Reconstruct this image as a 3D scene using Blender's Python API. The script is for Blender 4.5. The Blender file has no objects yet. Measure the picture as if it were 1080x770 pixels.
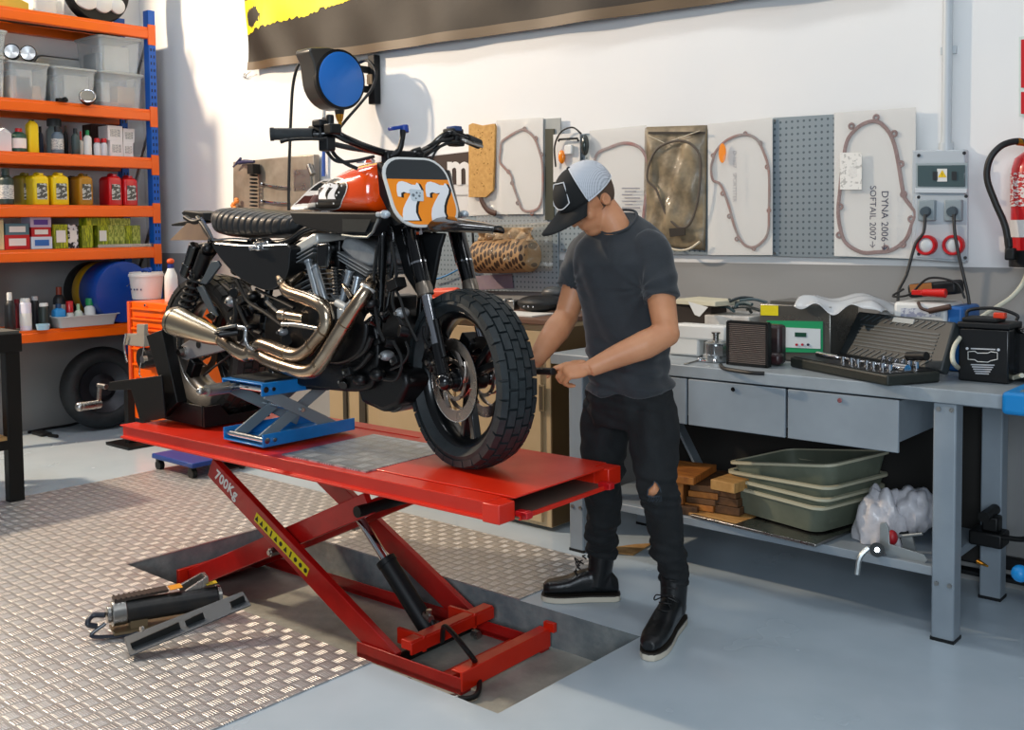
import bpy, math, random
import numpy as np
from mathutils import Vector, Matrix, Quaternion
random.seed(7)
pi = math.pi
COL = bpy.context.scene.collection
# ---------------------------------------------------------------- camera frame
PX, PY = 540.0, 298.0
_vl = (-1270.0, 47.0); _vr = (958.0, 70.0)
FPX = math.sqrt(-(_vl[0]*_vr[0] + _vl[1]*_vr[1]))
_X = -Vector((_vl[0], _vl[1], -FPX)); _X.normalize()
_Y = Vector((_vr[0], _vr[1], -FPX)); _Y.normalize()
_Z = _X.cross(_Y)
CAMR = Matrix((_X, _Y, _Z))
CAMP = Vector((0, 0, 1.47))
def ray(a, b): return CAMR @ Vector((a-PX, -(b-PY), -FPX))
def P(a, b, y=2.665):
    d = ray(a, b); return CAMP + d*(y/d.y)
def Pz(a, b, z=0.0):
    d = ray(a, b); return CAMP + d*((z-1.47)/d.z)
def Px(a, b, x):
    d = ray(a, b); return CAMP + d*(x/d.x)
def V(*a): return Vector(a)

# ---------------------------------------------------------------- materials
def lin(h):
    if isinstance(h, str):
        h = h.lstrip('#'); c = [int(h[i:i+2], 16)/255 for i in (0, 2, 4)]
    else: c = list(h)
    return tuple((x/12.92 if x <= .04045 else ((x+.055)/1.055)**2.4) for x in c) + (1,)
MATS = {}
def mat(name, col, rough=.5, metal=0., col2=None, cs=8., bump=0., bs=40., rvar=0., coat=0., spec=.5, alpha=1., trans=0., sub=0., stretch=(1, 1, 1), detail=3, cmin=.35, cmax=.65, emis=None, sheen=0.):
    if name in MATS: return MATS[name]
    m = bpy.data.materials.new(name); m.use_nodes = True
    nt = m.node_tree; n = nt.nodes; L = nt.links
    b = n['Principled BSDF']
    b.inputs['Base Color'].default_value = lin(col); b.inputs['Roughness'].default_value = rough
    b.inputs['Metallic'].default_value = metal; b.inputs['Coat Weight'].default_value = coat
    b.inputs['Specular IOR Level'].default_value = spec; b.inputs['Alpha'].default_value = alpha
    b.inputs['Transmission Weight'].default_value = trans
    b.inputs['Coat Roughness'].default_value = .08
    if sheen: b.inputs['Sheen Weight'].default_value = sheen
    if sub:
        b.inputs['Subsurface Weight'].default_value = sub; b.inputs['Subsurface Radius'].default_value = (.02, .008, .004); b.inputs['Subsurface Scale'].default_value = .5
    if emis:
        b.inputs['Emission Color'].default_value = lin(emis[0]); b.inputs['Emission Strength'].default_value = emis[1]
    tc = None
    if col2 or bump or rvar:
        tc = n.new('ShaderNodeTexCoord'); mp = n.new('ShaderNodeMapping'); mp.inputs['Scale'].default_value = stretch
        L.new(tc.outputs['Object'], mp.inputs['Vector'])
    if col2 or rvar:
        nz = n.new('ShaderNodeTexNoise'); nz.inputs['Scale'].default_value = cs; nz.inputs['Detail'].default_value = detail; nz.inputs['Roughness'].default_value = .6
        L.new(mp.outputs['Vector'], nz.inputs['Vector'])
        mr = n.new('ShaderNodeMapRange'); mr.inputs['From Min'].default_value = cmin; mr.inputs['From Max'].default_value = cmax
        L.new(nz.outputs['Fac'], mr.inputs['Value'])
        if col2:
            mx = n.new('ShaderNodeMix'); mx.data_type = 'RGBA'; mx.inputs['A'].default_value = lin(col); mx.inputs['B'].default_value = lin(col2)
            L.new(mr.outputs['Result'], mx.inputs['Factor']); L.new(mx.outputs['Result'], b.inputs['Base Color'])
        if rvar:
            mr2 = n.new('ShaderNodeMapRange'); mr2.inputs['To Min'].default_value = max(0, rough-rvar); mr2.inputs['To Max'].default_value = min(1, rough+rvar)
            L.new(nz.outputs['Fac'], mr2.inputs['Value']); L.new(mr2.outputs['Result'], b.inputs['Roughness'])
    if bump:
        nb = n.new('ShaderNodeTexNoise'); nb.inputs['Scale'].default_value = bs; nb.inputs['Detail'].default_value = 4
        L.new(mp.outputs['Vector'], nb.inputs['Vector'])
        bp = n.new('ShaderNodeBump'); bp.inputs['Strength'].default_value = min(1, bump); bp.inputs['Distance'].default_value = .01 if bump <= 1 else .01*bump
        L.new(nb.outputs['Fac'], bp.inputs['Height']); L.new(bp.outputs['Normal'], b.inputs['Normal'])
    m.diffuse_color = lin(col)
    MATS[name] = m
    return m

# ---------------------------------------------------------------- mesh builder
ROOTM = {}
def catmull(pts, sub=6, closed=False):
    pts = [Vector(p) for p in pts]
    if sub <= 1 or len(pts) < 3: return pts
    out = []; n = len(pts)
    rng = n if closed else n-1
    for i in range(rng):
        if closed: p0, p1, p2, p3 = pts[(i-1) % n], pts[i], pts[(i+1) % n], pts[(i+2) % n]
        else:
            p1, p2 = pts[i], pts[i+1]
            p0 = pts[i-1] if i else p1*2-p2
            p3 = pts[i+2] if i+2 < n else p2*2-p1
        for k in range(sub):
            t = k/sub
            out.append(.5*((2*p1)+(p2-p0)*t+(2*p0-5*p1+4*p2-p3)*t*t+(3*p1-p0-3*p2+p3)*t**3))
    if not closed: out.append(pts[-1])
    return out
def lerp(a, b, t): return a+(b-a)*t
def frame(d, up=None):
    d = Vector(d).normalized()
    u = Vector(up) if up is not None else (Vector((0, 0, 1)) if abs(d.z) < .9 else Vector((0, 1, 0)))
    a = u.cross(d).normalized(); b = d.cross(a)
    return a, b, d
def bake(o, fn, sm=0):
    # apply the modifiers, then push the surface in and out along its normals
    dg = bpy.context.evaluated_depsgraph_get(); me = bpy.data.meshes.new_from_object(o.evaluated_get(dg)); o.modifiers.clear()
    M = ROOTM[o.name]; old = o.data; o.data = me; bpy.data.meshes.remove(old)
    n = len(me.vertices); co = np.empty(n*3); no = np.empty(n*3); me.vertices.foreach_get('co', co); me.vertex_normals.foreach_get('vector', no)
    co = co.reshape(-1, 3); no = no.reshape(-1, 3); off = np.array([fn(M @ Vector(c)) for c in co]); co += no*off[:, None]
    me.vertices.foreach_set('co', co.ravel()); me.polygons.foreach_set('use_smooth', [True]*len(me.polygons)); me.update()
from mathutils import noise as mnoise
class MB:
    def __init__(s): s.v = []; s.f = []; s.mi = []
    def add(s, vs, fs, m=0):
        b = len(s.v); s.v.extend(Vector(v) for v in vs)
        s.f.extend([tuple(b+i for i in f) for f in fs]); s.mi.extend([m]*len(fs)); return s
    def box(s, c, size, rot=None, m=0, taper=None):
        x, y, z = [k/2 for k in size]
        vs = [Vector((i*x, j*y, k*z)) for k in (-1, 1) for j in (-1, 1) for i in (-1, 1)]
        if taper:
            for q in vs[4:]: q.x *= taper[0]; q.y *= taper[1]
        if rot is not None:
            if not isinstance(rot, Matrix): rot = Matrix.Rotation(rot, 3, 'Z')
            vs = [rot @ q for q in vs]
        c = Vector(c)
        return s.add([q+c for q in vs], [(0, 2, 3, 1), (4, 5, 7, 6), (0, 1, 5, 4), (2, 6, 7, 3), (0, 4, 6, 2), (1, 3, 7, 5)], m)
    def bar(s, p0, p1, w, h, up=None, m=0, m_end=None):
        # rectangular bar between two points: w sideways, h along 'up'
        p0, p1 = Vector(p0), Vector(p1); a, b, d = frame(p1-p0, up)
        vs = []
        for p in (p0, p1):
            for (i, j) in ((-1, -1), (1, -1), (1, 1), (-1, 1)): vs.append(p+a*i*w/2+b*j*h/2)
        return s.add(vs, [(3, 2, 1, 0), (4, 5, 6, 7), (0, 1, 5, 4), (1, 2, 6, 5), (2, 3, 7, 6), (3, 0, 4, 7)], m)
    def rings(s, rings, m=0, cap=True, closed=False):
        n = len(rings[0]); vs = [p for r in rings for p in r]; fs = []
        K = len(rings)
        for i in range(K if closed else K-1):
            for j in range(n):
                a = i*n+j; b = i*n+(j+1) % n; c = ((i+1) % K)*n+(j+1) % n; d = ((i+1) % K)*n+j
                fs.append((a, b, c, d))
        if cap and not closed:
            fs.append(tuple(range(n-1, -1, -1))); fs.append(tuple((K-1)*n+j for j in range(n)))
        return s.add(vs, fs, m)
    def cyl(s, p0, p1, r0, r1=None, n=20, m=0, cap=True):
        r1 = r0 if r1 is None else r1
        p0, p1 = Vector(p0), Vector(p1); a, b, d = frame(p1-p0)
        R = [[p+(a*math.cos(t*2*pi/n)+b*math.sin(t*2*pi/n))*r for t in range(n)] for p, r in ((p0, r0), (p1, r1))]
        return s.rings(R, m, cap)
    def tube(s, pts, r, n=12, m=0, sub=6, closed=False, flat=1., up=None):
        P_ = catmull(pts, sub, closed)
        K = len(P_)
        rr = r if isinstance(r, (list, tuple)) else None
        d0 = (P_[1]-P_[0]).normalized(); a, b, _ = frame(d0, up)
        R = []
        for i, p in enumerate(P_):
            if closed: d = (P_[(i+1) % K]-P_[i-1]).normalized()
            else: d = (P_[min(i+1, K-1)]-P_[max(i-1, 0)]).normalized()
            q = d0.rotation_difference(d); a = q @ a; a = (a-d*a.dot(d)).normalized(); b = d.cross(a); d0 = d
            if rr:
                t = i/(K-1)*(len(rr)-1); k = min(int(t), len(rr)-2); rad = lerp(rr[k], rr[k+1], t-k)
            else: rad = r
            R.append([p+(a*math.cos(t*2*pi/n)+b*flat*math.sin(t*2*pi/n))*rad for t in range(n)])
        return s.rings(R, m, True, closed)
    def lathe(s, prof, o=(0, 0, 0), axis=(0, 0, 1), n=28, m=0, closed=False, up=None):
        # prof: (radius, height) list
        a, b, d = frame(axis, up); o = Vector(o)
        R = [[o+d*h+(a*math.cos(t*2*pi/n)+b*math.sin(t*2*pi/n))*max(r, 1e-5) for t in range(n)] for r, h in prof]
        return s.rings(R, m, not closed, closed)
    def prism(s, poly, o, u, v, h, m=0, center=False):
        # extrude a 2D polygon (in plane o + x u + y v) by vector along u x v * h
        u, v, o = Vector(u), Vector(v), Vector(o); w = u.cross(v).normalized()
        o0 = o - w*h/2 if center else o
        A = [o0+u*p[0]+v*p[1] for p in poly]; B = [q+w*h for q in A]; n = len(poly)
        fs = [tuple(range(n-1, -1, -1)), tuple(range(n, 2*n))]+[(i, (i+1) % n, n+(i+1) % n, n+i) for i in range(n)]
        return s.add(A+B, fs, m)
    def solid(s, pts, w, m=0):
        # polygon of 3D points extruded by vector w
        A = [Vector(p) for p in pts]; w = Vector(w); B = [q+w for q in A]; n = len(A)
        nn = Vector((0,0,0))
        for i in range(n): nn += A[i].cross(A[(i+1) % n])
        if nn.dot(w) < 0: A.reverse(); B = [q+w for q in A]
        fs = [tuple(range(n-1, -1, -1)), tuple(range(n, 2*n))]+[(i, (i+1) % n, n+(i+1) % n, n+i) for i in range(n)]
        return s.add(A+B, fs, m)
    def ell(s, c, r, rot=None, n=20, k=12, m=0):
        c = Vector(c); r = (r, r, r) if not isinstance(r, (tuple, list)) else r
        R = []
        for i in range(k+1):
            t = pi*i/k; z = -math.cos(t); q = max(math.sin(t), 1e-4)
            ring = [Vector((r[0]*q*math.cos(j*2*pi/n), r[1]*q*math.sin(j*2*pi/n), r[2]*z)) for j in range(n)]
            if rot is not None: ring = [rot @ p for p in ring]
            R.append([p+c for p in ring])
        return s.rings(R, m, True)
    def torus(s, c, axis, R, r, n=48, k=12, m=0, flat=1.):
        c = Vector(c); a, b, d = frame(axis); rings = []
        for i in range(n):
            t = 2*pi*i/n; e = a*math.cos(t)+b*math.sin(t)
            rings.append([c+e*(R+r*math.cos(2*pi*j/k))+d*r*flat*math.sin(2*pi*j/k) for j in range(k)])
        return s.rings(rings, m, False, True)
    def grid(s, fn, nu, nv, m=0, thick=0., closed_u=False):
        vs = [Vector(fn(i/nu, j/nv)) for j in range(nv+1) for i in range(nu+1)]
        fs = [(j*(nu+1)+i, j*(nu+1)+i+1, (j+1)*(nu+1)+i+1, (j+1)*(nu+1)+i) for j in range(nv) for i in range(nu)]
        return s.add(vs, fs, m)
    def text(s, txt, o, u, v, size, h=.002, m=0, align='CENTER', shear=0, offset=0, spacing=1.):
        c = bpy.data.curves.new('t', 'FONT'); c.body = txt; c.size = size; c.extrude = 0; c.align_x = align; c.align_y = 'CENTER'; c.shear = shear; c.offset = offset; c.space_character = spacing
        c.resolution_u = 3
        ob = bpy.data.objects.new('t', c); COL.objects.link(ob)
        dg = bpy.context.evaluated_depsgraph_get(); me = bpy.data.meshes.new_from_object(ob.evaluated_get(dg))
        u, v, o = Vector(u).normalized(), Vector(v).normalized(), Vector(o); w = u.cross(v)
        vs = [o+u*q.co.x+v*q.co.y+w*h for q in me.vertices]; fs = [tuple(p.vertices) for p in me.polygons]
        s.add(vs, fs, m)
        bpy.data.objects.remove(ob); bpy.data.curves.remove(c); bpy.data.meshes.remove(me)
        return s
    def build(s, name, mats, parent=None, bevel=0., seg=2, ang=38, sub=0, solid=0., flat=False, remesh=0., smooth=0, disp=None):
        M = ROOTM.get(parent.name, Matrix()) if parent is not None else Matrix()
        Mi = M.inverted()
        me = bpy.data.meshes.new(name)
        me.from_pydata([Mi @ v for v in s.v], [], s.f)
        if not isinstance(mats, (list, tuple)): mats = [mats]
        for q in mats: me.materials.append(q)
        me.polygons.foreach_set('material_index', s.mi)
        me.validate()
        o = bpy.data.objects.new(name, me); COL.objects.link(o)
        if parent is not None: o.parent = parent
        ROOTM[o.name] = M.copy()
        if remesh:
            md = o.modifiers.new('r', 'REMESH'); md.mode = 'VOXEL'; md.voxel_size = remesh; md.use_smooth_shade = True
            if smooth:
                md = o.modifiers.new('s', 'SMOOTH'); md.factor = .5; md.iterations = smooth
        if solid:
            md = o.modifiers.new('so', 'SOLIDIFY'); md.thickness = abs(solid); md.offset = 0 if solid > 0 else -1
        if bevel:
            md = o.modifiers.new('b', 'BEVEL'); md.width = bevel; md.segments = seg; md.limit_method = 'ANGLE'; md.angle_limit = math.radians(30); md.use_clamp_overlap = True
        if sub:
            md = o.modifiers.new('ss', 'SUBSURF'); md.levels = sub; md.render_levels = sub
        if not flat:
            me.polygons.foreach_set('use_smooth', [True]*len(me.polygons))
            if ang < 180: me.set_sharp_from_angle(angle=math.radians(ang))
        return o
def tag(o, label=None, cat=None, group=None, kind=None):
    if label: o['label'] = label
    if cat: o['category'] = cat
    if group: o['group'] = group
    if kind: o['kind'] = kind
    return o
def thing(name, label, cat, loc=(0, 0, 0), rz=0., group=None):
    o = bpy.data.objects.new(name, None); COL.objects.link(o); o.empty_display_size = .1
    o.location = loc; o.rotation_euler = (0, 0, rz)
    ROOTM[o.name] = Matrix.Translation(Vector(loc)) @ Matrix.Rotation(rz, 4, 'Z')
    return tag(o, label, cat, group)
def one(mb, name, mats, label, cat, group=None, loc=None, **k):
    # a thing that is a single mesh, its origin at its base
    if loc is None:
        xs = [v.x for v in mb.v]; ys = [v.y for v in mb.v]; zs = [v.z for v in mb.v]
        loc = Vector(((min(xs)+max(xs))/2, (min(ys)+max(ys))/2, min(zs)))
    for v in mb.v: v -= Vector(loc)
    o = mb.build(name, mats, None, **k); o.location = loc
    ROOTM[o.name] = Matrix.Translation(Vector(loc))
    return tag(o, label, cat, group)
def copytree(o, loc, rz=None, label=None, parent=None, top=True):
    c = o.copy(); COL.objects.link(c)
    if top:
        c.location = loc
        if rz is not None: c.rotation_euler = (0, 0, rz)
        if label: c['label'] = label
    else: c.parent = parent
    for ch in list(o.children): copytree(ch, None, parent=c, top=False)
    return c
def rrect(w, h, r, n=5, cx=0., cy=0.):
    out = []
    for (sx, sy, a0) in ((1, 1, 0), (-1, 1, 90), (-1, -1, 180), (1, -1, 270)):
        for k in range(n+1):
            a = math.radians(a0+90*k/n); out.append((cx+sx*(w/2-r)+r*math.cos(a), cy+sy*(h/2-r)+r*math.sin(a)))
    return out
EX, EY, EZ = V(1, 0, 0), V(0, 1, 0), V(0, 0, 1)

# shared materials
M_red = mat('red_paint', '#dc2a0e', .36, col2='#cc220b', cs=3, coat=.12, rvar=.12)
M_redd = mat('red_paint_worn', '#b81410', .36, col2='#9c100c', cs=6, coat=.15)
M_blackm = mat('black_metal', '#070808', .48, spec=.35, bump=.05, bs=200)
M_blackg = mat('black_gloss', '#060708', .18, coat=.4)
M_blackp = mat('black_plastic', '#101214', .5, spec=.35)
M_rubber = mat('rubber', '#15191b', .62, col2='#1e2427', cs=30, bump=.1, bs=300)
M_chrome = mat('chrome', '#d8dade', .1, 1.)
M_steel = mat('steel', '#a8a6a2', .3, 1., rvar=.15, cs=20)
M_alu = mat('cast_alu', '#8f9190', .42, .85, col2='#77797a', cs=25, bump=.1, bs=120)
M_grey = mat('grey_paint', '#8d979f', .45, col2='#838d95', cs=4, rvar=.1)
M_white = mat('white_plastic', '#dcdcd8', .45)
M_clear = mat('clear_plastic', '#dfe6e8', .12, alpha=.28, coat=.5)
M_blue = mat('blue_paint', '#1780cc', .35, coat=.3, col2='#1274bc', cs=10)
M_orange = mat('orange_paint', '#f06402', .4, coat=.2)
M_bluerack = mat('blue_rack', '#0b58b4', .4)
M_paper = mat('paper', '#dcdad4', .8)
M_card = mat('cardboard', '#c49a63', .85, col2='#b0844f', cs=30)
M_red2 = mat('red_gloss', '#c2141a', .3, coat=.4)
M_yel = mat('yellow_plastic', '#e6c40c', .4)
M_green = mat('green_plastic', '#1e8a50', .4)
M_cable = mat('cable_rubber', '#0c0d0e', .5)
M_brass = mat('brass', '#b9852f', .3, .9)
# ---------------------------------------------------------------- the room
def tread_mat(name, col, rough, s=.05, ang=math.radians(0)):
    m = mat(name, col, rough, .7)
    nt = m.node_tree; n = nt.nodes; L = nt.links; b = n['Principled BSDF']
    def mth(op, a, c=None, d=None):
        q = n.new('ShaderNodeMath'); q.operation = op
        for i, k in enumerate((a, c, d)):
            if k is None: continue
            if isinstance(k, (int, float)): q.inputs[i].default_value = k
            else: L.new(k, q.inputs[i])
        return q.outputs[0]
    tc = n.new('ShaderNodeTexCoord'); mp = n.new('ShaderNodeMapping'); mp.inputs['Rotation'].default_value = (0, 0, ang); mp.inputs['Scale'].default_value = (1/s, 1/s, 1/s)
    L.new(tc.outputs['Object'], mp.inputs['Vector']); sp = n.new('ShaderNodeSeparateXYZ'); L.new(mp.outputs['Vector'], sp.inputs[0])
    x, y = sp.outputs[0], sp.outputs[1]
    par = mth('MODULO', mth('ABSOLUTE', mth('ADD', mth('FLOOR', x), mth('FLOOR', y))), 2)
    fx = mth('SUBTRACT', mth('FRACT', x), .5); fy = mth('SUBTRACT', mth('FRACT', y), .5)
    fx = mth('MULTIPLY', fx, 1.); 
    def mix(a, c): return mth('ADD', mth('MULTIPLY', a, mth('SUBTRACT', 1, par)), mth('MULTIPLY', c, par))
    a = mix(fx, fy); c = mix(fy, fx)
    # five bars: cos wave across a, rounded ends along c
    wave = mth('COSINE', mth('MULTIPLY', a, 2*pi*5/.96))
    wv = mth('MULTIPLY', mth('ADD', wave, .75), .6)
    ends = mth('SUBTRACT', .39, mth('ABSOLUTE', c)); ends = mth('MULTIPLY', ends, 6)
    side = mth('MULTIPLY', mth('SUBTRACT', .44, mth('ABSOLUTE', a)), 10)
    h = mth('MINIMUM', mth('MINIMUM', wv, ends), side)
    h = mth('MAXIMUM', mth('MINIMUM', h, .8), 0)
    bp = n.new('ShaderNodeBump'); bp.inputs['Distance'].default_value = .0022; bp.inputs['Strength'].default_value = 1
    nz = n.new('ShaderNodeTexNoise'); nz.inputs['Scale'].default_value = 14; nz.inputs['Detail'].default_value = 5
    L.new(tc.outputs['Object'], nz.inputs['Vector'])
    L.new(mth('ADD', h, mth('MULTIPLY', nz.outputs['Fac'], .15)), bp.inputs['Height']); L.new(bp.outputs['Normal'], b.inputs['Normal'])
    mr = n.new('ShaderNodeMapRange'); mr.inputs['To Min'].default_value = rough-.1; mr.inputs['To Max'].default_value = rough+.16
    L.new(nz.outputs['Fac'], mr.inputs['Value']); L.new(mr.outputs['Result'], b.inputs['Roughness'])
    # bar tops are brighter than the darker sheet between them
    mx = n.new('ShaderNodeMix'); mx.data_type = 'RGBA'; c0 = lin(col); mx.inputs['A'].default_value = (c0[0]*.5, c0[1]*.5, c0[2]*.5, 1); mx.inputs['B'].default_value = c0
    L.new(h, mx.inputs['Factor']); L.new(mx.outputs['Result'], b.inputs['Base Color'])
    return m
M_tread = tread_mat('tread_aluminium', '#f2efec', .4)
M_floor = mat('floor_epoxy', '#bcc9d2', .25, col2='#b3c1ca', cs=2.5, rvar=.08, coat=.15, bump=.03, bs=6)
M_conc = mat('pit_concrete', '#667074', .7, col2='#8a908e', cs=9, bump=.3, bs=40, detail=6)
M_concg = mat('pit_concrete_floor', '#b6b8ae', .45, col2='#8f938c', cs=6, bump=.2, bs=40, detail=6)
def wall_mat():
    m = mat('wall_two_tone', '#e4e5e4', .65, bump=.12, bs=9)
    nt = m.node_tree; n = nt.nodes; L = nt.links; b = n['Principled BSDF']
    g = n.new('ShaderNodeNewGeometry'); sp = n.new('ShaderNodeSeparateXYZ'); L.new(g.outputs['Position'], sp.inputs[0])
    gt = n.new('ShaderNodeMath'); gt.operation = 'GREATER_THAN'; gt.inputs[1].default_value = 1.283; L.new(sp.outputs[2], gt.inputs[0])
    nz = n.new('ShaderNodeTexNoise'); nz.inputs['Scale'].default_value = 2.2; nz.inputs['Detail'].default_value = 6
    L.new(g.outputs['Position'], nz.inputs['Vector'])
    gm = n.new('ShaderNodeMix'); gm.data_type = 'RGBA'; gm.inputs['A'].default_value = lin('#8a8c8d'); gm.inputs['B'].default_value = lin('#9a9792'); L.new(nz.outputs['Fac'], gm.inputs['Factor'])
    wm = n.new('ShaderNodeMix'); wm.data_type = 'RGBA'; wm.inputs['A'].default_value = lin('#e0e2e3'); wm.inputs['B'].default_value = lin('#eceae6'); L.new(nz.outputs['Fac'], wm.inputs['Factor'])
    mx = n.new('ShaderNodeMix'); mx.data_type = 'RGBA'; L.new(gt.outputs[0], mx.inputs['Factor']); L.new(gm.outputs['Result'], mx.inputs['A']); L.new(wm.outputs['Result'], mx.inputs['B'])
    L.new(mx.outputs['Result'], b.inputs['Base Color'])
    return m
M_wall = wall_mat()
YW, XW = 4.40, -7.70
PX0, PX1, PY0, PY1, PD = -4.25, -2.06, 2.285, 3.05, -.145
f = MB()
X0, X1, Y0, Y1 = -12, 6, -5, YW+.1
zs = 0
xs = [X0, PX0, PX1, X1]; ys = [Y0, PY0, PY1, Y1]
for i in range(3):
    for j in range(3):
        if i == 1 and j == 1: continue
        f.add([(xs[i], ys[j], 0), (xs[i+1], ys[j], 0), (xs[i+1], ys[j+1], 0), (xs[i], ys[j+1], 0)], [(0, 1, 2, 3)])
a, b_, c, d = (PX0, PY0), (PX1, PY0), (PX1, PY1), (PX0, PY1)
for p, q in ((a, b_), (b_, c), (c, d), (d, a)):
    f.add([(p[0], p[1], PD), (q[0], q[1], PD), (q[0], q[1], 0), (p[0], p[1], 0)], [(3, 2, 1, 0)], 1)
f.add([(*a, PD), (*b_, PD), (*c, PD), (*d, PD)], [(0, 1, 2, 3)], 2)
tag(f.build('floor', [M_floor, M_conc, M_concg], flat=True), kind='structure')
w = MB().box((-3, YW+.1, 2.4), (18, .2, 4.9)); tag(w.build('wall_back', M_wall, flat=True), kind='structure')
w = MB().box((XW-.1, 3.35, 2.4), (.2, 2.2, 4.9)); tag(w.build('wall_left', M_wall, flat=True), kind='structure')
# tread plate sheets round the pit
t = MB(); th = .005
def sheet(x0, x1, y0, y1): t.box(((x0+x1)/2, (y0+y1)/2, th/2), (x1-x0-.002, y1-y0-.002, th))
sheet(-5.78, PX0+.01, 1.2, 3.62); sheet(PX0+.01, -2.63, 1.2, PY0-.0); sheet(PX0+.01, -2.63, PY1, 3.62)
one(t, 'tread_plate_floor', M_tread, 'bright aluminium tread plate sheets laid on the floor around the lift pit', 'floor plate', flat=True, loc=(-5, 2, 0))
# ---------------------------------------------------------------- scissor lift
LY0, LY1, LX0, LX1, LZ = 2.33, 3.0, -4.30, -2.13, .61
lift = thing('scissor_lift', 'red hydraulic scissor lift table standing in the floor pit', 'lift table', ((LX0+LX1)/2, 2.665, PD), math.radians(1.6))
_a = math.radians(1.6); _c = V((LX0+LX1)/2, 2.665, 0)
RL = Matrix.Rotation(_a, 3, 'Z')
def ly(m):   # yaw everything of the lift about its centre
    for v in m.v: v.xy = (RL @ (Vector((v.x, v.y, 0))-_c)+_c).xy
    return m
m = MB()
m.box(((LX0+LX1)/2, 2.665, LZ-.004), (LX1-LX0-.06, LY1-LY0-.10, .008))
ly(m).build('deck_plate', M_red, lift, bevel=.002)
for yy, s in ((LY0, 1), (LY1, -1)):
    m = MB(); L_ = LX1-LX0-.05; cx = LX0+L_/2
    prof = [(0, 0), (0, -.006), (.014, -.008), (.014, -.05), (0, -.052), (0, -.06), (.08, -.06), (.08, 0)]
    m.prism([(s*p[0], p[1]) for p in prof], (LX0, yy, LZ+.004), (0, 1, 0), (0, 0, 1), L_)
    ly(m).build('side_rail', M_red, lift, bevel=.0015)
    m = MB(); m.box((LX1-.025, yy+s*.036, LZ-.03), (.07, .078, .062)); ly(m).build('rail_end', M_red, lift, bevel=.004)
    m = MB(); m.box((LX1+.02, yy+s*.105, LZ-.048), (.05, .03, .022)).cyl((LX1+.03, yy+s*.09, LZ-.048), (LX1+.03, yy+s*.12, LZ-.048), .013)
    ly(m).build('hinge_lug', M_red2, lift, bevel=.002)
# raised front plate and its hollow below
m = MB(); m.box(((-3.02+LX1)/2, 2.665, LZ+.005), (LX1+3.02, .50, .006)); ly(m).build('front_plate', M_red, lift, bevel=.002)
m = MB(); m.box((LX1-.16, 2.665, LZ-.056), (.36, .50, .005)); m.box((LX1+.018, 2.665, LZ-.056), (.008, .5, .014), m=1)
ly(m).build('ramp_tongue', [mat('worn_tongue', '#6e6258', .5, .4), M_red], lift)
for q in (-2.99, -3.7, -4.27):
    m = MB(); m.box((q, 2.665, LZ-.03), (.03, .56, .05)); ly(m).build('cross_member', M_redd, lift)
pts = [Pz(290, 484, LZ+.01), Pz(388, 497, LZ+.01), Pz(462, 480, LZ+.01), Pz(370, 455, LZ+.01)]
xa, xb = -3.20, -2.76
m = MB().box((-2.97-.02, 2.60, LZ+.006), (.46, .47, .008))
M_tread2 = tread_mat('dull_tread_insert', '#dbe4ea', .34, s=.07)
ly(m).build('tread_insert', M_tread2, lift)
# arms
def arm(p0, p1, y, name='arm', w=.045, h=.09, mt=None, extra=None):
    m = MB(); m.bar((p0[0], y, p0[1]), (p1[0], y, p1[1]), w, h, up=(0, 1, 0) if False else None)
    if extra: extra(m)
    return ly(m).build(name, mt or M_redd, lift, bevel=.003)
YA, YB2, YB3, YA2 = 2.53, 2.585, 2.925, 2.98; YM = 2.755
_p = P(228, 491, YA); _q = P(414, 699, YA); A0, A1 = (_p.x, _p.z), (_q.x, _q.z)
_p = P(196, 614, YB2); _q = P(388, 531, YB2); B0, B1 = (_p.x, _p.z), (_q.x, _q.z)
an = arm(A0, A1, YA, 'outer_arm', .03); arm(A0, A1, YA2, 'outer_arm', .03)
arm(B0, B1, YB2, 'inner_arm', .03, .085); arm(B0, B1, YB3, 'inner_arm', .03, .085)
m = MB(); dx, dz = (B1[0]-B0[0]), (B1[1]-B0[1])
m.bar((B0[0]+dx*.66, YM, B0[1]+dz*.66), (B1[0], YM, B1[1]), .33, .02)
ly(m).build('arm_web', M_redd, lift); m = MB(); m.bar((B0[0]+dx*.08, YM, B0[1]+dz*.08-.02), (B0[0]+dx*.3, YM, B0[1]+dz*.3-.02), .33, .012)
ly(m).build('arm_web', M_redd, lift)
px_, pz_ = -3.375, .21
_bp = P(286, 582, YA-.02)
for yy in (YA, YA2):
    m = MB(); m.cyl((_bp.x, yy-.022, _bp.z), (_bp.x, yy+.022, _bp.z), .017, n=6); m.cyl((_bp.x, yy-.03, _bp.z), (_bp.x, yy, _bp.z), .010)
    ly(m).build('pivot_bolt', M_steel, lift)
for (x, z, r) in ((A0[0], A0[1]-.01, .02), (A1[0], A1[1]+.005, .02), (B0[0], B0[1], .02), (B1[0], B1[1]-.02, .022)):
    m = MB(); m.cyl((x, YA-.01, z), (x, YA2+.01, z), r); ly(m).build('cross_shaft', M_blackm, lift)
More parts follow.
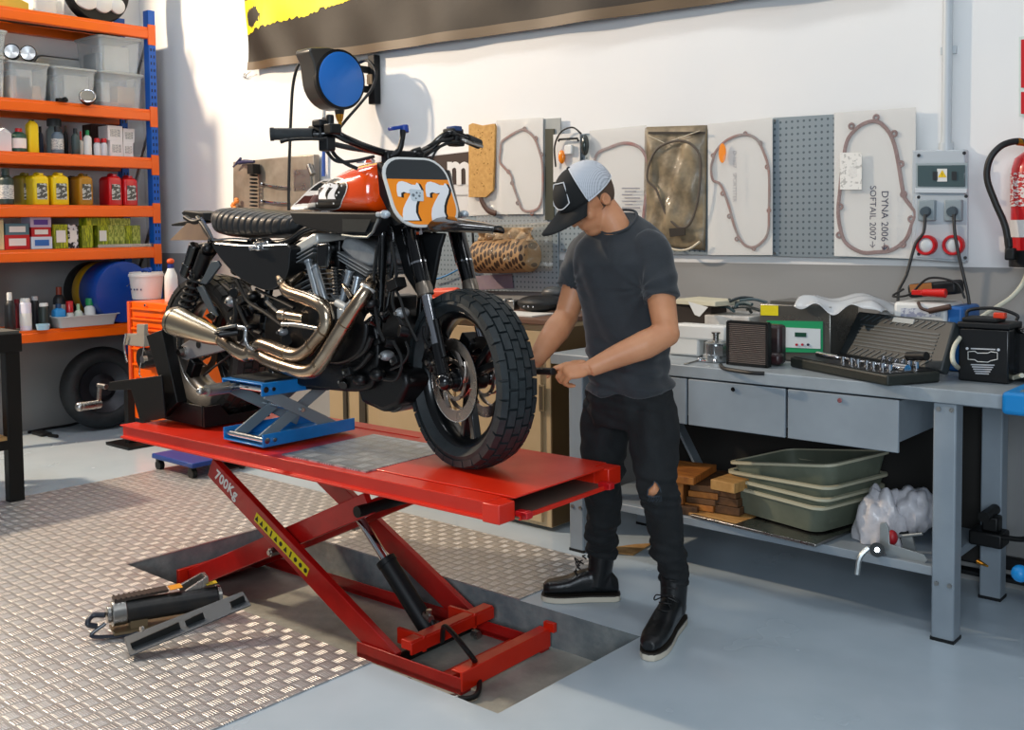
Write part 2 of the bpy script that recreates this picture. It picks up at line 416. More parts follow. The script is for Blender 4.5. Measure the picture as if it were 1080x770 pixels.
# base frame in the pit
zb = PD; XF = -2.45
for yy, xl in ((YA, -2.98), (YA2, -4.2)):
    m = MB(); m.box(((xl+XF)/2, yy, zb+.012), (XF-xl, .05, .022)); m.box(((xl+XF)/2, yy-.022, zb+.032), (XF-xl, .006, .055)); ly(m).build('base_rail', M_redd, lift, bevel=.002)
m = MB(); m.box((XF, YM, zb+.047), (.012, .50, .068)); m.box((XF-.02, YM, zb+.08), (.05, .50, .006)); m.box((XF+.0, 3.01, zb+.088), (.05, .02, .035)); fb_ = ly(m).build('base_crossbar', M_red, lift, bevel=.002)
m = MB(); m.box((XF-.13, YM, zb+.01), (.05, .47, .02)); ly(m).build('base_crossbar', M_red, lift, bevel=.002)
m = MB(); m.box((-4.19, YM, zb+.04), (.02, .46, .08)); ly(m).build('base_crossbar', M_red, lift, bevel=.002)
m = MB(); m.box((A1[0]+.06, YM, zb+.10), (.05, .46, .035)); m.box((A1[0]+.085, YM, zb+.09), (.01, .46, .045)); m.box((A1[0]+.02, YM-.16, zb+.09), (.14, .016, .06)); m.box((A1[0]+.02, YM+.12, zb+.09), (.14, .016, .06))
ly(m).build('arm_crossbar', M_red, lift, bevel=.003)
m = MB(); q_ = P(499, 668, 2.92); m.cyl(q_, q_+V(.03, 0, 0), .017, n=6); m.build('bolt', M_steel, lift)
# hydraulic ram
c0, c1 = P(461, 682, 2.76), P(376, 541, 2.72)
dd = (c1-c0).normalized(); L_ = (c1-c0).length
m = MB(); m.cyl(c0, c0+dd*L_*.62, .038, n=24); m.cyl(c0+dd*L_*.60, c0+dd*L_*.64, .041, n=24); cyl_o = ly(m).build('hydraulic_cylinder', M_blackp, lift, bevel=.002)
m = MB(); m.cyl(c0+dd*L_*.6, c1, .019, n=20); m.cyl(c1-V(0, .04, 0), c1+V(0, .04, 0), .03, m=0); ly(m).build('ram_rod', M_chrome, lift)
m = MB(); m.tube([c0+V(-.05, -.03, .12), c0+V(.0, -.05, .13), c0+V(.08, -.07, .06), P(466, 662, 2.62), P(489, 690, 2.55), Pz(500, 708, -.11), Pz(497, 735, -.13), Pz(470, 738, -.13), Pz(440, 727, -.10), Pz(424, 718, -.08)], .0095, n=10)
ly(m).build('hydraulic_hose', M_cable, lift)
m = MB(); h0 = c0+V(-.03, -.04, .125); m.cyl(h0, h0+V(.05, -.02, .0), .014, n=8); m.cyl(h0+V(.03, -.01, -.01), h0+V(.03, -.01, .03), .012, n=6)
ly(m).build('hose_fitting', M_brass if False else M_steel, lift)
m = MB(); m.cyl(Pz(477, 738, -.13), Pz(462, 738, -.13), .014, n=12); ly(m).build('hose_ferrule', M_steel, lift)
# decals on the near outer arm
u = V(A1[0]-A0[0], 0, A1[1]-A0[1]).normalized(); vv = V(-u.z, 0, u.x)
yf = YA-.0158
def onarm(t): return V(A0[0], yf, A0[1])+u*t
M_decal = mat('decal_yellow', '#e8cf18', .5)
m = MB(); Lt = math.hypot(A1[0]-A0[0], A1[1]-A0[1])
o = onarm(Lt*.43); m.prism([(-.185, -.02), (.185, -.02), (.185, .02), (-.185, .02)], o, u, vv, .001)
for v in m.v: pass
k = 0
for t in np.linspace(-.17, .17, 11):
    q = o+u*float(t)+V(0, -.0022, 0); k += 1
    if k in (1, 2, 3, 5, 7): m.prism([(-.011, -.011), (.011, -.011), (0, .012)], q, u, vv, .0012, m=1)
    elif k in (4, 8): m.prism([(-.004, -.013), (.004, -.013), (.004, .013), (-.004, .013)], q, u, vv, .0012, m=1)
    else: m.prism([(.010*math.cos(a), .010*math.sin(a)) for a in np.linspace(0, 2*pi, 9)[:-1]], q, u, vv, .0012, m=1)
ly(m).build('warning_strip', [M_decal, mat('decal_black', '#1a1a12', .6)], lift)
m = MB(); m.text('700Kg', onarm(.13)+V(0, 0, 0), u, vv, .062, h=.001, offset=.002, spacing=1.05)
ly(m).build('capacity_marking', mat('decal_white', '#e9e4dc', .6), lift)

# ---------------------------------------------------------------- blue bench jack on the deck
jk = thing('scissor_jack', 'blue and grey scissor jack lifting the motorcycle on the red lift deck', 'jack', (-3.46, 2.6, LZ+.01), 0)
M_jkg = mat('jack_grey', '#8e9a9f', .4, .3)
zb, zt = LZ+.014, LZ+.238
x0, x1, y0, y1 = -3.60, -3.34, 2.37, 2.83
def jrail(zc, nm):
    sgn = 1 if nm == 'top_frame' else -1
    m = MB()
    for xx in (x0, x1): m.box((xx, (y0+y1)/2, zc), (.006, y1-y0, .05))
    m.box(((x0+x1)/2, (y0+y1)/2, zc+sgn*.022), (x1-x0, y1-y0, .006))
    o = m.build(nm, M_blue, jk, bevel=.002)
    m = MB(); m.cyl((x0-.004, y0+.02, zc), (x1+.004, y0+.02, zc), .012); m.cyl((x1, y0+.05, zc), (x1+.012, y0+.05, zc), .008); m.build('roller', M_chrome, o)
    if sgn > 0: m = MB(); m.box(((x0+x1)/2, (y0+y1)/2, zc+.029), (x1-x0-.04, y1-y0-.06, .008)); m.build('rubber_pad', M_rubber, o)
jrail(zb+.026, 'base_frame'); jrail(zt, 'top_frame')
for xx, s in ((x1-.012, 1), (x1-.05, -1), (x0+.012, 1), (x0+.05, -1)):
    m = MB()
    if s > 0: m.bar((xx, y0+.03, zt-.015), (xx, y1-.10, zb+.03), .008, .045)
    else: m.bar((xx, y0+.03, zb+.02), (xx, y1-.10, zt-.02), .008, .045)
    m.build('lifting_arm', M_jkg, jk, bevel=.001)
m = MB(); yc_ = (y0+y1)/2-.035; m.cyl((x0+.0, yc_, zb+.122), (x1+.002, yc_, zb+.122), .009); m.build('pivot_pin', M_chrome, jk)
xs_ = x0+.09
m = MB(); m.cyl((xs_, y0-.03, zt), (xs_, y0+.06, zt), .014); m.cyl((xs_, y0-.13, zt), (xs_, y0-.03, zt), .023); m.cyl((xs_, y0-.15, zt), (xs_, y0-.12, zt), .014); m.ell((xs_, y0-.158, zt), .015)
m.build('drive_screw', M_steel, jk)
m = MB(); m.box((-3.42, 2.62, zt+.055), (.10, .12, .04)); one(m, 'wood_block', M_card, 'small wooden block between the blue jack and the engine underside', 'wood block', bevel=.003)

# ---------------------------------------------------------------- black wheel cradle on the deck
cr = thing('wheel_cradle', 'black steel clamp cradle gripping the rear wheel at the lift end', 'wheel clamp', (-4.1, 2.66, LZ), 0)
for yy in (2.475, 2.80):
    m = MB(); m.box((-4.09, yy, LZ+.058), (.36, .012, .09)); m.build('side_wall', M_blackm, cr, bevel=.002)
m = MB(); m.box((-4.09, 2.6375, LZ+.015), (.36, .31, .006)); m.build('floor_tray', M_blackm, cr)
m = MB(); m.solid([(-3.905, 2.47, LZ+.012), (-3.905, 2.805, LZ+.012), (-3.905, 2.805, LZ+.10), (-3.905, 2.77, LZ+.10), (-3.905, 2.74, LZ+.05), (-3.905, 2.59, LZ+.05), (-3.905, 2.55, LZ+.10), (-3.905, 2.47, LZ+.10)], V(.012, 0, 0)); m.build('end_plate', M_blackm, cr)
yj = 2.40
m = MB()
m.solid([P(148, 446, yj), P(174, 441, yj), P(170, 396, yj), P(115, 403, yj), P(114, 412, yj), P(138, 411, yj)], V(0, .010, 0))
m.build('side_plate', M_blackm, cr, bevel=.002)
for yj2 in (2.44, 2.78):
    m = MB(); m.solid([q+V(0, yj2-2.44, 0) for q in (P(172, 440, 2.44), P(187, 425, 2.44), P(170, 348, 2.44), P(154, 354, 2.44), P(167, 398, 2.44))], V(0, .05, 0)); m.build('jaw', M_blackm, cr, bevel=.003)
m = MB(); kx = P(112, 408, yj+.01); m.cyl(kx, kx+V(-.07, 0, 0), .012); m.bar(kx+V(-.06, 0, 0), kx+V(-.08, 0, -.09), .02, .012); m.cyl(kx+V(-.08, .01, -.09), kx+V(-.08, -.08, -.09), .02); m.ell(kx+V(-.08, -.09, -.09), .022)
m.build('clamp_handle', M_steel, cr, bevel=.001)
# ---------------------------------------------------------------- pallet rack on the left wall
XS = -7.15
rk = thing('storage_rack', 'tall storage rack with orange beams and a blue perforated post by the wall', 'shelving', (-7.4, 3.3, 0))
SZ = [2.965, 2.36, 2.003, 1.645, 1.34, .785]
YR0, YR1 = 2.93, 4.15
def post(x, y, nm='post'):
    m = MB(); m.box((x, y, 1.545), (.07, .055, 3.09))
    for k in range(58):   # punched holes, modelled as dark slots
        z = .1+k*.05
        if z > 3.04: break
        for s in (-1, 1): m.box((x+.0355, y+s*.012, z), (.002, .009, .022), m=1)
    return m.build(nm, [M_bluerack, M_blackp], rk, bevel=.0)
post(XS-.035, YR1+.03); post(XS-.035, YR0-.03); post(-7.62, YR1+.03, 'rear_post'); post(-7.62, YR0-.03, 'rear_post')
for k, z in enumerate(SZ):
    for x in (XS-.02, -7.62):
        m = MB(); y0, y1 = YR0, YR1
        prof = [(0, 0), (.005, 0), (.005, -.018), (.012, -.024), (.012, -.078), (.005, -.084), (0, -.084), (-.04, -.084), (-.04, 0)]
        A = [V(x+.02+p[0]-.012, 0, z+p[1]) for p in prof]
        m.rings([[V(q.x, y0, q.z) for q in A], [V(q.x, y1, q.z) for q in A]])
        if x > -7.4: m.box((x+.018, YR1+.028, z-.055), (.012, .06, .15)); m.box((x+.018, YR0-.028, z-.055), (.012, .06, .15))
        m.build('beam', M_orange, rk, bevel=.0015)
    m = MB(); m.box((-7.395, (y0+y1)/2, z-.012), (.41, y1-y0, .012)); m.build('shelf_deck', mat('deck_board', '#4a4440', .8, col2='#3a3532', cs=20), rk)
for z0, z1 in ((.2, .9), (.9, 1.6), (1.6, 2.3), (2.3, 2.95)):
    m = MB(); m.bar((-7.60, YR1+.045, z0), (XS-.05, YR1+.045, z1), .012, .035); m.build('end_brace', M_steel, rk)

def on(px, z, x=-7.25):    # point on a shelf below a pixel column
    d = ray(px, 250); t = (x)/d.x; return V(x, d.y*t, z+.002)
def width(px0, px1, x=-7.25): return (on(px1, 0, x)-on(px0, 0, x)).length
def hz(px, py, x=-7.25): return Px(px, py, x).z
_mc = {}
def cm(hexc, rough=.45, **k):
    key = hexc+str(rough)
    if key not in _mc: _mc[key] = mat('plastic_'+hexc.strip('#'), hexc, rough, **k)
    return _mc[key]
LBL = mat('label_paper', '#c9c6bf', .6, col2='#8d8f92', cs=60, stretch=(1, 1, 3), cmin=.5, cmax=.56)
LBL2 = mat('label_white', '#dedcd6', .6)
def bottle(name, label, cat_, px0, px1, top, z, col, cap, body_lab=None, x=-7.25, kind='round', group=None, capw=.4, neck=.75, capname='cap', rot=0.):
    c = on((px0+px1)/2, z, x); w = width(px0, px1, x); H = hz((px0+px1)/2, top, x)-z
    t = thing(name, label, cat_, c, 0, group); r = w/2
    m = MB(); hb = H*neck; hn = H*.90
    if kind == 'round':
        m.lathe([(0, 0), (r*.9, 0), (r, H*.02), (r, hb*.88), (r*.9, hb*.95), (r*.62, hb*1.03), (r*capw, hb*1.08), (r*capw, hn), (0, hn)], c)
    elif kind == 'can':
        m.lathe([(0, 0), (r, 0), (r, hb*1.1), (r*.96, hb*1.13), (r*.7, hb*1.18), (0, hb*1.2)], c)
    else:
        def sec(k, z_): return [c+V(q[1]*1.3*k, q[0]*k, z_) for q in rrect(w, w*.72, w*.18, 4)]
        m.rings([sec(.95, 0), sec(1, H*.02), sec(1, hb*.9), sec(.85, hb*.98), sec(.5, hb*1.05), sec(capw*.9, hb*1.1), sec(capw*.9, hn)])
    m.build('body', col, t)
    m = MB(); cr_ = r*(capw+.08) if kind != 'can' else r*.8
    m.lathe([(0, hb*1.06 if kind != 'can' else hb*1.12), (cr_, hb*1.06 if kind != 'can' else hb*1.12), (cr_, H*.97), (cr_*.9, H), (0, H)], c, n=16); m.build(capname, cap, t)
    if body_lab:
        m = MB()
        if kind in ('round', 'can'): 
            R = [[c+V((r+.0012)*math.cos(a), (r+.0012)*math.sin(a), zz) for a in np.linspace(-1.9, .9, 14)] for zz in (hb*.2, hb*.72)]
            m.add([*R[0], *R[1]], [(i, i+1, 15+i-0, 14+i) for i in range(13)])
        else: m.box(c+V(w*.72*1.3/2+.001, 0, hb*.45), (.002, w*.74, hb*.5))
        m.build('label_sticker', body_lab, t)
    return t
def carton(name, label, px0, px1, top, z, col, lab=None, x=-7.25, depth=.14, group=None, side=None, z0=None, cat_='box', jit=0.):
    c = on((px0+px1)/2, z, x); w = width(px0, px1, x); H = hz((px0+px1)/2, top, x)-z
    t = thing(name, label, cat_, c, jit, group)
    m = MB(); Rz = Matrix.Rotation(jit, 3, 'Z')
    m.box(c+Rz @ V(-depth/2+.03, 0, H/2), (depth, w, H), rot=Rz); m.build('box_body', col, t, bevel=.0015)
    if lab: m = MB(); m.box(c+Rz @ V(.031, 0, H*.5), (.002, w*.68, H*.5), rot=Rz); m.build('label_sticker', lab, t)
    return t, c, w, H
# -- shelf six, lowest (z .785)
z = SZ[5]
bottle('spray_bottle', 'black spray bottle with a white trigger head on the lowest shelf', 'bottle', 2, 13, 309, z, cm('#17191c'), M_white, x=-7.22, capname='trigger_head')
bottle('aerosol_can', 'tall white and violet aerosol can on the lowest shelf', 'spray can', 18, 30, 315, z, cm('#d9d6e2'), M_white, LBL2, kind='can', x=-7.2)
bottle('aerosol_can', 'slim black aerosol can behind the white one on the lowest shelf', 'spray can', 30, 38, 313, z, cm('#191a1d'), cm('#b9bbbd'), kind='can', x=-7.30)
bottle('aerosol_can', 'dark green aerosol can with a pointed white cap beside the grey tray', 'spray can', 38, 49, 320, z, cm('#1f2a26'), M_white, kind='can', x=-7.2)
bottle('aerosol_can', 'dark red aerosol can at the back of the lowest shelf', 'spray can', 12, 18, 316, z, cm('#6b1420'), cm('#8d1f2a'), kind='can', x=-7.4)
bottle('oil_bottle', 'dark bottle with a white neck and brown cap behind the grey tray', 'bottle', 54, 66, 303, z, cm('#23262a'), cm('#8c3a22'), LBL2, x=-7.42)
m = MB(); c = on(42, z, -7.14); m.lathe([(0, 0), (.04, 0), (.045, .03), (.045, .04), (0, .04)], c); one(m, 'jar_lid', cm('#a9cfe0'), 'small pale blue lid lying at the front edge of the lowest shelf', 'lid')
# the tray and what stands in it
tr = thing('plastic_tray', 'long pale grey plastic tray on the lowest shelf', 'tray', on(84, z, -7.22)); c = on(84, z, -7.22); wt = width(52, 116, -7.22)
def ringr(w, h, r, zz): return [c+V(q[1], q[0], zz) for q in rrect(w, h, r, 4)]
m = MB(); ht = hz(84, 332, -7.22)-z
m.rings([ringr(wt*.9, .17, .02, 0), ringr(wt, .2, .025, ht), ringr(wt+.03, .23, .03, ht), ringr(wt+.03, .23, .03, ht-.006), ringr(wt+.0, .205, .025, ht-.006), ringr(wt-.01, .19, .025, ht-.004), ringr(wt*.9-.01, .16, .02, .006)]); m.build('tray_shell', mat('tray_grey', '#b9bcbb', .5), tr)
g = None
bottle('cleaner_bottle', 'pair of bright blue spray packs standing in the grey tray', 'bottle', 53, 65, 321, z+.01, cm('#2b8fd0'), cm('#1a3f66'), x=-7.25, kind='sq')
bottle('cleaner_bottle', 'bottle with a tall red cap standing in the grey tray', 'bottle', 67, 75, 318, z+.01, cm('#c8c4c0'), M_red2, x=-7.24, neck=.5, capw=.8)
bottle('cleaner_bottle', 'small milky bottle with a pale green tip in the grey tray', 'bottle', 76, 84, 321, z+.01, cm('#c9d3c6'), cm('#a9cfa4'), x=-7.24, neck=.65, capw=.35)
bottle('cleaner_bottle', 'white bottle with a green flip cap in the grey tray', 'bottle', 87, 98, 315, z+.01, cm('#dcdcd8'), M_green, x=-7.24, neck=.68, capw=.7)
# drum with three coloured bands
dr = thing('drum', 'large round drum with black, yellow and blue bands at the end of the lowest shelf', 'drum', (-7.4, 3.93, SZ[5]))
R_ = .226; cz = SZ[5]+R_+.002
for (xa, xb_, rr, mt, nm) in ((-7.66, -7.52, R_-.01, M_blackp, 'black_band'), (-7.52, -7.40, R_-.006, mat('drum_yellow', '#b98d16', .4), 'yellow_band'), (-7.40, -7.14, R_, mat('drum_blue', '#0d3f93', .35, coat=.3), 'blue_band')):
    m = MB(); m.lathe([(0, xa), (rr*.97, xa), (rr, xa+.012), (rr, xb_-.02), (rr*.97, xb_-.005), (0, xb_-.005)], (0, 3.9, cz), (1, 0, 0), n=48); m.build(nm, mt, dr)
# -- shelf five
z = SZ[4]
R1 = cm('#b3141b', .5)
carton('parts_box', 'teal parts box on top of a red one at the left of the fourth shelf', 4, 29, 236, z+.098, cm('#4f6f7a', .6), LBL2)
carton('parts_box', 'red parts box under the teal one on the fifth shelf down', 3, 29.5, 248, z, R1, LBL2)
carton('parts_box', 'blue and white parts box at the bottom of its stack of three', 31, 53, 250, z, cm('#c9d6e2', .6), cm('#2c66b0', .6))
zc = hz(42, 250)
carton('parts_box', 'red parts box between a blue and a violet one', 31.5, 52, 240, zc, R1, LBL2)
carton('parts_box', 'white and violet parts box topping the stack of three', 30.5, 52.5, 229.5, hz(42, 240), cm('#b9aec4', .6), cm('#5b3f93', .6))
carton('parts_box', 'slim cream box at the far left end of the parts shelf', -4, 2.2, 232, z, cm('#c9bd8f', .7))
M_yg = mat('yellow_green_pack', '#b8bf22', .6, col2='#6f7d12', cs=14, stretch=(1, 6, 1), cmin=.45, cmax=.55)
M_yg2 = mat('yellow_green_pack_pale', '#b9be5a', .6, col2='#7c8a30', cs=30, stretch=(1, 3, 1), cmin=.45, cmax=.55)
carton('filter_box', 'yellow green filter box with a white label beside the black and white pack', 55, 69.5, 237, z, M_yg, LBL2)
carton('filter_box', 'black and white filter box beside the yellow green one', 70, 80.5, 237, z, mat('bw_pack', '#d2d2d2', .6, col2='#101113', cs=30, cmin=.48, cmax=.52), LBL2)
carton('filter_box', 'yellow green filter box standing alone between two gaps', 84.5, 96, 238, z, M_yg)
mt_ = MB(); c = on(130, z, -7.22); mt_.box(c+V(-.06, 0, .004), (.22, width(98, 158), .008)); mt_.box(c+V(.05, 0, .012), (.004, width(98, 158), .02)); one(mt_, 'metal_tray', M_steel, 'thin grey metal tray under the row of yellow green filter boxes', 'tray')
for i, (a_, b_) in enumerate(((101, 112), (112.5, 118), (118.5, 124), (124.5, 130), (130.5, 137), (137.5, 146))):
    carton('filter_box', ['yellow green filter box with a white sticker at the left end of the tray', 'narrow pale filter box second from the left in the tray', 'narrow pale filter box third from the left in the tray', 'narrow pale filter box fourth from the left in the tray', 'bright yellow green filter box second from the right in the tray', 'mottled yellow green filter box at the right end of the tray'][i], a_, b_, 238, z+.009, M_yg if i in (0, 4) else M_yg2, LBL2 if i == 0 else None, group='filter boxes on the metal tray')
zt_ = hz(120, 238)+.001
carton('filter_box', 'yellow green filter box lying on top of the left end of the row', 90, 114, 230, zt_, M_yg, depth=.12)
carton('filter_box', 'paler yellow green filter box lying on top of the right half of the row', 114.5, 136, 230.5, zt_, M_yg2, depth=.12)
# -- shelf four: jugs
z = SZ[3]
def jug(name, label, px0, px1, top, col, lab, x=-7.22, cap=None, depth=.16, group=None):
    c = on((px0+px1)/2, z, x); w = width(px0, px1, x); H = hz((px0+px1)/2, top, x)-z
    t = thing(name, label, 'oil jug', c, 0, group)
    m = MB()
    def sec(kx, ky, zz, off=0): return [c+V(-depth/2+.05+q[1]*kx+off, q[0]*ky, zz) for q in rrect(w, depth, w*.2, 4)]
    m.rings([sec(.96, .95, 0), sec(1, 1, H*.03), sec(1, 1, H*.78), sec(.95, .95, H*.86), sec(.8, .7, H*.92), sec(.45, .4, H*.94)])
    m.tube([c+V(-.06, 0, H*.84), c+V(-.05, 0, H*.97), c+V(.0, 0, H*.97), c+V(.02, 0, H*.85)], w*.1, n=8)
    m.build('jug_body', col, t)
    m = MB(); m.cyl(c+V(.01, w*.1, H*.9), c+V(.01, w*.1, H*1.0), w*.17, n=14); m.build('screw_cap', cap or col, t)
    m = MB(); m.box(c+V(.0515, 0, H*.42), (.002, w*.62, H*.5)); m.build('label_sticker', lab, t)
LBJ = mat('jug_label', '#bdbdb8', .6, col2='#4a4a44', cs=22, stretch=(1, 1, 2), cmin=.47, cmax=.5)
bottle('oil_bottle', 'dark green round bottle with a pink and white label left of the jugs', 'bottle', 0, 16, 178, z, cm('#1d2f2a'), cm('#2a3b36'), LBL, x=-7.22)
jug('oil_jug', 'front left yellow oil jug in the row of jugs', 34, 51, 183, M_yel, LBJ)
jug('oil_jug', 'dull yellow oil jug half hidden behind the left yellow one', 21, 35, 183, mat('yellow_dull', '#8f7a10', .45), LBJ, x=-7.34)
jug('oil_jug', 'yellow oil jug standing right of the other bright yellow jug', 54, 72, 183, M_yel, LBJ)
jug('oil_jug', 'amber oil jug between the yellow and the red jugs', 82, 97, 184, mat('amber', '#a87614', .4), LBJ, cap=cm('#4c3a10'))
jug('oil_jug', 'dark brown oil jug just behind the amber one', 74, 82, 186, cm('#3c2c14'), LBJ, x=-7.36)
jug('oil_jug', 'taller left one of the two red oil jugs', 113, 127.5, 184, M_red2, LBJ)
jug('oil_jug', 'right hand one of the two red oil jugs', 129, 144, 186, M_red2, LBJ)
# -- shelf three
z = SZ[2]
t, c, w_, H_ = carton('milk_carton', 'white gabled carton at the left end of the third shelf', 0, 14, 141, z, cm('#cfcdcf', .6))
m = MB(); m.solid([c+V(.03, -w_/2, H_), c+V(.03, w_/2, H_), c+V(.03, 0, H_+.035)], V(-.14, 0, 0)); m.build('gable_top', cm('#cfcdcf', .6), t)
bottle('oil_bottle', 'dark green bottle with a red cap beside the white carton', 'bottle', 16, 31, 136, z, cm('#1d4a3a'), M_red2, LBL2, neck=.8)
bottle('oil_bottle', 'tall bright yellow square bottle on the third shelf', 'bottle', 32, 43, 127, z, M_yel, cm('#2a2416'), kind='sq', neck=.9)
bottle('oil_bottle', 'slim blue and dark bottle behind the yellow one', 'bottle', 43.5, 49, 134, z, cm('#2c3850'), cm('#1a1a1f'), x=-7.34)
bottle('storage_jar', 'large grey translucent jar at the back of the third shelf', 'jar', 53, 69, 126, z, cm('#7e8a88', .3), cm('#3a4040'), x=-7.40, capw=.8)
bottle('oil_bottle', 'blue grey bottle in front of the translucent jar', 'bottle', 58, 70, 134, z, cm('#5a6a78'), cm('#17191c'), LBL, x=-7.22)
bottle('oil_bottle', 'narrow black bottle left of the grey green bottle', 'bottle', 70.5, 75, 133, z, cm('#151618'), cm('#3a2a1a'), x=-7.32)
bottle('oil_bottle', 'grey green bottle with a dark cap near the middle of the third shelf', 'bottle', 79, 87, 136, z, cm('#3f4d4d'), cm('#1c1f22'), x=-7.24)
bottle('glue_bottle', 'small bottle with a red nozzle near the middle of the third shelf', 'bottle', 86, 91, 139, z, cm('#b9b3ab'), cm('#c3352c'), x=-7.26, capw=.3, neck=.6)
bottle('cleaner_bottle', 'white bottle with a green cap on the third shelf', 'bottle', 91.5, 99.5, 138, z, cm('#dcdcd8'), M_green)
bottle('brake_fluid_bottle', 'small white bottle with a red cap left of its twin', 'bottle', 102, 109, 146.5, z, cm('#cfcfd2'), M_red2, capw=.75, neck=.72, group='small white bottles with red caps')
bottle('brake_fluid_bottle', 'small white bottle with a red cap next to the white cartons', 'bottle', 109.5, 116, 146.5, z, cm('#cfcfd2'), M_red2, capw=.75, neck=.72, group='small white bottles with red caps')
carton('parts_box', 'dark brown box behind the small bottles with red caps', 98, 114, 132, z, cm('#3d2118', .7), x=-7.42)
CW = cm('#dcd8d6', .7)
carton('white_carton', 'lower left white carton in the block of four', 117, 130.5, 149, z, CW, LBL)
carton('white_carton', 'lower right white carton in the block of four', 131, 141, 151, z, CW, LBL)
carton('white_carton', 'upper left white carton in the block of four', 115, 130.5, 133.5, hz(124, 149), CW, LBL)
carton('white_carton', 'upper right white carton, set back a little on the block of four', 131, 143, 136.5, hz(136, 151), CW, LBL, x=-7.27)
# -- shelf two: clear bins
z = SZ[1]
def bin_(label, px0, px1, top, zb_, fill, x=-7.25, depth=.36, lid=True, inside=None):
    c = on((px0+px1)/2, zb_, x); w = width(px0, px1, x); H = hz((px0+px1)/2, top, x)-zb_
    t = thing('storage_bin', label, 'plastic bin', c)
    def sec(k, zz): return [c+V(-depth/2+.06+q[1]*k, q[0]*k, zz) for q in rrect(w*.97, depth, .025, 4)]
    m = MB(); hh = H*(.93 if lid else 1)
    m.rings([sec(.88, 0), sec(.98, hh), sec(1.02, hh), sec(1.02, hh-.012), sec(.97, hh-.014), sec(.87, .004)], closed=False); m.build('bin_shell', M_clear, t)
    if lid: m = MB(); m.rings([sec(1.0, hh+.001), sec(1.05, hh+.001), sec(1.05, hh+.014), sec(.95, hh+.018)]); m.build('bin_lid', mat('lid_grey', '#b9bcba', .4, alpha=.85), t)
    if inside:
        for (y_, wy, h_, mt) in inside:
            m = MB(); m.box(c+V(-depth*.34, y_*w, .006+h_*H/2), (depth*.5, wy*w*.8, h_*H)); m.build('contents', mt, t, bevel=.004)
    return t, c, w, H
T_tan = cm('#b98f68', .8); T_wht = cm('#d6d2ca', .8); T_gr = cm('#7f8486', .7)
bin_('lower clear storage bin cut off at the left edge of the second shelf', -22, 9.5, 60, z, None, inside=[(0, .8, .6, T_wht)])
_, c, w_, H_ = bin_('upper clear storage bin at the left edge with greenish contents', -22, 12, 33.5, hz(0, 60)+.002, None, inside=[(0, .8, .5, cm('#6f9a86', .8))])
bin_('clear storage bin with brown boxes inside, below the round lamps', 12, 55, 67, z, None, inside=[(-.1, .6, .62, T_tan), (.25, .4, .4, T_tan), (0, .5, .8, LBL2)])
bin_('clear storage bin packed with white rolls in the middle of the shelf', 58, 104, 73, z, None, inside=[(.15, .7, .8, T_wht), (-.3, .35, .6, T_gr)])
bin_('lower clear storage bin with a brown carton inside, next to the blue post', 107, 153, 78, z, None, inside=[(.22, .5, .62, T_tan), (-.25, .25, .7, T_wht), (0, .9, .15, cm('#a9745a', .8))])
bin_('upper clear storage bin with a white label, stacked next to the blue post', 106, 152, 41, hz(130, 78)+.002, None, inside=[(.05, .7, .75, T_wht), (-.35, .2, .5, T_gr)])
m = MB(); c = on(72, z, -7.6); m.rings([[c+V(-.0+zz*.1, q[0], q[1]+.2) for q in rrect(.42*s_, .36*s_, .06, 5)] for (zz, s_) in ((0, 1), (.0, .96), (-.3, .8))]); 
one(m, 'leaning_tub', M_white, 'white rectangular tub standing on edge behind the bins', 'tub')
for i, (a_, b_) in enumerate(((11.5, 28), (28.5, 45))):
    c = on((a_+b_)/2, hz(30, 66)-.0, -7.2); r = width(a_, b_, -7.2)/2; c = V(c.x, c.y, hz(30, 66.)+r)
    t = thing('round_headlamp', ['left round headlamp on top of the bin', 'right round headlamp on top of the bin'][i], 'lamp', c-V(0, 0, r), 0, 'headlamp pair on the bin')
    d = V(.75, -.5, .1).normalized()
    m = MB(); m.lathe([(0, -.10), (r*.5, -.095), (r*.85, -.05), (r, -.01), (r, .01), (r*.93, .014), (r*.9, 0), (0, 0)], c, d, n=32); m.build('lamp_shell', M_blackg, t)
    m = MB(); m.lathe([(0, .0), (r*.3, .002), (r*.88, .012), (r*.88, .006), (0, -.006)], c, d, n=32); m.build('reflector', mat('soft_reflector', '#d4d6d8', .38, .7), t)
c = on(97, z+.045, -7.13); d = V(.7, -.35, .45).normalized()
t = thing('round_gauge', 'small round gauge with a chrome rim lying at the front of the second shelf', 'gauge', c-V(0, 0, .045)); m = MB(); m.lathe([(0, -.06), (.035, -.055), (.055, -.01), (.058, .01), (0, .01)], c, d); m.build('gauge_cup', M_blackp, t)
m = MB(); m.torus(c+d*.012, d, .05, .007); m.build('chrome_rim', M_chrome, t); m = MB(); m.lathe([(0, .011), (.046, .011), (.046, .013), (0, .013)], c, d); m.build('dial_face', cm('#8a8478'), t)
m = MB(); m.box(on(70, z+.012, -7.16), (.05, .07, .024)).cyl(on(72, z+.02, -7.16), on(74, z+.02, -7.12), .012); one(m, 'black_connector', M_blackp, 'small black connector lying in front of the white bin', 'connector', bevel=.003)
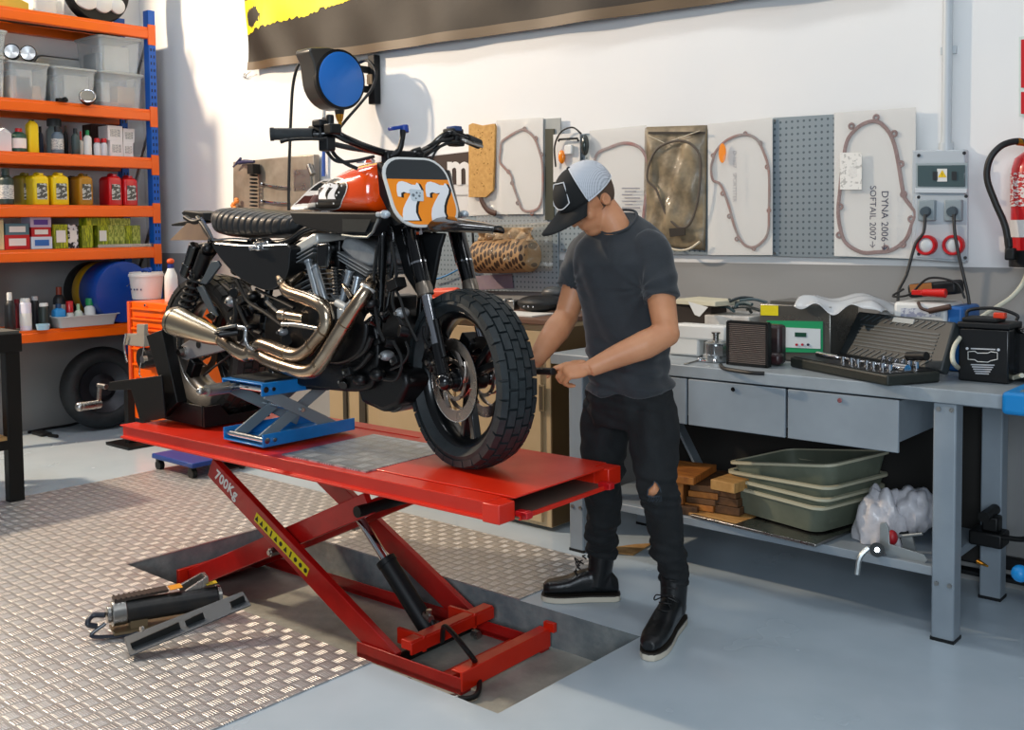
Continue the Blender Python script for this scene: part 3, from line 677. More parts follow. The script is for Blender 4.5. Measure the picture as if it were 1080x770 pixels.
# -- shelf one, top
z = SZ[0]
c = on(113, z, -7.25); t = thing('lamp_pod', 'large round black lamp pod with white lenses on the top shelf', 'lamp', c)
r = .235; cc = c+V(0, 0, r)
m = MB(); m.lathe([(0, -.12), (r*.8, -.12), (r, -.09), (r, -.01), (r*.96, 0), (0, 0)], cc, (1, -.0, 0), n=48); m.build('pod_body', M_blackp, t)
for (dy, dz, rr) in ((-.10, -.06, .1), (.02, -.09, .075), (.13, -.10, .058), (.0, .12, .08)):
    m = MB(); m.lathe([(0, .001), (rr, .001), (rr*.96, .018), (rr*.6, .03), (0, .034)], cc+V(0, dy, dz), (1, 0, 0), n=32); m.build('white_lens', M_white, t)
bin_('low white tub on the top shelf beside the black lamp pod', 40, 76, -10, z, None, lid=False, inside=[(0, .85, .7, T_wht)])
m = MB(); m.solid([on(8, z, -7.2)+V(0, 0, 0), on(39, z, -7.2), on(39, z, -7.2)+V(0, 0, .05), on(4, z, -7.2)+V(0, 0, .12)], V(-.25, 0, 0)); one(m, 'yellow_wedge', cm('#c9a93a', .6), 'flat yellow wedge lying at the left of the top shelf', 'wedge', bevel=.004)
carton('grey_box', 'grey box standing behind the yellow wedge on the top shelf', 20, 36, -12, z, cm('#5f6c78', .7), x=-7.5)

# ---------------------------------------------------------------- tool chest, bucket, tyre
M_eng0 = mat('dark_rim', '#33353a', .4, .6)
c0 = Pz(139, 441, .14); yc = c0.y; xc = c0.x
tc_ = thing('tool_chest', 'orange roller tool chest with drawers behind the lift', 'tool chest', (xc+.33, yc+.2, 0))
H1 = P(139, 318, yc).z; W1 = .5
m = MB(); m.box((xc+W1/2, yc+.22, (H1+.14)/2), (W1, .42, H1-.14)); m.build('chest_body', M_orange, tc_, bevel=.008)
z_ = H1-.035
for k, h in enumerate((.07, .07, .07, .07, .11, .11, .14, .14)):
    if z_-h < .17: break
    m = MB(); m.box((xc+W1/2+.015, yc+.004, z_-h/2), (W1-.08, .012, h-.01)); m.box((xc+W1/2+.015, yc-.008, z_-.012), (W1-.08, .02, .012)); m.build('drawer_front', M_orange, tc_, bevel=.002); z_ -= h
m = MB(); m.box((xc+.012, yc-.002, (H1+.14)/2), (.03, .02, H1-.14)); m.build('corner_strip', cm('#d85a28'), tc_, bevel=.004)
for (dx, dy) in ((.07, .06), (W1-.07, .06), (.07, .38), (W1-.07, .38)):
    m = MB(); m.cyl((xc+dx-.02, yc+dy, .05), (xc+dx+.02, yc+dy, .05), .05); m.box((xc+dx, yc+dy, .12), (.05, .04, .05)); m.build('caster', M_blackp, tc_)
m = MB(); m.cyl((xc+.23, yc-.0, H1-.02), (xc+.23, yc-.008, H1-.02), .01); m.build('lock', M_chrome, tc_)
bk = thing('bucket', 'white plastic bucket on the orange tool chest', 'bucket', (xc+.14, yc+.2, H1)); bc = V(P(155, 317, yc+.2).x, yc+.2, H1)
bh = P(155, 288, yc+.1).z-H1
m = MB(); m.lathe([(0, 0), (.095, 0), (.10, .004), (.118, bh*.84), (.124, bh*.84), (.124, bh*.93), (.117, bh*.94), (.117, bh), (.112, bh), (.10, .012), (0, .012)], bc, n=40); m.build('bucket_shell', M_white, bk)
m = MB(); m.tube([bc+V(-.123, -.02, bh*.86), bc+V(-.13, -.05, bh*.6), bc+V(-.05, -.125, bh*.5)], .003, n=6); m.build('bail_handle', M_steel, bk)
m = MB()
for dx in (-.06, -.02, .02, .045, .07): m.box(bc+V(dx, -math.sqrt(max(.001, .109**2-dx*dx))-.0, bh*.38), (.012, .004, .012))
m.build('print_marks', cm('#2a3a6a'), bk)
m = MB(); m.tube([bc+V(-.06, 0, bh+.008), bc+V(0, .03, bh+.02), bc+V(.08, -.02, bh+.008)], .014, n=8); m.ell(bc+V(.05, -.03, bh+.015), (.03, .02, .015)); one(m, 'glove', cm('#2b4fa0', .8), 'crumpled blue and yellow glove lying on the white bucket', 'glove')
sb = V(P(181, 317, yc+.16).x, yc+.16, H1); sh = P(181, 273, yc+.16).z-H1
t = thing('spray_bottle', 'white bottle with a blue collar and orange cap on the tool chest', 'bottle', sb)
m = MB(); m.lathe([(0, 0), (.042, 0), (.045, .005), (.045, sh*.5), (.042, sh*.62), (.025, sh*.74), (.02, sh*.8), (0, sh*.8)], sb, n=28); m.build('body', M_white, t)
m = MB(); m.lathe([(0, sh*.78), (.022, sh*.78), (.022, sh*.88), (0, sh*.88)], sb, n=20); m.build('collar', cm('#1c2f78'), t)
m = MB(); m.ell(sb+V(0, 0, sh*.94), (.026, .026, sh*.07)); m.build('cap', cm('#d9531c'), t)
m = MB(); q = V(P(195, 316, yc+.22).x, yc+.22, H1); m.box(q+V(0, 0, .04), (.09, .07, .08)).cyl(q+V(-.01, 0, .08), q+V(-.01, 0, .12), .012); one(m, 'blue_canister', cm('#2f86c8'), 'small light blue canister at the right of the tool chest top', 'canister', bevel=.01)
# machine parts beside the chest
t = thing('carburettor_stand', 'grey metal carburettor parts clamped in front of the orange tool chest', 'machine part', (xc+.2, yc-.2, .42))
y_ = yc-.16
m = MB(); m.solid([P(131, 352, y_), P(152, 352, y_), P(152, 366, y_), P(131, 364, y_)], V(0, .04, 0)); m.solid([P(144, 342, y_), P(152, 342, y_), P(152, 354, y_), P(144, 354, y_)], V(0, .03, 0)); m.build('bracket', cm('#8f8a80', .4), t, bevel=.004)
m = MB(); a_ = P(149, 378, y_); m.cyl(a_, a_+V(0, .1, 0), .07); m.cyl(a_+V(.05, -.02, -.02), a_+V(.05, .06, -.02), .035); m.build('black_body', M_blackp, t, bevel=.004)
m = MB(); m.cyl(a_+V(.06, -.03, 0), a_+V(.06, 0, 0), .025); m.tube([P(133, 352, y_-.02), P(131, 366, y_-.02), P(134, 382, y_-.02)], .008, n=8); m.tube([P(152, 365, y_-.02), P(147, 392, y_-.03), P(149, 398, y_-.03)], .004, n=6); m.build('metal_fitting', M_steel, t)
m = MB(); m.box((xc+.23, yc-.14, .21), (.05, .05, .42)); m.box((xc+.23, yc-.14, .01), (.3, .2, .02)); m.build('stand_post', M_blackm, t)
ty = thing('spare_tyre', 'black spare tyre and rim standing behind the tool chest under the rack', 'tyre', (-7.3, 3.85, 0))
tc0 = V(-7.33, 3.8, .305); ax = V(1, -.12, .1).normalized()
m = MB(); m.torus(tc0, ax, .235, .068, n=56, k=14, flat=1.2); m.build('tyre', M_rubber, ty)
m = MB(); m.lathe([(.06, -.05), (.1, -.03), (.17, -.05), (.185, -.06), (.185, .06), (.17, .05), (.1, .01), (.06, .05), (0, .05), (0, -.05)], tc0, ax, n=40); m.build('rim', M_eng0, ty)
# cable and rags on the floor under the rack
m = MB(); m.tube([Pz(30, 456, .01), Pz(50, 452, .01), Pz(75, 448, .01), Pz(95, 442, .01), V(-7.35, 3.75, .03)], .010, n=8); one(m, 'floor_cable', M_cable, 'black cable lying along the floor below the rack', 'cable')
m = MB(); c = Pz(44, 457, .012); m.box(c, (.16, .08, .022)); m.cyl(c+V(.1, 0, 0), c+V(.2, .02, 0), .012); one(m, 'cable_plug', M_blackp, 'black plug box lying on the floor below the rack', 'plug', bevel=.006)
# ---------------------------------------------------------------- black table at the left edge
tb = thing('black_workstand', 'black steel table cut off by the left edge with a wooden shelf', 'table', (-6.0, 2.0, 0))
xr = -5.70; H2 = P(20, 352, 2.48).z
for (x, y) in ((xr-.03, 2.455), (xr-.03, 1.1), (xr-.63, 2.455), (xr-.63, 1.1)):
    m = MB(); m.box((x, y, H2/2-.02), (.06, .08, H2-.04)); m.build('leg', M_blackm, tb, bevel=.003)
m = MB(); m.box((xr-.33, 1.78, H2-.05), (.68, 1.45, .1)); m.build('table_frame', M_blackm, tb, bevel=.004)
m = MB(); m.box((xr-.33, 1.78, H2+.008), (.66, 1.43, .014)); m.build('top_mat', cm('#4c4a44', .7), tb)
zs_ = P(5, 470, 2.4).z
m = MB(); m.box((xr-.33, 1.78, zs_), (.66, 1.3, .05)); m.build('lower_rail', M_blackm, tb)
m = MB(); m.box((xr-.33, 1.78, zs_+.035), (.64, 1.28, .02)); m.build('shelf_board', M_card, tb)
m = MB(); m.box((xr-.40, 1.98, zs_+.075), (.3, .5, .055)); one(m, 'wood_plank', mat('plank', '#c09055', .7, col2='#a87840', cs=12, stretch=(8, 1, 1)), 'light wooden plank on the shelf of the black table', 'plank', bevel=.002)
# blue dolly under the lift, far side
a_, b_ = Pz(160, 480, .09), Pz(212, 489, .09)
dl = thing('dolly', 'low blue wheeled dolly behind the red lift', 'dolly', ((a_.x+b_.x)/2, a_.y+.15, 0))
m = MB(); cxd = (a_.x+b_.x)/2; m.box((cxd, a_.y+.2, .085), ((b_-a_).length, .4, .03)); m.build('deck', mat('dolly_blue', '#1b3f8a', .4), dl, bevel=.006)
for (dx, dy) in ((.04, .03), (.40, .03), (.04, .37), (.40, .37)):
    m = MB(); q = V(a_.x+dx, a_.y+dy, .03); m.cyl(q-V(.0, .015, 0), q+V(0, .015, 0), .03); m.box(q+V(0, 0, .03), (.03, .035, .03)); m.build('caster', M_blackp, dl)
# ---------------------------------------------------------------- things on the back wall
def quad(m, pts, y, th, mt=0):
    A = [P(a, b, y) for a, b in pts]; return m.solid(A, V(0, -th, 0), mt)
def perf_mat(name, col, hole, s=.02, r=.2):
    m = mat(name, col, .38, .6); nt = m.node_tree; n = nt.nodes; L = nt.links; b = n['Principled BSDF']
    tc = n.new('ShaderNodeTexCoord'); mp = n.new('ShaderNodeMapping'); mp.inputs['Scale'].default_value = (1/s, 1, 1/s); L.new(tc.outputs['Object'], mp.inputs['Vector'])
    fr = n.new('ShaderNodeVectorMath'); fr.operation = 'FRACTION'; L.new(mp.outputs[0], fr.inputs[0])
    su = n.new('ShaderNodeVectorMath'); su.operation = 'SUBTRACT'; su.inputs[1].default_value = (.5, 0, .5); L.new(fr.outputs[0], su.inputs[0])
    sp = n.new('ShaderNodeVectorMath'); sp.operation = 'MULTIPLY'; sp.inputs[1].default_value = (1, 0, 1); L.new(su.outputs[0], sp.inputs[0])
    ln = n.new('ShaderNodeVectorMath'); ln.operation = 'LENGTH'; L.new(sp.outputs[0], ln.inputs[0])
    lt = n.new('ShaderNodeMath'); lt.operation = 'LESS_THAN'; lt.inputs[1].default_value = r; L.new(ln.outputs['Value'], lt.inputs[0])
    mx = n.new('ShaderNodeMix'); mx.data_type = 'RGBA'; mx.inputs['A'].default_value = lin(col); mx.inputs['B'].default_value = lin(hole); L.new(lt.outputs[0], mx.inputs['Factor']); L.new(mx.outputs['Result'], b.inputs['Base Color'])
    return m
M_peg = perf_mat('pegboard_steel', '#a2b0b8', '#6c7a82', s=.028)
def pegboard(pts, y, label):
    m = MB(); quad(m, pts, y, .012); t = thing('pegboard', label, 'pegboard', P(*pts[-1], y)); o = m.build('panel', M_peg, t, bevel=.001)
    m = MB()
    for (a, b) in pts: q = P(a, b, y-.012); c_ = sum((P(*k, y-.012) for k in pts), Vector())/4; q = q+(c_-q)*.04; m.cyl(q, q+V(0, -.006, 0), .006, n=10)
    m.build('screws', M_steel, t); return t
pegboard([(815, 124.5), (963, 116), (963, 274), (815, 270)], 4.385, 'tall perforated steel pegboard between the two white gasket sheets')
pegboard([(592, 142), (813, 134), (813, 270), (592, 266)], 4.385, 'perforated steel pegboard mostly hidden behind the gasket packets')
pegboard([(455, 229), (590, 226), (590, 308), (455, 306)], 4.385, 'dull perforated steel panel behind the brown chain packet')
M_film = mat('packet_film', '#e4e4e2', .15, alpha=.16, coat=.5, bump=.6, bs=12, stretch=(1, 1, 1))
M_sheet = mat('gasket_sheet', '#d9d7d2', .6, bump=.05, bs=8)
M_gask = mat('gasket_brown', '#6e4640', .6, col2='#8a6a66', cs=18)
M_gaskg = mat('gasket_grey', '#7f7470', .6, col2='#8d5a4c', cs=14)
def film(m, pts, y, n=14, amp=.006, seed=1):
    # crinkled plastic film over a quad
    A = [P(a, b, y) for a, b in pts]; rnd = random.Random(seed); ph = [rnd.uniform(0, 6) for _ in range(8)]
    def fn(u, v):
        p = A[0]*(1-u)*(1-v)+A[1]*u*(1-v)+A[2]*u*v+A[3]*(1-u)*v
        e = min(1, 8*min(u, 1-u), 8*min(v, 1-v)) ; w = math.sin(u*9+v*14+ph[0])+math.sin(u*21-v*7+ph[1])*.7+math.sin(v*33+u*5+ph[2])*.5
        return p+V(0, -abs(w)*amp*(.3+.7*e), 0)
    return m.grid(fn, n, n)
def gasket_packet(label, pts, loop, wid, mt, tabs=(), y=4.36, seed=1, sheet_inset=None, doubled=False):
    t = thing('gasket_packet', label, 'gasket packet', (P(*pts[3], y)+P(*pts[2], y))/2)
    m = MB(); quad(m, sheet_inset or pts, y, .003); m.build('backing_sheet', M_sheet, t)
    L3 = [P(a, b, y-.009) for a, b in loop]
    m = MB(); 
    if loop: m.tube(L3, wid, n=8, sub=5, closed=True, flat=.5, up=(0, 1, 0))
    for (a, b) in tabs: q = P(a, b, y-.009); m.torus(q, (0, 1, 0), wid*1.25, wid*.6, n=16, k=6)
    m.build('gasket', mt, t)
    m = MB(); film(m, pts, y-.02, seed=seed); m.build('film', M_film, t)
    return t
g4 = gasket_packet('large white gasket packet with brown gasket and handwriting beside the socket box',
  [(880, 119), (966, 113), (966, 273), (880, 270)],
  [(888, 180), (893, 150), (903, 136), (915, 129), (927, 129), (938, 140), (944, 155), (948, 175), (952, 200), (955, 210), (965, 224), (962, 236), (955, 253), (940, 264), (925, 266), (908, 266), (892, 256), (886, 240), (884, 222), (886, 200)], .0085, M_gask,
  tabs=[(898, 133), (924, 124), (943, 141), (950, 173), (953, 205), (961, 231), (952, 258), (934, 262), (886, 218), (885, 248)], seed=2)
m = MB(); quad(m, [(886, 161), (909, 161), (909, 200), (886, 200)], 4.335, .002); m.build('note_slip', mat('note_paper', '#e6e3dc', .7, col2='#b9b6b0', cs=60, cmin=.55, cmax=.6), g4)
u = (P(930, 260, 4.33)-P(930, 200, 4.33)).normalized(); v_ = V(1, 0, 0)
M_ink = mat('marker_ink', '#2a2f4a', .6)
m = MB(); m.text('DYNA 2006\u2192', P(933, 233, 4.329), (0, 0, -1), (1, 0, 0), .042, align='CENTER'); m.build('handwriting', M_ink, g4); m = MB(); m.text('SOFTAIL 2007\u2192', P(920.5, 229, 4.329), (0, 0, -1), (1, 0, 0), .038, align='CENTER'); m.build('handwriting', M_ink, g4)
g3 = gasket_packet('white gasket packet with a brown gasket and an orange oval sticker',
  [(747, 131), (815, 124), (815, 269), (747, 269)],
  [(752, 168), (756, 158), (768, 147), (785, 142), (798, 147), (806, 162), (811, 182), (811, 225), (810, 245), (803, 256), (793, 261), (783, 256), (775, 240), (768, 215), (760, 195), (752, 190), (750, 178)], .0065, M_gaskg,
  tabs=[(786, 141), (802, 151), (809, 176), (811, 222), (795, 262), (777, 252), (769, 228), (762, 204), (752, 164)], seed=3)
m = MB(); c = P(762, 161.5, 4.335); m.prism([(.019*math.cos(a), .045*math.sin(a)) for a in np.linspace(0, 2*pi, 25)[:-1]], c, (1, 0, 0), (0, 0, 1), .002); m.build('oval_sticker', mat('sticker_orange', '#f08a1c', .5), g3)
m = MB(); m.text('D-1607   SPORTSTER', P(775, 186, 4.33), (0, 0, -1), (1, 0, 0), .026); m.build('handwriting', mat('faint_ink', '#8f8f96', .6), g3)
g2 = gasket_packet('white gasket packet directly behind the capped head with a red brown gasket',
  [(622, 138), (682, 132), (682, 262), (622, 262)],
  [(626, 175), (630, 162), (642, 156), (658, 151), (672, 154), (680, 163), (684, 180), (680, 215), (676, 240), (665, 254), (650, 250), (642, 225), (632, 200), (625, 188)], .0085, mat('gasket_red', '#8f4038', .6, col2='#8d8480', cs=9), seed=4)
m = MB(); 
for k in range(7): quad(m, [(656+(k % 2)*3, 198+k*3.4), (675-(k % 3)*4, 198+k*3.4), (675-(k % 3)*4, 199.3+k*3.4), (656+(k % 2)*3, 199.3+k*3.4)], 4.335, .001)
m.build('print_lines', mat('faint_ink', '#8f8f96', .6), g2)
g1 = gasket_packet('white gasket packet with a thin grey gasket left of the capped head',
  [(524, 127), (573, 124), (573, 226), (524, 226)],
  [(529, 150), (535, 145), (545, 139), (553, 137), (563, 145), (569, 160), (572, 175), (572, 205), (568, 219), (559, 223), (551, 221), (547, 212), (541, 195), (539, 185), (531, 176), (527, 170), (528, 158)], .0075, M_gaskg,
  tabs=[(553, 136), (565, 146), (571, 163), (561, 225), (546, 214), (540, 193), (536, 181)], seed=5)
# camo brown packet
t = thing('brown_packet', 'brown and tan plastic packet with folded parts hanging beside the white gaskets', 'packet', P(712, 264, 4.36))
M_camo = mat('brown_film', '#9a896c', .5, col2='#635845', cs=9, coat=.1, bump=.8, bs=12, rvar=.15)
m = MB()
A = [P(a, b, 4.36) for a, b in ((680, 134), (746, 132), (744, 264), (678, 258))]
rnd = random.Random(4)
def fnc(u, v):
    p = A[0]*(1-u)*(1-v)+A[1]*u*(1-v)+A[2]*u*v+A[3]*(1-u)*v; e = min(1, 6*min(u, 1-u), 6*min(v, 1-v))
    w = math.sin(u*8+v*5)*.5+math.sin(v*17-u*9)*.35+math.sin(u*25+v*11)*.25
    return p+V(0, -(.03+.018*w)*e, 0)
m.grid(fnc, 26, 34); m.build('film', M_camo, t, solid=.002)
m = MB(); m.tube([P(a, b, 4.318) for a, b in ((684, 175), (692, 158), (706, 150), (722, 149), (735, 158), (739, 175), (736, 210), (728, 235), (716, 240), (702, 225), (692, 200), (683, 190))], .006, n=8, closed=True, flat=.6, up=(0, 1, 0)); m.build('gasket', mat('gasket_dark', '#4f463d', .5), t)
m = MB(); quad(m, [(684, 139), (744, 139), (744, 141.5), (684, 141.5)], 4.335, .004); m.build('dark_strip', cm('#241f1a', .6), t); m = MB(); quad(m, [(706, 241), (723, 240), (723, 248), (707, 250)], 4.318, .004); m.build('dark_strip', cm('#241f1a', .6), t)
m = MB(); m.tube([P(684, 143, 4.325), P(701, 151, 4.32), P(738, 138, 4.325)], 0.0025, n=6, sub=1); m.build('fold_seam', mat('seam', '#c9bda4', .3), t); m = MB()
m.tube([P(700, 255, 4.32), P(708, 262, 4.315), P(718, 264, 4.315), P(728, 262, 4.315), P(738, 255, 4.32)], .006, n=6)
m.build('fold_seam', mat('seam', '#c9bda4', .3), t)
# orange brown cork board gasket and dark curved strip under it
t = thing('cork_board', 'flat tan cork board with clipped corners hanging left of the gasket packets', 'board', P(508, 207, 4.36))
m = MB(); quad(m, [(496, 132), (500, 130), (510, 132.5), (523, 130.5), (524, 134), (521.5, 201), (514, 208), (496, 208)], 4.35, .014); m.build('board', mat('cork_tan', '#cc9f5a', .7, col2='#b98a48', cs=40), t, bevel=.001)
m = MB()
for k in range(34):
    a, b = random.uniform(499, 519), random.uniform(137, 204); q = P(a, b, 4.3355); m.box(q, (random.uniform(.004, .012), .0015, random.uniform(.003, .006)), rot=Matrix.Rotation(random.uniform(-1, 1), 3, 'Y'))
m.build('flecks', mat('cork_dark', '#8a6428', .8), t)
t = gasket_packet('white packet with a dark curved strip hanging below the tan board', [(494, 200), (524, 199), (524, 226), (494, 228)], [], .01, M_gaskg, seed=7, y=4.37)
m = MB(); m.tube([P(506, 204, 4.345), P(509, 214, 4.345), P(515, 222, 4.345), P(523, 225, 4.345)], .016, n=8, flat=.4, up=(0, 1, 0)); m.build('curved_strip', cm('#4a3028', .6), t)
# sign with a white letter
t = thing('letter_sign', 'dark brown sign with a cropped white letter m behind the handlebar', 'sign', P(480, 228, 4.38))
m = MB(); quad(m, [(440, 165.5), (496, 159), (496, 226), (440, 228)], 4.385, .006); m.build('sign_panel', cm('#d6d5d3', .6), t)
m = MB(); quad(m, [(440, 166.5), (495.5, 160), (495.5, 194), (440, 196)], 4.378, .003); m.build('dark_field', cm('#2a1712', .5), t)
m = MB(); m.text('m', P(484, 179.5, 4.373), (1, 0, -.06), (0, 0, 1), .26, h=.001, offset=.008); m.build('letter', cm('#dddbd8', .5), t)
m = MB(); quad(m, [(440, 206.5), (495.5, 204.5), (495.5, 206), (440, 208)], 4.378, .003); m.build('fold_line', cm('#b4b2b0', .5), t)
# brown chain packet
t = thing('chain_packet', 'bulky plastic packet with a brown perforated roll inside hung on the steel panel', 'packet', P(530, 292, 4.3))
m = MB(); c = (P(503, 272, 4.3)+P(562, 268, 4.3))/2; w_ = (P(562, 268, 4.3)-P(503, 268, 4.3)).length; h_ = P(530, 255, 4.3).z-P(530, 290, 4.3).z
M_roll = mat('perforated_roll', '#a98458', .6)
n = M_roll.node_tree.nodes; L = M_roll.node_tree.links
tcn = n.new('ShaderNodeTexCoord'); mpn = n.new('ShaderNodeMapping'); mpn.inputs['Scale'].default_value = (38, 10, 22); mpn.inputs['Rotation'].default_value = (0, .3, 0)
L.new(tcn.outputs['Object'], mpn.inputs[0]); vn = n.new('ShaderNodeTexVoronoi'); vn.inputs['Randomness'].default_value = .25; vn.inputs['Scale'].default_value = 1; L.new(mpn.outputs[0], vn.inputs['Vector'])
ltn = n.new('ShaderNodeMath'); ltn.operation = 'LESS_THAN'; ltn.inputs[1].default_value = .42; L.new(vn.outputs['Distance'], ltn.inputs[0])
mxn = n.new('ShaderNodeMix'); mxn.data_type = 'RGBA'; mxn.inputs['A'].default_value = lin('#a88358'); mxn.inputs['B'].default_value = lin('#3a2618'); L.new(ltn.outputs[0], mxn.inputs['Factor']); L.new(mxn.outputs['Result'], n['Principled BSDF'].inputs['Base Color'])
m.lathe([(0, -w_/2), (h_*.40, -w_/2), (h_*.5, -w_/2+.02), (h_*.52, 0), (h_*.5, w_/2-.02), (h_*.40, w_/2), (0, w_/2)], c, (1, 0, .04), n=32); m.build('roll', M_roll, t)
m = MB()
A2 = [P(a, b, 4.27) for a, b in ((503, 238), (574, 234), (574, 286), (501, 291))]
def fnc2(u, v):
    p = A2[0]*(1-u)*(1-v)+A2[1]*u*(1-v)+A2[2]*u*v+A2[3]*(1-u)*v; e = min(1, 4*min(u, 1-u), 4*min(v, 1-v))
    return p+V(0, .07-(.115+.02*math.sin(u*24+v*9)+.018*math.sin(u*11-v*15))*e, 0)
m.grid(fnc2, 30, 20); m.build('film', mat('film_tan', '#c9b493', .15, alpha=.22, coat=.6, bump=1, bs=15), t)
m = MB(); m.grid(lambda u_, v: P(506+58*u_, 240+14*v, 4.29)+V(0, -.02*abs(math.sin(u_*23)+math.sin(u_*9+v*5)), 0), 30, 6); m.build('crinkled_paper', mat('tan_paper', '#bfa27c', .5, col2='#8c6f4c', cs=30), t, solid=.002)
m = MB(); quad(m, [(503, 227), (578, 226), (578, 236), (503, 238)], 4.37, .004); one(m, 'film_sheet', M_film, 'creased clear film strip above the brown chain packet', 'plastic film')
m = MB(); m.tube([P(498, 238, 4.34), P(499, 262, 4.34), P(494, 270, 4.34), P(490, 280, 4.34), P(497, 285, 4.34), P(503, 276, 4.34)], .007, n=8); one(m, 'black_cable_loop', M_cable, 'black cable loop hanging left of the brown chain packet', 'cable')
m = MB(); m.tube([P(455, 296, 4.34), P(470, 291, 4.34), P(484, 284, 4.34)], .005, n=8); one(m, 'blue_cable', cm('#1e78b4'), 'short blue cable on the wall behind the front forks', 'cable')
# pink stained sheet on panel
m = MB(); quad(m, [(498, 291), (540, 289), (542, 304), (500, 306)], 4.37, .002); one(m, 'pink_leaflet', mat('pinkish', '#8f8088', .5, col2='#7f6f86', cs=9), 'faded pink and grey leaflet under the brown chain packet', 'leaflet')
# grey strip packet behind lamps
t = thing('grey_sleeve', 'narrow grey sleeve with an olive strip between the gasket packet and the indicator lamps', 'sleeve', P(583, 230, 4.37))
m = MB(); quad(m, [(574, 125.5), (592, 124.5), (592, 232), (574, 232)], 4.375, .008); m.build('sleeve', cm('#9fa3a1', .4), t)
m = MB(); quad(m, [(575.5, 136), (585, 136), (585, 232), (575.5, 232)], 4.364, .006); m.build('olive_strip', cm('#35382c', .5), t)
# indicator lamps packet
t = thing('lamp_packet', 'white card with an orange indicator lamp and a dark lens above the cap', 'packet', P(600, 180, 4.35))
m = MB(); quad(m, [(584, 142), (612, 140), (612, 190), (584, 192)], 4.36, .004); m.build('card', M_sheet, t)
m = MB(); m.ell(P(592.5, 165.5, 4.335), (.021, .014, .036)); m.build('orange_lens', mat('amber_lens', '#f08410', .2, coat=.5), t)
m = MB(); m.tube([P(586, 176, 4.34), P(585, 154, 4.33), P(592, 139, 4.32), P(604, 134.5, 4.32), P(613, 141, 4.32)], .0045, n=8); m.tube([P(589, 149, 4.33), P(590, 147, 4.33), P(609, 146, 4.33), P(610, 149, 4.33)], .006, n=6, sub=1); m.build('wire_frame', M_blackp, t)
m = MB(); m.ell(P(617, 153, 4.33), (.022, .02, .055)); m.ell(P(617, 153, 4.318), (.012, .016, .045)); m.build('dark_lens', mat('dark_lens', '#1c2a28', .2, coat=.5), t)
m = MB(); m.box(P(600, 158, 4.34), (.05, .02, .05)); m.build('foam_pad', M_white, t, bevel=.006)
# wall cabinet of brushed metal behind the saddle
t = thing('metal_case', 'brushed metal flat case with latches on the wall behind the saddle', 'metal case', P(300, 220, 4.36))
M_br = mat('brushed_metal', '#a89e90', .35, .35, col2='#857b6e', cs=5, rvar=.15)
m = MB(); quad(m, [(252, 171), (337, 163), (339, 224), (252, 224)], 4.385, .05); m.build('case_shell', M_br, t, bevel=.006)
for (a, b, a2, b2) in ((276, 194, 304, 197.5), (276, 212, 304, 214)):
    m = MB(); m.tube([P(a, b, 4.32), P((a+a2)/2, (b+b2)/2+.6, 4.31), P(a2, b2, 4.32)], .008, n=8); m.ell(P(a, b, 4.32), .013); m.build('latch', M_chrome, t)
m = MB(); m.cyl(P(326, 174, 4.32), P(330, 184, 4.32), .02); m.box(P(327, 192, 4.33), (.03, .02, .10)); m.box(P(318, 190, 4.335), (.16, .004, .14)); m.build('hasp', M_steel, t)
m = MB(); 
c0 = P(267, 181, 4.29)
m.box(P(267.5, 178.5, 4.29), (.065, .06, .065)); 
hh = P(267, 176, 4.29).z-P(267, 220, 4.29).z
for k in range(9): m.torus(P(267.5, 185+k*4, 4.29), (0, .1, 1), .022, .006, n=20, k=6)
one(m, 'coil_spring', M_blackp, 'black coil spring with a green cap in front of the metal case', 'spring')
m = MB(); m.tube([P(252, 172, 4.3), P(258, 170.5, 4.29), P(268, 170.5, 4.29)], [.012, .016, .01], n=10); m.tube([P(249, 173, 4.3), P(254, 167, 4.3)], .01, n=8); m.tube([P(249, 173, 4.3), P(246, 176, 4.3)], .006, n=8)
one(m, 'trigger_nozzle', cm('#2c2f52'), 'small dark violet trigger nozzle at the top of the coil spring', 'nozzle')
m = MB(); m.cyl(P(341.5, 157, 4.37), P(341, 186, 4.37), .011); one(m, 'blue_tube', cm('#3358a8'), 'thin blue vertical tube on the wall beside the metal case', 'tube')
m = MB(); c = P(248, 215, 4.3); 
for k in range(6): m.ell(c+V(random.uniform(-.03, .03), 0, random.uniform(-.03, .03)), (.02, .015, .014))
one(m, 'orange_ribbon', cm('#e8883a', .6), 'small crumpled orange ribbon on the wall behind the saddle tail', 'ribbon')
m = MB(); m.box(P(205, 223, 4.30)+V(0, .0, 0), (.02, .02, .02))
# hose reel
t = thing('hose_reel', 'black wall hose reel with a blue disc above the motorcycle', 'hose reel', P(352, 120, 4.1))
d = V(1, -.06, 0).normalized(); yc_ = 4.10
C0 = P(362, 83, yc_); R_ = .168
ex_ = V(-d.y, d.x, 0)   # sideways in the disc plane
ex_ = V(.06, 1, 0).normalized()
C0 = P(361.5, 83.5, yc_)
m = MB()
pl = []
for a in np.linspace(-40, 215, 24): pl.append((R_*1.06*math.cos(math.radians(a-0)), R_*1.06*math.sin(math.radians(a))))
body = [(R_*1.06*math.cos(math.radians(a)), R_*1.06*math.sin(math.radians(a))) for a in list(range(95, -181, -12))]
body += [(-R_*1.12, R_*.45), (-R_*1.32, R_*.86), (-R_*1.25, R_*1.0), (-R_*.5, R_*1.08)]
m.prism(body, C0-d*.17, ex_, (0, 0, 1), .15); 
for v in m.v: pass
m.build('housing', mat('reel_dark', '#3a3834', .4, coat=.1), t, bevel=.012, seg=3)
m = MB(); m.lathe([(0, 0), (R_*.93, 0), (R_*.97, .004), (R_*.97, .02), (R_*.9, .026), (0, .028)], C0-d*.03, d, n=56); m.build('disc', mat('reel_blue', '#2078d6', .4, coat=.1), t)
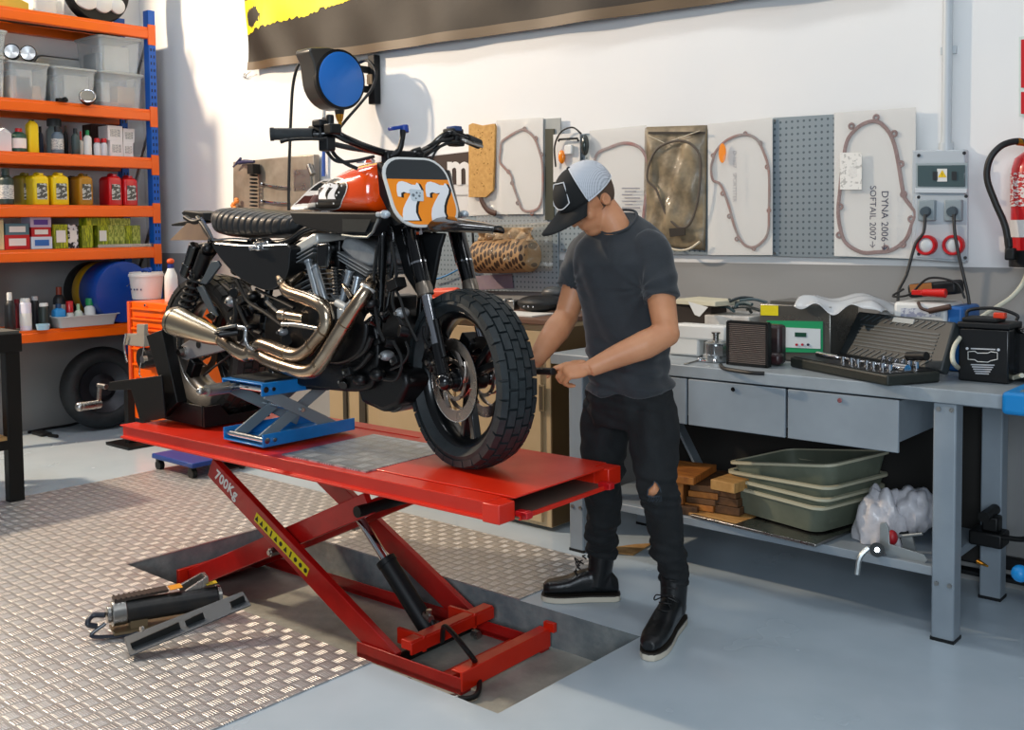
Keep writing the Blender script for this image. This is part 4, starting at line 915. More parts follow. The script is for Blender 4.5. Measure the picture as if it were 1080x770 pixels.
m = MB(); m.lathe([(R_*.97, -.02), (R_*1.07, -.02), (R_*1.07, .006), (R_*.97, .012)], C0-d*.025, d, n=56, closed=True); m.build('rim', M_blackp, t)
m = MB(); q = P(385.5, 83, 4.3); m.box(V(q.x, 4.37, q.z), (.06, .05, .3)); m.box(V(q.x-.03, 4.28, q.z+.06), (.03, .2, .04)); m.box(V(q.x-.03, 4.28, q.z-.06), (.03, .2, .04)); m.build('wall_bracket', M_blackp, t, bevel=.004)
m = MB(); m.box(V(q.x-.005, 4.338, q.z+.0), (.03, .02, .06)); m.build('bracket_label', cm('#d9b48c'), t)
m = MB(); m.tube([P(379, 66, 4.2), P(388, 64, 4.18), P(396, 75, 4.18), P(393, 92, 4.15), P(381, 108, 4.1), P(368, 123, 4.05), P(359, 134, 4.02)], .009, n=10); m.build('feed_hose', M_cable, t)
m = MB(); m.tube([P(321, 63, 4.0), P(314, 70, 3.98), P(309, 90, 3.98), P(307, 120, 3.98), P(305.5, 160, 3.98), P(304.5, 200, 3.98), P(304.5, 222, 3.98)], .0095, n=10); m.build('outlet_hose', M_cable, t)
m = MB(); m.ell(P(321.5, 62.5, 4.0), .022); m.cyl(P(358, 116, 4.0), P(358, 121, 4.0), .03, .024); m.build('hose_stop', M_blackp, t)
m = MB(); m.cyl(P(358, 121, 4.0), P(358.5, 128, 4.0), .026, .016, n=10); m.cyl(P(358.5, 128, 4.0), P(358.5, 134, 4.0), .012, .009, n=10); m.build('brass_fitting', M_brass, t)
m = MB(); m.cyl(P(342, 116, 4.02), P(342, 142, 4.02), .009); m.cyl(P(342, 124, 4.02), P(342, 132, 4.02), .015, n=8); m.build('air_fitting', M_steel, t)
# banner
t = thing('banner', 'black banner with a ragged yellow corner stretched high along the back wall', 'banner', P(264, 76, 4.36))
YB = 4.355
b0, b1 = P(264.5, 74.5, YB), P(800, -1.5, YB)
tl = P(264.5, -60, YB)
b1 = b0+(b1-b0)*1.15
def bf(u_, v):
    p = b0+(b1-b0)*u_+V(0, 0, (1-v)*0+v*1.0)
    k = math.exp(-u_*7)*(1-v*.3)
    w = .018*math.sin(u_*70*math.exp(-.9*u_)+v*9)*k+.010*math.sin(u_*26-v*6)+.006*math.sin(u_*55+v*4)
    return p+V(0, -.012+min(.02, w)-.015, 0)
m = MB(); m.grid(bf, 150, 22); bo = m.build('cloth', None or mat('banner_black', '#2b251f', .55, bump=.15, bs=10, spec=.3), t, ang=180)
def hemf(u_, v): q = bf(u_, v*.055); return q+V(0, -.004, 0)
m = MB(); m.grid(hemf, 120, 2); m.build('hem', mat('banner_hem', '#57452f', .5), t, ang=180)
# yellow area: ragged brush edge
rr = random.Random(3)
top = []; N = 60
m = MB(); vs = []; fs = []
for i in range(N+1):
    pxx = 265+125*i/N; q0_ = P(pxx, 74.5-.1426*(pxx-264.5), YB); u_ = (q0_.x-b0.x)/(b1.x-b0.x)
    ey = float(np.interp(pxx, [265, 285, 300, 325, 345, 360, 372, 385, 390], [38, 27, 22, 17, 9, 6, 0, -5, -20]))+rr.uniform(-2, 2)
    edge = P(pxx, ey, YB).z-q0_.z
    for j in range(5):
        v = edge+(max(1.0, edge+.01)-edge)*j/4; vs.append(bf(max(u_, .0005), v)+V(0, -.003, 0))
for i in range(N):
    for j in range(4): a = i*5+j; fs.append((a, a+5, a+6, a+1))
m.add(vs, fs); m.build('yellow_print', mat('banner_yellow', '#f2d800', .45), t, ang=180)
m = MB(); m.torus(P(258.5, 79.5, 4.37), (0, 1, .3), .012, .003, n=20, k=6); m.tube([P(260, 79, 4.37), P(264.5, 75, 4.36)], .002, n=6); m.cyl(P(257, 81, 4.395), P(257, 81, 4.37), .006); m.build('tie_ring', M_steel, t)
# ---- electrics on the right
t = thing('socket_box', 'grey wall distribution box with two switched sockets and two red ringed outlets', 'power outlet box', P(998, 278, 4.35))
M_eg = mat('electric_grey', '#b4bcc2', .4, coat=.1)
m = MB(); quad(m, [(966, 159), (1022, 158), (1022, 277), (966, 273)], 4.398, .05)
m.build('box_back', M_eg, t, bevel=.006, seg=3)
m = MB(); quad(m, [(966, 172), (1021, 171.5), (1021, 203), (966, 202)], 4.346, .004); m.build('fuse_window_frame', cm('#9aa6aa', .4), t, bevel=.002)
m = MB(); quad(m, [(968, 174.5), (1018, 174), (1018, 197), (968, 196.5)], 4.341, .004); m.build('fuse_window', mat('smoked_window', '#47595c', .12, coat=.5), t, bevel=.002)
m = MB(); quad(m, [(984, 181), (989, 181), (989, 190), (984, 190)], 4.336, .003); m.build('breaker_switch', cm('#23282c'), t); m = MB(); quad(m, [(1004, 181), (1009, 181), (1009, 190), (1004, 190)], 4.336, .003); m.build('breaker_switch', cm('#23282c'), t)
m = MB(); quad(m, [(988.5, 178), (999, 178), (999, 191.5), (988.5, 191.5)], 4.3355, .001); m.build('warning_label', M_white, t)
m = MB(); quad(m, [(989.3, 187), (998.3, 187), (993.8, 179.3)], 4.3340, .001); m.build('warning_triangle', cm('#e8c21c'), t)
m = MB(); m.text('\u26a1' if False else '!', P(993.8, 184.4, 4.3325), (1, 0, 0), (0, 0, 1), .018); m.build('warning_sign', cm('#111111'), t)
m = MB(); quad(m, [(966, 198.5), (1021, 199), (1021, 204), (966, 203.5)], 4.344, .014); m.build('window_hinge', cm('#c3cacf'), t, bevel=.002)
m = MB(); quad(m, [(966, 206), (1021, 206), (1021, 275), (966, 271.5)], 4.349, .006); m.build('lower_cover', M_eg, t, bevel=.003)
for a in (978, 1006):
    m = MB(); c = P(a, 222, 4.335); m.box(c+V(0, -.0, 0), (.068, .03, .085)); m.build('socket_lid', cm('#8b979c', .4), t, bevel=.005)
    m = MB(); m.cyl(c+V(0, -.015, -.005), c+V(0, -.035, -.005), .022, .018); m.build('plug', cm('#45525a', .4), t)
for a, b in ((978.5, 258.5), (1007, 258.5)):
    c = P(a, b, 4.342)
    m = MB(); m.lathe([(.029, 0), (.041, 0), (.041, .028), (.038, .032), (.031, .032), (.029, .026)], c, (0, -1, 0), n=32, closed=True); m.build('red_ring', cm('#c41a22', .35), t)
    m = MB(); m.lathe([(0, 0), (.03, 0), (.03, .02), (.02, .027), (0, .028)], c, (0, -1, 0), n=28); m.build('outlet_cover', cm('#c9d0d2', .4), t)
for a, b in ((969, 164), (1017, 161.5), (969, 208), (1019, 207), (969, 268), (1018, 272)):
    m = MB(); m.cyl(P(a, b, 4.347), P(a, b, 4.341), .007, n=12); m.build('cover_screw', M_blackp, t)
m = MB(); a, b = P(1000.5, 0, 4.38), P(1000.5, 153, 4.38); m.cyl(V(a.x, 4.375, a.z+.6), V(a.x, 4.375, b.z), .019); m.cyl(V(a.x, 4.375, b.z+.01), V(a.x, 4.375, b.z-.025), .028, n=24)
m.box(V(a.x, 4.39, a.z-.2), (.06, .02, .03))
one(m, 'conduit_pipe', cm('#c3c9cc', .4), 'white conduit pipe running up the wall from the socket box', 'pipe')
for pts, lab in (([(976, 226), (974, 245), (966, 256), (961, 272), (956, 290), (948, 306), (947, 318)], 'left black power cable hanging from the socket box'), ([(1006, 226), (1007, 245), (1011, 268), (1016, 290), (1021, 312), (1023, 330)], 'right black power cable hanging from the socket box')):
    m = MB(); m.tube([P(a, b, 4.28-.005*i) for i, (a, b) in enumerate(pts)], .0065, n=8); one(m, 'power_cable', M_cable, lab, 'cable')
t = thing('fire_extinguisher', 'red fire extinguisher with a black hose at the right edge', 'fire extinguisher', P(1085, 285, 4.28))
ec = P(1090, 282, 4.29); zb_, zt_ = P(1068, 280, 4.29).z, P(1068, 165, 4.29).z
r = .085
ec = V(P(1066.5, 200, 4.29).x+r, 4.29, 0)
m = MB(); m.lathe([(0, zb_+.0), (r*.9, zb_), (r, zb_+.02), (r, zb_+.055), (r*.98, zb_+.055), (r*.98, zt_-.05), (r*.85, zt_-.01), (r*.4, zt_+.02), (0, zt_+.02)], ec, n=40); m.build('cylinder', M_red2, t)
m = MB(); m.lathe([(0, zb_-.004), (r*1.02, zb_-.004), (r*1.03, zb_+.06), (r*.99, zb_+.06)], ec, n=40); m.build('base_cup', M_blackp, t)
def band(z0, z1, mt, nm, a0=-2.6, a1=-.5, rr=.9995):
    m = MB(); R1 = [[ec+V(r*1.004*math.cos(a), r*1.004*math.sin(a), z) for a in np.linspace(a0, a1, 18)] for z in (z0, z1)]
    m.add([*R1[0], *R1[1]], [(i, i+1, 19+i, 18+i) for i in range(17)]); m.build(nm, mt, t)
zz = lambda py: P(1068, py, 4.29).z
M_exl = mat('ext_label', '#d8d0cc', .5, col2='#b5161c', cs=45, stretch=(1, 1, 2.5), cmin=.46, cmax=.5)
band(zz(218), zz(183), M_exl, 'instruction_label', -3.0, -.6); band(zz(250), zz(232), cm('#d2cdca'), 'white_label', -3.0, -.6)
m = MB(); m.tube([P(1084, 151, 4.26), P(1072, 149, 4.24), P(1056, 154, 4.2), P(1044, 168, 4.18), P(1041, 188, 4.18), P(1049, 212, 4.18), P(1060, 238, 4.18), P(1064, 262, 4.18)], .0125, n=12); m.build('hose', M_cable, t)
m = MB(); m.cyl(P(1063.5, 250, 4.18), P(1064.5, 262, 4.18), .013); m.box(P(1066, 268, 4.185), (.035, .04, .045)); m.build('nozzle', M_blackp, t, bevel=.006)
m = MB(); m.cyl(P(1073, 149.5, 4.24), P(1085, 151, 4.27), .014); m.cyl(V(ec.x, ec.y, zt_+.01), V(ec.x, ec.y, zt_+.07), .022); m.build('valve', M_brass, t)
t = thing('fire_sign', 'red fire safety sign on the wall at the right edge', 'sign', P(1084, 120, 4.39))
m = MB(); quad(m, [(1075, 39), (1120, 34), (1120, 125), (1075, 123)], 4.398, .004); m.build('sign_backing', cm('#cfdad2', .5), t)
m = MB(); quad(m, [(1077, 42), (1118, 38), (1118, 93), (1077, 92.5)], 4.392, .002); quad(m, [(1077, 97), (1118, 97), (1118, 121), (1077, 120)], 4.392, .002); m.build('red_panel', cm('#c4161f', .4), t)
# ---------------------------------------------------------------- grey workbench
wb = thing('workbench', 'long grey steel workbench with drawers and a lower shelf along the wall', 'workbench', (-1.95, 4.0, 0))
YF, YBk = 3.665, 4.34; BX0, BX1 = -2.96, -.975; BT = .892
m = MB(); m.box(((BX0+BX1)/2, (YF+YBk)/2, BT-.0245), (BX1-BX0, YBk-YF, .049)); m.build('worktop', mat('bench_top', '#9aa3a9', .35, col2='#8a9297', cs=6, rvar=.1), wb, bevel=.004)
for x in (-2.827, -1.222, ):
    for y, nm in ((3.715, 'front'), (4.25, 'rear')):
        m = MB(); m.box((x, y, (BT-.05)/2), (.078, .075, BT-.05)); lg = m.build('leg', M_grey, wb, bevel=.006)
        m = MB(); m.box((x, y, .006), (.082, .079, .012)); m.build('foot_pad', M_blackp, lg)
        if y < 4:
            for (dx, z) in ((-.02, .82), (.024, .82), (-.02, .205), (.024, .205)):
                m = MB(); m.cyl((x+dx, y-.0375, z), (x+dx, y-.0425, z), .008, n=12); m.build('bolt_head', M_steel, lg)
m = MB(); zs_ = .25; m.box((-2.025, 3.99, zs_-.017), (1.53, .56, .034)); m.build('lower_shelf', M_grey, wb, bevel=.003)
for y in (3.70,): 
    m = MB(); m.box((-2.025, 4.27, .78), (1.53, .03, .08)); m.build('rear_rail', M_grey, wb)
m = MB(); m.bar(P(712, 440, 4.2), P(738, 495, 4.2), .02, .07, up=(0, 1, 0)); m.bar(P(738, 495, 4.2), V(-2.2, 4.2, .25)+V(0, 0, 0), .02, .07, up=(0, 1, 0)); 
m = MB(); a_ = P(705, 425, 4.22); b_ = P(744, 505, 4.22); m.bar(a_, b_+(b_-a_)*.15, .012, .06, up=(0, 1, 0)); m.build('brace', M_grey, wb)
m = MB(); m.box((-2.02, 4.31, .46), (1.52, .012, .70)); m.build('under_bench_shade', mat('shadow_panel', '#1d1b18', .8), wb)  # dark sheet added in place of the shade on the wall below
# drawers
def zy(a, b): return P(a, b, YF)
for (x0p, x1p, t0, b0_, lab) in ((700, 723.5, 399.5, 440, 0), (725.5, 828, 401, 452, 1), (830.5, 948, 410, 467, 1)):
    A, B_ = zy(x0p, t0), zy(x1p, t0); z1 = BT-.055; z0 = zy(x1p, b0_).z if lab else z1-.17
    z0 = .648
    m = MB(); m.box(((A.x+B_.x)/2, YF+.008, (z0+z1)/2), (B_.x-A.x, .012, z1-z0)); d_ = m.build('drawer', M_grey, wb, bevel=.003)
    m = MB(); m.box(((A.x+B_.x)/2, YF+.25, (z0+z1)/2+.01), (B_.x-A.x-.03, .46, z1-z0-.04)); m.build('drawer_box', M_grey, d_)
    if lab:
        q = zy((774 if x0p < 800 else 886.5), (410.5 if x0p < 800 else 422)); m = MB(); m.cyl((q.x, YF+.002, q.z), (q.x, YF-.008, q.z), .009, n=16); m.build('knob', M_chrome, d_)
# blue table corner right
t = thing('blue_cart', 'bright blue cart corner with a grey mat at the right edge', 'cart', (-.6, 3.9, 0))
q = P(1055.5, 430, 3.60)
m = MB(); m.box((q.x+.4, 3.60+.3, BT-.018), (.8, .6, .075)); m.build('cart_top', mat('cart_blue', '#0a84c8', .4), t, bevel=.015, seg=3)
m = MB(); m.box((q.x+.42, 3.60+.31, BT+.0215), (.74, .56, .004)); m.build('grey_mat', cm('#6c7c80', .6), t)
for (dx, dy) in ((.06, .06), (.74, .06), (.06, .54), (.74, .54)):
    if dx < .1: dx = .12
    m = MB(); m.box((q.x+dx+.1, 3.6+dy, BT/2-.05), (.04, .04, BT-.1)); m.build('leg', M_blackm, t)
q2 = P(1076, 605, 3.62); m = MB(); m.ell(q2, .028); m.cyl(q2, q2+V(.12, 0, 0), .022); m.build('blue_handle', mat('cart_blue', '#0a84c8', .4), t)
# under-shelf things
zsf = zs_
def blk(px, py, y, size, rz, mt, label, z=None, name='wood_block'):
    q = P(px, py, y); m = MB(); zz = q.z if z is None else z
    m.box((q.x, y, zz+size[2]/2+.001), size, rot=rz); return one(m, name, mt, label, 'wood', bevel=.003, group='wood offcuts on the lower shelf')
W1_ = mat('wood_orange', '#c07a34', .6, col2='#8c5222', cs=10, stretch=(1, 8, 1)); W2_ = mat('wood_pale', '#c99a5c', .65, col2='#a87a40', cs=10, stretch=(1, 8, 1)); W3_ = mat('wood_dark', '#6e4a2a', .7, col2='#3f2a18', cs=12, stretch=(1, 7, 1))
blk(722, 540, 3.86, (.20, .30, .035), .25, W3_, 'dark board lying lowest beside the standing leg', z=zsf)
blk(716, 535, 3.84, (.10, .24, .09), .3, W1_, 'thick orange brown block under the topmost left board', z=zsf+.037)
blk(722, 512, 3.86, (.19, .28, .032), .18, W1_, 'orange wooden board lying on top of the left pile', z=zsf+.128)
blk(756, 552, 3.80, (.30, .16, .014), -.12, W2_, 'thin pale plank sticking out at the front of the shelf', z=zsf)
for k in range(4): blk(752+k, 548-k*8, 3.92, (.13, .30, .026), .12+.03*k, W3_ if k % 2 else W1_, ['lowest brown board in the middle pile', 'second board from the bottom of the middle pile', 'third board from the bottom of the middle pile', 'brown board on top of the middle pile'][k], z=zsf+.0165+k*.0275)
for k in range(3): blk(781, 545-k*8, 3.93, (.11, .28, .034), .1-.05*k, W3_, ['lowest dark block of the right pile', 'middle dark block of the right pile', 'upper dark block under the pale one'][k], z=zsf+.0165+k*.0355)
blk(780, 516, 3.87, (.115, .26, .042), -.06, W2_, 'pale yellow block on top of the right pile', z=zsf+.124)
# stacked trays
M_tr = mat('tray_olive', '#737a6a', .5, col2='#616859', cs=6); M_rim = mat('tray_rim', '#b9b59c', .5)
base = V(-1.90, 3.98, 0)
for k in range(4):
    tilt = Matrix.Rotation([0, -.01, -.05, -.15][k], 3, 'Y'); rz = Matrix.Rotation(-.24+.01*k, 3, 'Z')
    z0 = zsf+.022+[0, .030, .066, .128][k]; c = base+V(.012*k-.0, 0+.01*k, z0); R3 = rz @ tilt
    w_, d_, h_ = .52, .40, .105
    t = thing('parts_tray', ['bottom tray of the stack of four olive plastic trays', 'second tray from the bottom of the olive stack', 'third tray from the bottom of the olive stack', 'top open tray of the olive plastic stack'][k], 'tray', c, 0, 'stack of olive trays')
    def sec(k_, z, e=0): return [c+R3 @ V(q[0], q[1], z) for q in rrect(w_*k_+e, d_*k_+e, .05, 5)]
    m = MB(); m.rings([sec(.86, 0), sec(.98, h_), sec(.965, h_), sec(.84, .006)]); m.build('tray_body', M_tr, t)
    m = MB(); m.rings([sec(.965, h_-.004), sec(1., h_-.006, .012), sec(1., h_+.004, .012), sec(.965, h_+.006)], closed=True); m.build('rim', M_rim, t)
m = MB(); m.box((-1.95, 3.86, zsf+.008), (.58, .36, .012), rot=-.1); one(m, 'grey_board', M_steel, 'grey ribbed board lying under the olive trays', 'board', bevel=.002)
# plastic bag: crumpled blob
M_bag = mat('bag_white', '#d4d2d6', .4, alpha=.86, coat=.2, bump=1, bs=14)
def crumple(c, r, rz=0, seed=1, n=44, k=26, amp=.18, fr=5., flat=.25):
    rnd = random.Random(seed); ks = [(V(rnd.gauss(0, 1), rnd.gauss(0, 1), rnd.gauss(0, 1)).normalized()*rnd.uniform(.5, 1)*fr, rnd.uniform(0, 6)) for _ in range(9)]
    m = MB(); m.ell((0, 0, 0), (1, 1, 1), n=n, k=k); Rz = Matrix.Rotation(rz, 3, 'Z')
    for v in m.v:
        w = sum(abs(math.sin(v.dot(a)+b)) for a, b in ks)/9
        s_ = 1-amp+amp*2*(w-.3); p = V(v.x*s_*r[0], v.y*s_*r[1], max(-flat, v.z*s_)*r[2]) if flat else V(v.x*s_*r[0], v.y*s_*r[1], v.z*s_*r[2])
        v.xyz = Rz @ p+Vector(c)
    return m
cb = P(928, 545, 3.82)
m = crumple((cb.x-.02, 3.90, zsf+.022), (.115, .11, .20), seed=3, amp=.3, fr=7, flat=.1); b2 = crumple((cb.x+.07, 3.97, zsf+.12), (.10, .10, .095), seed=8, amp=.25, fr=8, flat=0)
m.add(b2.v, b2.f); one(m, 'plastic_bag', M_bag, 'crumpled white plastic bag beside the olive trays', 'bag')
# bracket on shelf
t = thing('steel_bracket', 'galvanised steel bracket with a rubber wheel lying on the lower shelf front', 'bracket', P(945, 590, 3.72))
y_ = 3.735
M_galv = mat('galvanised', '#a9afb0', .35, .7)
zq = lambda a, b, y=3.735: P(a, b, y)
m = MB(); m.solid([zq(928, 552), zq(934, 551), zq(937, 557), zq(938, 574), zq(974, 585), zq(978, 591), zq(974, 595), zq(935, 586), zq(928, 575)], V(0, .008, 0)); m.build('plate', M_galv, t, bevel=.001)
m = MB(); m.cyl(zq(925, 580, 3.70), zq(925, 580, 3.735), .026, n=28); m.build('wheel', M_rubber, t)
m = MB(); m.cyl(zq(925, 580, 3.693), zq(925, 580, 3.70), .009); m.build('hub', M_chrome, t)
m = MB(); m.tube([zq(916, 578, 3.69), zq(907, 588, 3.67), zq(904, 606, 3.66)], .010, n=8, sub=3); m.build('lever', M_galv, t)
m = MB(); m.solid([zq(950, 568, 3.8), zq(962, 566, 3.8), zq(966, 582, 3.8), zq(953, 580, 3.8)], V(0, .01, 0)); m.cyl(zq(946, 566, 3.8), zq(973, 563, 3.8), .006); m.build('cross_strip', M_galv, t)
m = MB(); m.ell(zq(941, 567, 3.78), (.02, .02, .028)); m.build('red_knob', cm('#a01822'), t)
m = MB(); m.box((-1.52, 3.98, zsf+.03), (.16, .28, .055), rot=.2); one(m, 'black_case', M_blackp, 'black case on the lower shelf behind the steel bracket', 'case', bevel=.01)
t = thing('black_vice', 'small black vice standing at the rear right of the lower shelf', 'vice', (-1.30, 4.12, zsf)); c = P(1043, 572, 4.1)
m = MB(); m.box((c.x, 4.1, zsf+.03), (.12, .10, .056)); m.box((c.x+.01, 4.1, zsf+.085), (.06, .06, .06)); m.build('vice_body', M_blackm, t, bevel=.008)
m = MB(); m.cyl((c.x, 4.03, zsf+.12), (c.x+.0, 4.17, zsf+.12), .02); m.tube([(c.x+.06, 4.05, zsf+.05), (c.x+.14, 4.05, zsf+.06), (c.x+.16, 4.05, zsf+.1)], .01, n=8); m.build('screw_handle', M_blackm, t)
m = MB(); m.cyl((-1.15, 3.83, zsf+.012), (-1.11, 3.80, zsf+.012), .009, .004); one(m, 'small_nozzle', M_brass, 'small brass nozzle at the right end of the lower shelf', 'nozzle')
m = MB(); m.tube([P(1037, 440, 4.295), P(1036, 500, 4.295), P(1041, 535, 4.24), P(1045, 550, 4.14)], .007, n=8); one(m, 'hanging_cable', M_cable, 'black cable hanging behind the right bench legs', 'cable')
m = MB(); m.box((-.6, 4.34, .12), (2.6, .03, .05)); m.box((-.6, 4.33, .06), (2.6, .05, .02)); one(m, 'cable_duct', M_blackp, 'dark cable duct running low along the wall under the bench', 'duct', bevel=.004)

# ---------------------------------------------------------------- on the bench top
def Bz(a, b, dz=0): return Pz(a, b, BT+dz)
# socket set case
A = [Bz(833, 387), Bz(936, 408), Bz(977, 385), Bz(868, 368)]
t = thing('socket_set', 'open black socket set case with ratchet and chrome sockets on the bench', 'tool case', (A[0]+A[2])/2)
hh = .04
ed = (A[1]-A[0]).normalized(); dp = (A[3]-A[0])
dpn = V(-ed.y, ed.x, 0); depth = .235; Wd = (A[1]-A[0]).length
A = [A[0], A[0]+ed*Wd, A[0]+ed*Wd+dpn*depth, A[0]+dpn*depth]
M_case = mat('case_black', '#20241f', .5)
m = MB(); m.solid([q+V(0, 0, .001) for q in A], V(0, 0, hh)); m.build('case_base', M_case, t, bevel=.008, seg=3)
m = MB()
ctr = sum(A, Vector())/4
m.solid([ctr+(q-ctr)*.94+V(0, 0, hh+.001) for q in A], V(0, 0, .003)); m.build('tray_insert', M_blackp, t)
lu = dpn*.42+V(0, 0, .9); lu.normalize(); LH = .192
Lp = [A[3]+V(0, 0, hh), A[2]+V(0, 0, hh), A[2]+ed*-.02+lu*LH+V(0, 0, hh), A[3]+ed*.02+lu*LH+V(0, 0, hh)]
ln = ed.cross(lu)
m = MB(); m.solid(Lp, -ln*.04 if ln.dot(V(0, -1, 0)) > 0 else ln*.04); ld = m.build('lid', mat('case_lid', '#252b2d', .45), t, bevel=.008, seg=3)
nf = ln if ln.dot(V(0, -1, 0)) > 0 else -ln
m = MB(); o_ = A[3]+V(0, 0, hh)+nf*.001
def LP(u_, v): return o_+ed*(Wd*u_)+lu*(LH*v)
for k in range(7): v = .26+.075*k; m.bar(LP(.12+.0*k, v), LP(.88, v), .006, .004, up=nf)
for k in range(13):
    u_ = .1+k*.06; m.bar(LP(u_, .06), LP(min(.95, u_+.07), .2), .005, .004, up=nf); m.bar(LP(u_, .8), LP(min(.95, u_+.07), .94), .005, .004, up=nf)
m.build('moulded_ribs', mat('case_rib', '#3c474c', .4), ld)
m = MB(); m.bar(LP(.42, .90), LP(.62, .90), .02, .006, up=nf); m.build('handle_recess', cm('#9aa0a0', .4), ld)
m = MB(); q = lambda u_, v, z=hh+.012: A[0]+ed*(Wd*u_)+dpn*(depth*v)+V(0, 0, z)
m.tube([q(.12, .42), q(.5, .45), q(.92, .48)], .006, n=10, sub=2); m.cyl(q(.08, .42), q(.3, .43), .010); m.cyl(q(.84, .47), q(.95, .48), .016); m.build('ratchet', M_chrome, t)
m = MB()
for k in range(7): c = q(.45+.075*k, .25+.02*(k % 2), hh+.003); m.cyl(c, c+V(0, 0, .026), .010+.001*(k % 3), n=14)
m.build('sockets', M_chrome, t)
m = MB()
for k in range(6): c = q(.60+.06*k, .75, hh+.003); m.cyl(c, c+V(0, 0, .03), .010, n=14)
m.build('sockets', M_chrome, t)
m = MB(); m.cyl(q(.80, .8, hh+.045), q(.96, .82, hh+.055), .016); m.build('driver_handle', M_blackp, t)
# crumpled cloth glove left of case
c = Bz(826, 380); m = crumple((c.x+.08, c.y+.14, BT+.012), (.13, .07, .055), seed=5, rz=.5, amp=.3, fr=6, flat=.15); one(m, 'work_glove', mat('glove_olive', '#6e6448', .9, col2='#4f4a36', cs=20), 'crumpled olive work glove between the control unit and socket case', 'glove')
# radiator
t = thing('oil_cooler', 'small ribbed oil cooler in a black frame standing on the bench', 'radiator', Bz(790, 385)); y_ = Bz(769, 387).y
y_ = 3.79
zq = lambda a, b: V(P(a, b, y_).x, y_, P(a, b, y_).z)
m = MB(); a, b_, c_, d_ = P(769, 339, y_), P(810.5, 342.5, y_), P(810.5, 387, y_), P(769, 383.5, y_); z0, z1 = BT+.003, a.z
xw0, xw1 = a.x, b_.x
for (p, q_) in (((xw0, z0), (xw0, z1)), ((xw1, z0), (xw1, z1)), ((xw0, z1), (xw1, z1)), ((xw0, z0+.006), (xw1, z0+.006))): m.bar((p[0], y_, p[1]), (q_[0], y_, q_[1]), .01, .03, up=(0, 1, 0))
m.build('frame', M_blackp, t)
m = MB(); n_ = 22
for k in range(n_): zz = z0+.012+(z1-z0-.02)*k/(n_-1); m.box(((xw0+xw1)/2, y_, zz), (xw1-xw0-.012, .026, .0035))
m.build('fins', mat('fin_metal', '#a89a92', .35, .7), t)
m = MB(); m.box(((xw0+xw1)/2, y_+.01, (z0+z1)/2), (xw1-xw0-.01, .006, z1-z0-.01)); m.build('core', cm('#4a3a36', .6), t)
m = MB(); m.tube([Bz(760, 385, .006), Bz(765, 389, .006), Bz(790, 393, .006), Bz(806, 394, .006)], .008, n=8); one(m, 'black_hose_piece', M_cable, 'short black hose lying in front of the ribbed oil cooler', 'hose')
# control unit, stainless box with green white panel
t = thing('control_unit', 'stainless steel machine with a green and white front panel on the bench', 'machine', Bz(840, 380))
y0_, y1_ = 4.03, 4.31
xa, xb = P(801, 350, y0_).x, P(876, 350, y0_).x; zt = P(840, 322, y0_).z
M_inox = mat('inox', '#8c8a84', .3, .8, rvar=.1)
m = MB(); m.box(((xa+xb)/2, (y0_+y1_)/2, (BT+.004+zt)/2), (xb-xa, y1_-y0_, zt-BT-.004)); m.build('housing', M_inox, t, bevel=.004)
Q = lambda a, b, dy=0: P(a, b, y0_-.001-dy)
m = MB(); m.solid([Q(809, 338), Q(868, 339), Q(868, 372), Q(809, 371)], V(0, -.003, 0)); m.build('green_panel', cm('#18935e', .5), t)
m = MB(); m.solid([Q(822, 345, .004), Q(865.5, 347, .004), Q(865.5, 368, .004), Q(822, 366, .004)], V(0, -.002, 0)); m.build('white_panel', cm('#cbd3d6', .5), t)
m = MB(); m.solid([Q(838.5, 350.5, .007), Q(850.5, 351, .007), Q(850.5, 355.5, .007), Q(838.5, 355, .007)], V(0, -.002, 0)); m.build('display', cm('#254a3c', .2), t)
for a, hx in ((840.5, '#b01830'), (846.5, '#b01830'), (852.5, '#1a1f3a')): m = MB(); c = Q(a, 363.5, .007); m.cyl(c, c+V(0, -.006, 0), .005, n=12); m.build('button', cm(hx), t)
m = MB(); m.solid([Q(802.5, 322), Q(821, 322.5), Q(821, 333), Q(802.5, 332.5)], V(0, -.002, 0)); m.build('warning_plate', cm('#e0cf18', .5), t)
m = MB(); m.box(((xa+xb)/2-.05, y0_+.14, zt+.006), ((xb-xa)*.5, .2, .01)); m.build('lid', M_inox, t)
c = P(868, 317, y0_+.12); m = MB(); 
def ff(u_, v):
    x = xa+.17+(xb-xa+.05)*u_; y = y0_-.03+.3*v; return V(x, y, zt+.022+.012*math.sin(u_*9+v*4)+.008*math.sin(v*11-u_*6)-(.04*max(0, .18-v)/.18)*(.6+.4*math.sin(u_*17)) - .03*max(0, u_-.85)/.15)
m.grid(ff, 30, 20); one(m, 'plastic_sheet', mat('clear_sheet', '#cfd3d6', .2, alpha=.8, coat=.5), 'crumpled clear plastic sheet lying on the stainless machine', 'plastic sheet', solid=.002)
m = MB(); a_ = P(810, 375, 3.9); m.box((a_.x+.01, 3.9, BT+.085), (.12, .06, .16)); m.box((a_.x+.03, 3.87, BT+.03), (.1, .05, .05)); one(m, 'dark_pouch', mat('pouch', '#1c2826', .4, col2='#3a1c20', cs=6), 'dark glossy pouch between the oil cooler and the green panel', 'pouch', bevel=.015)
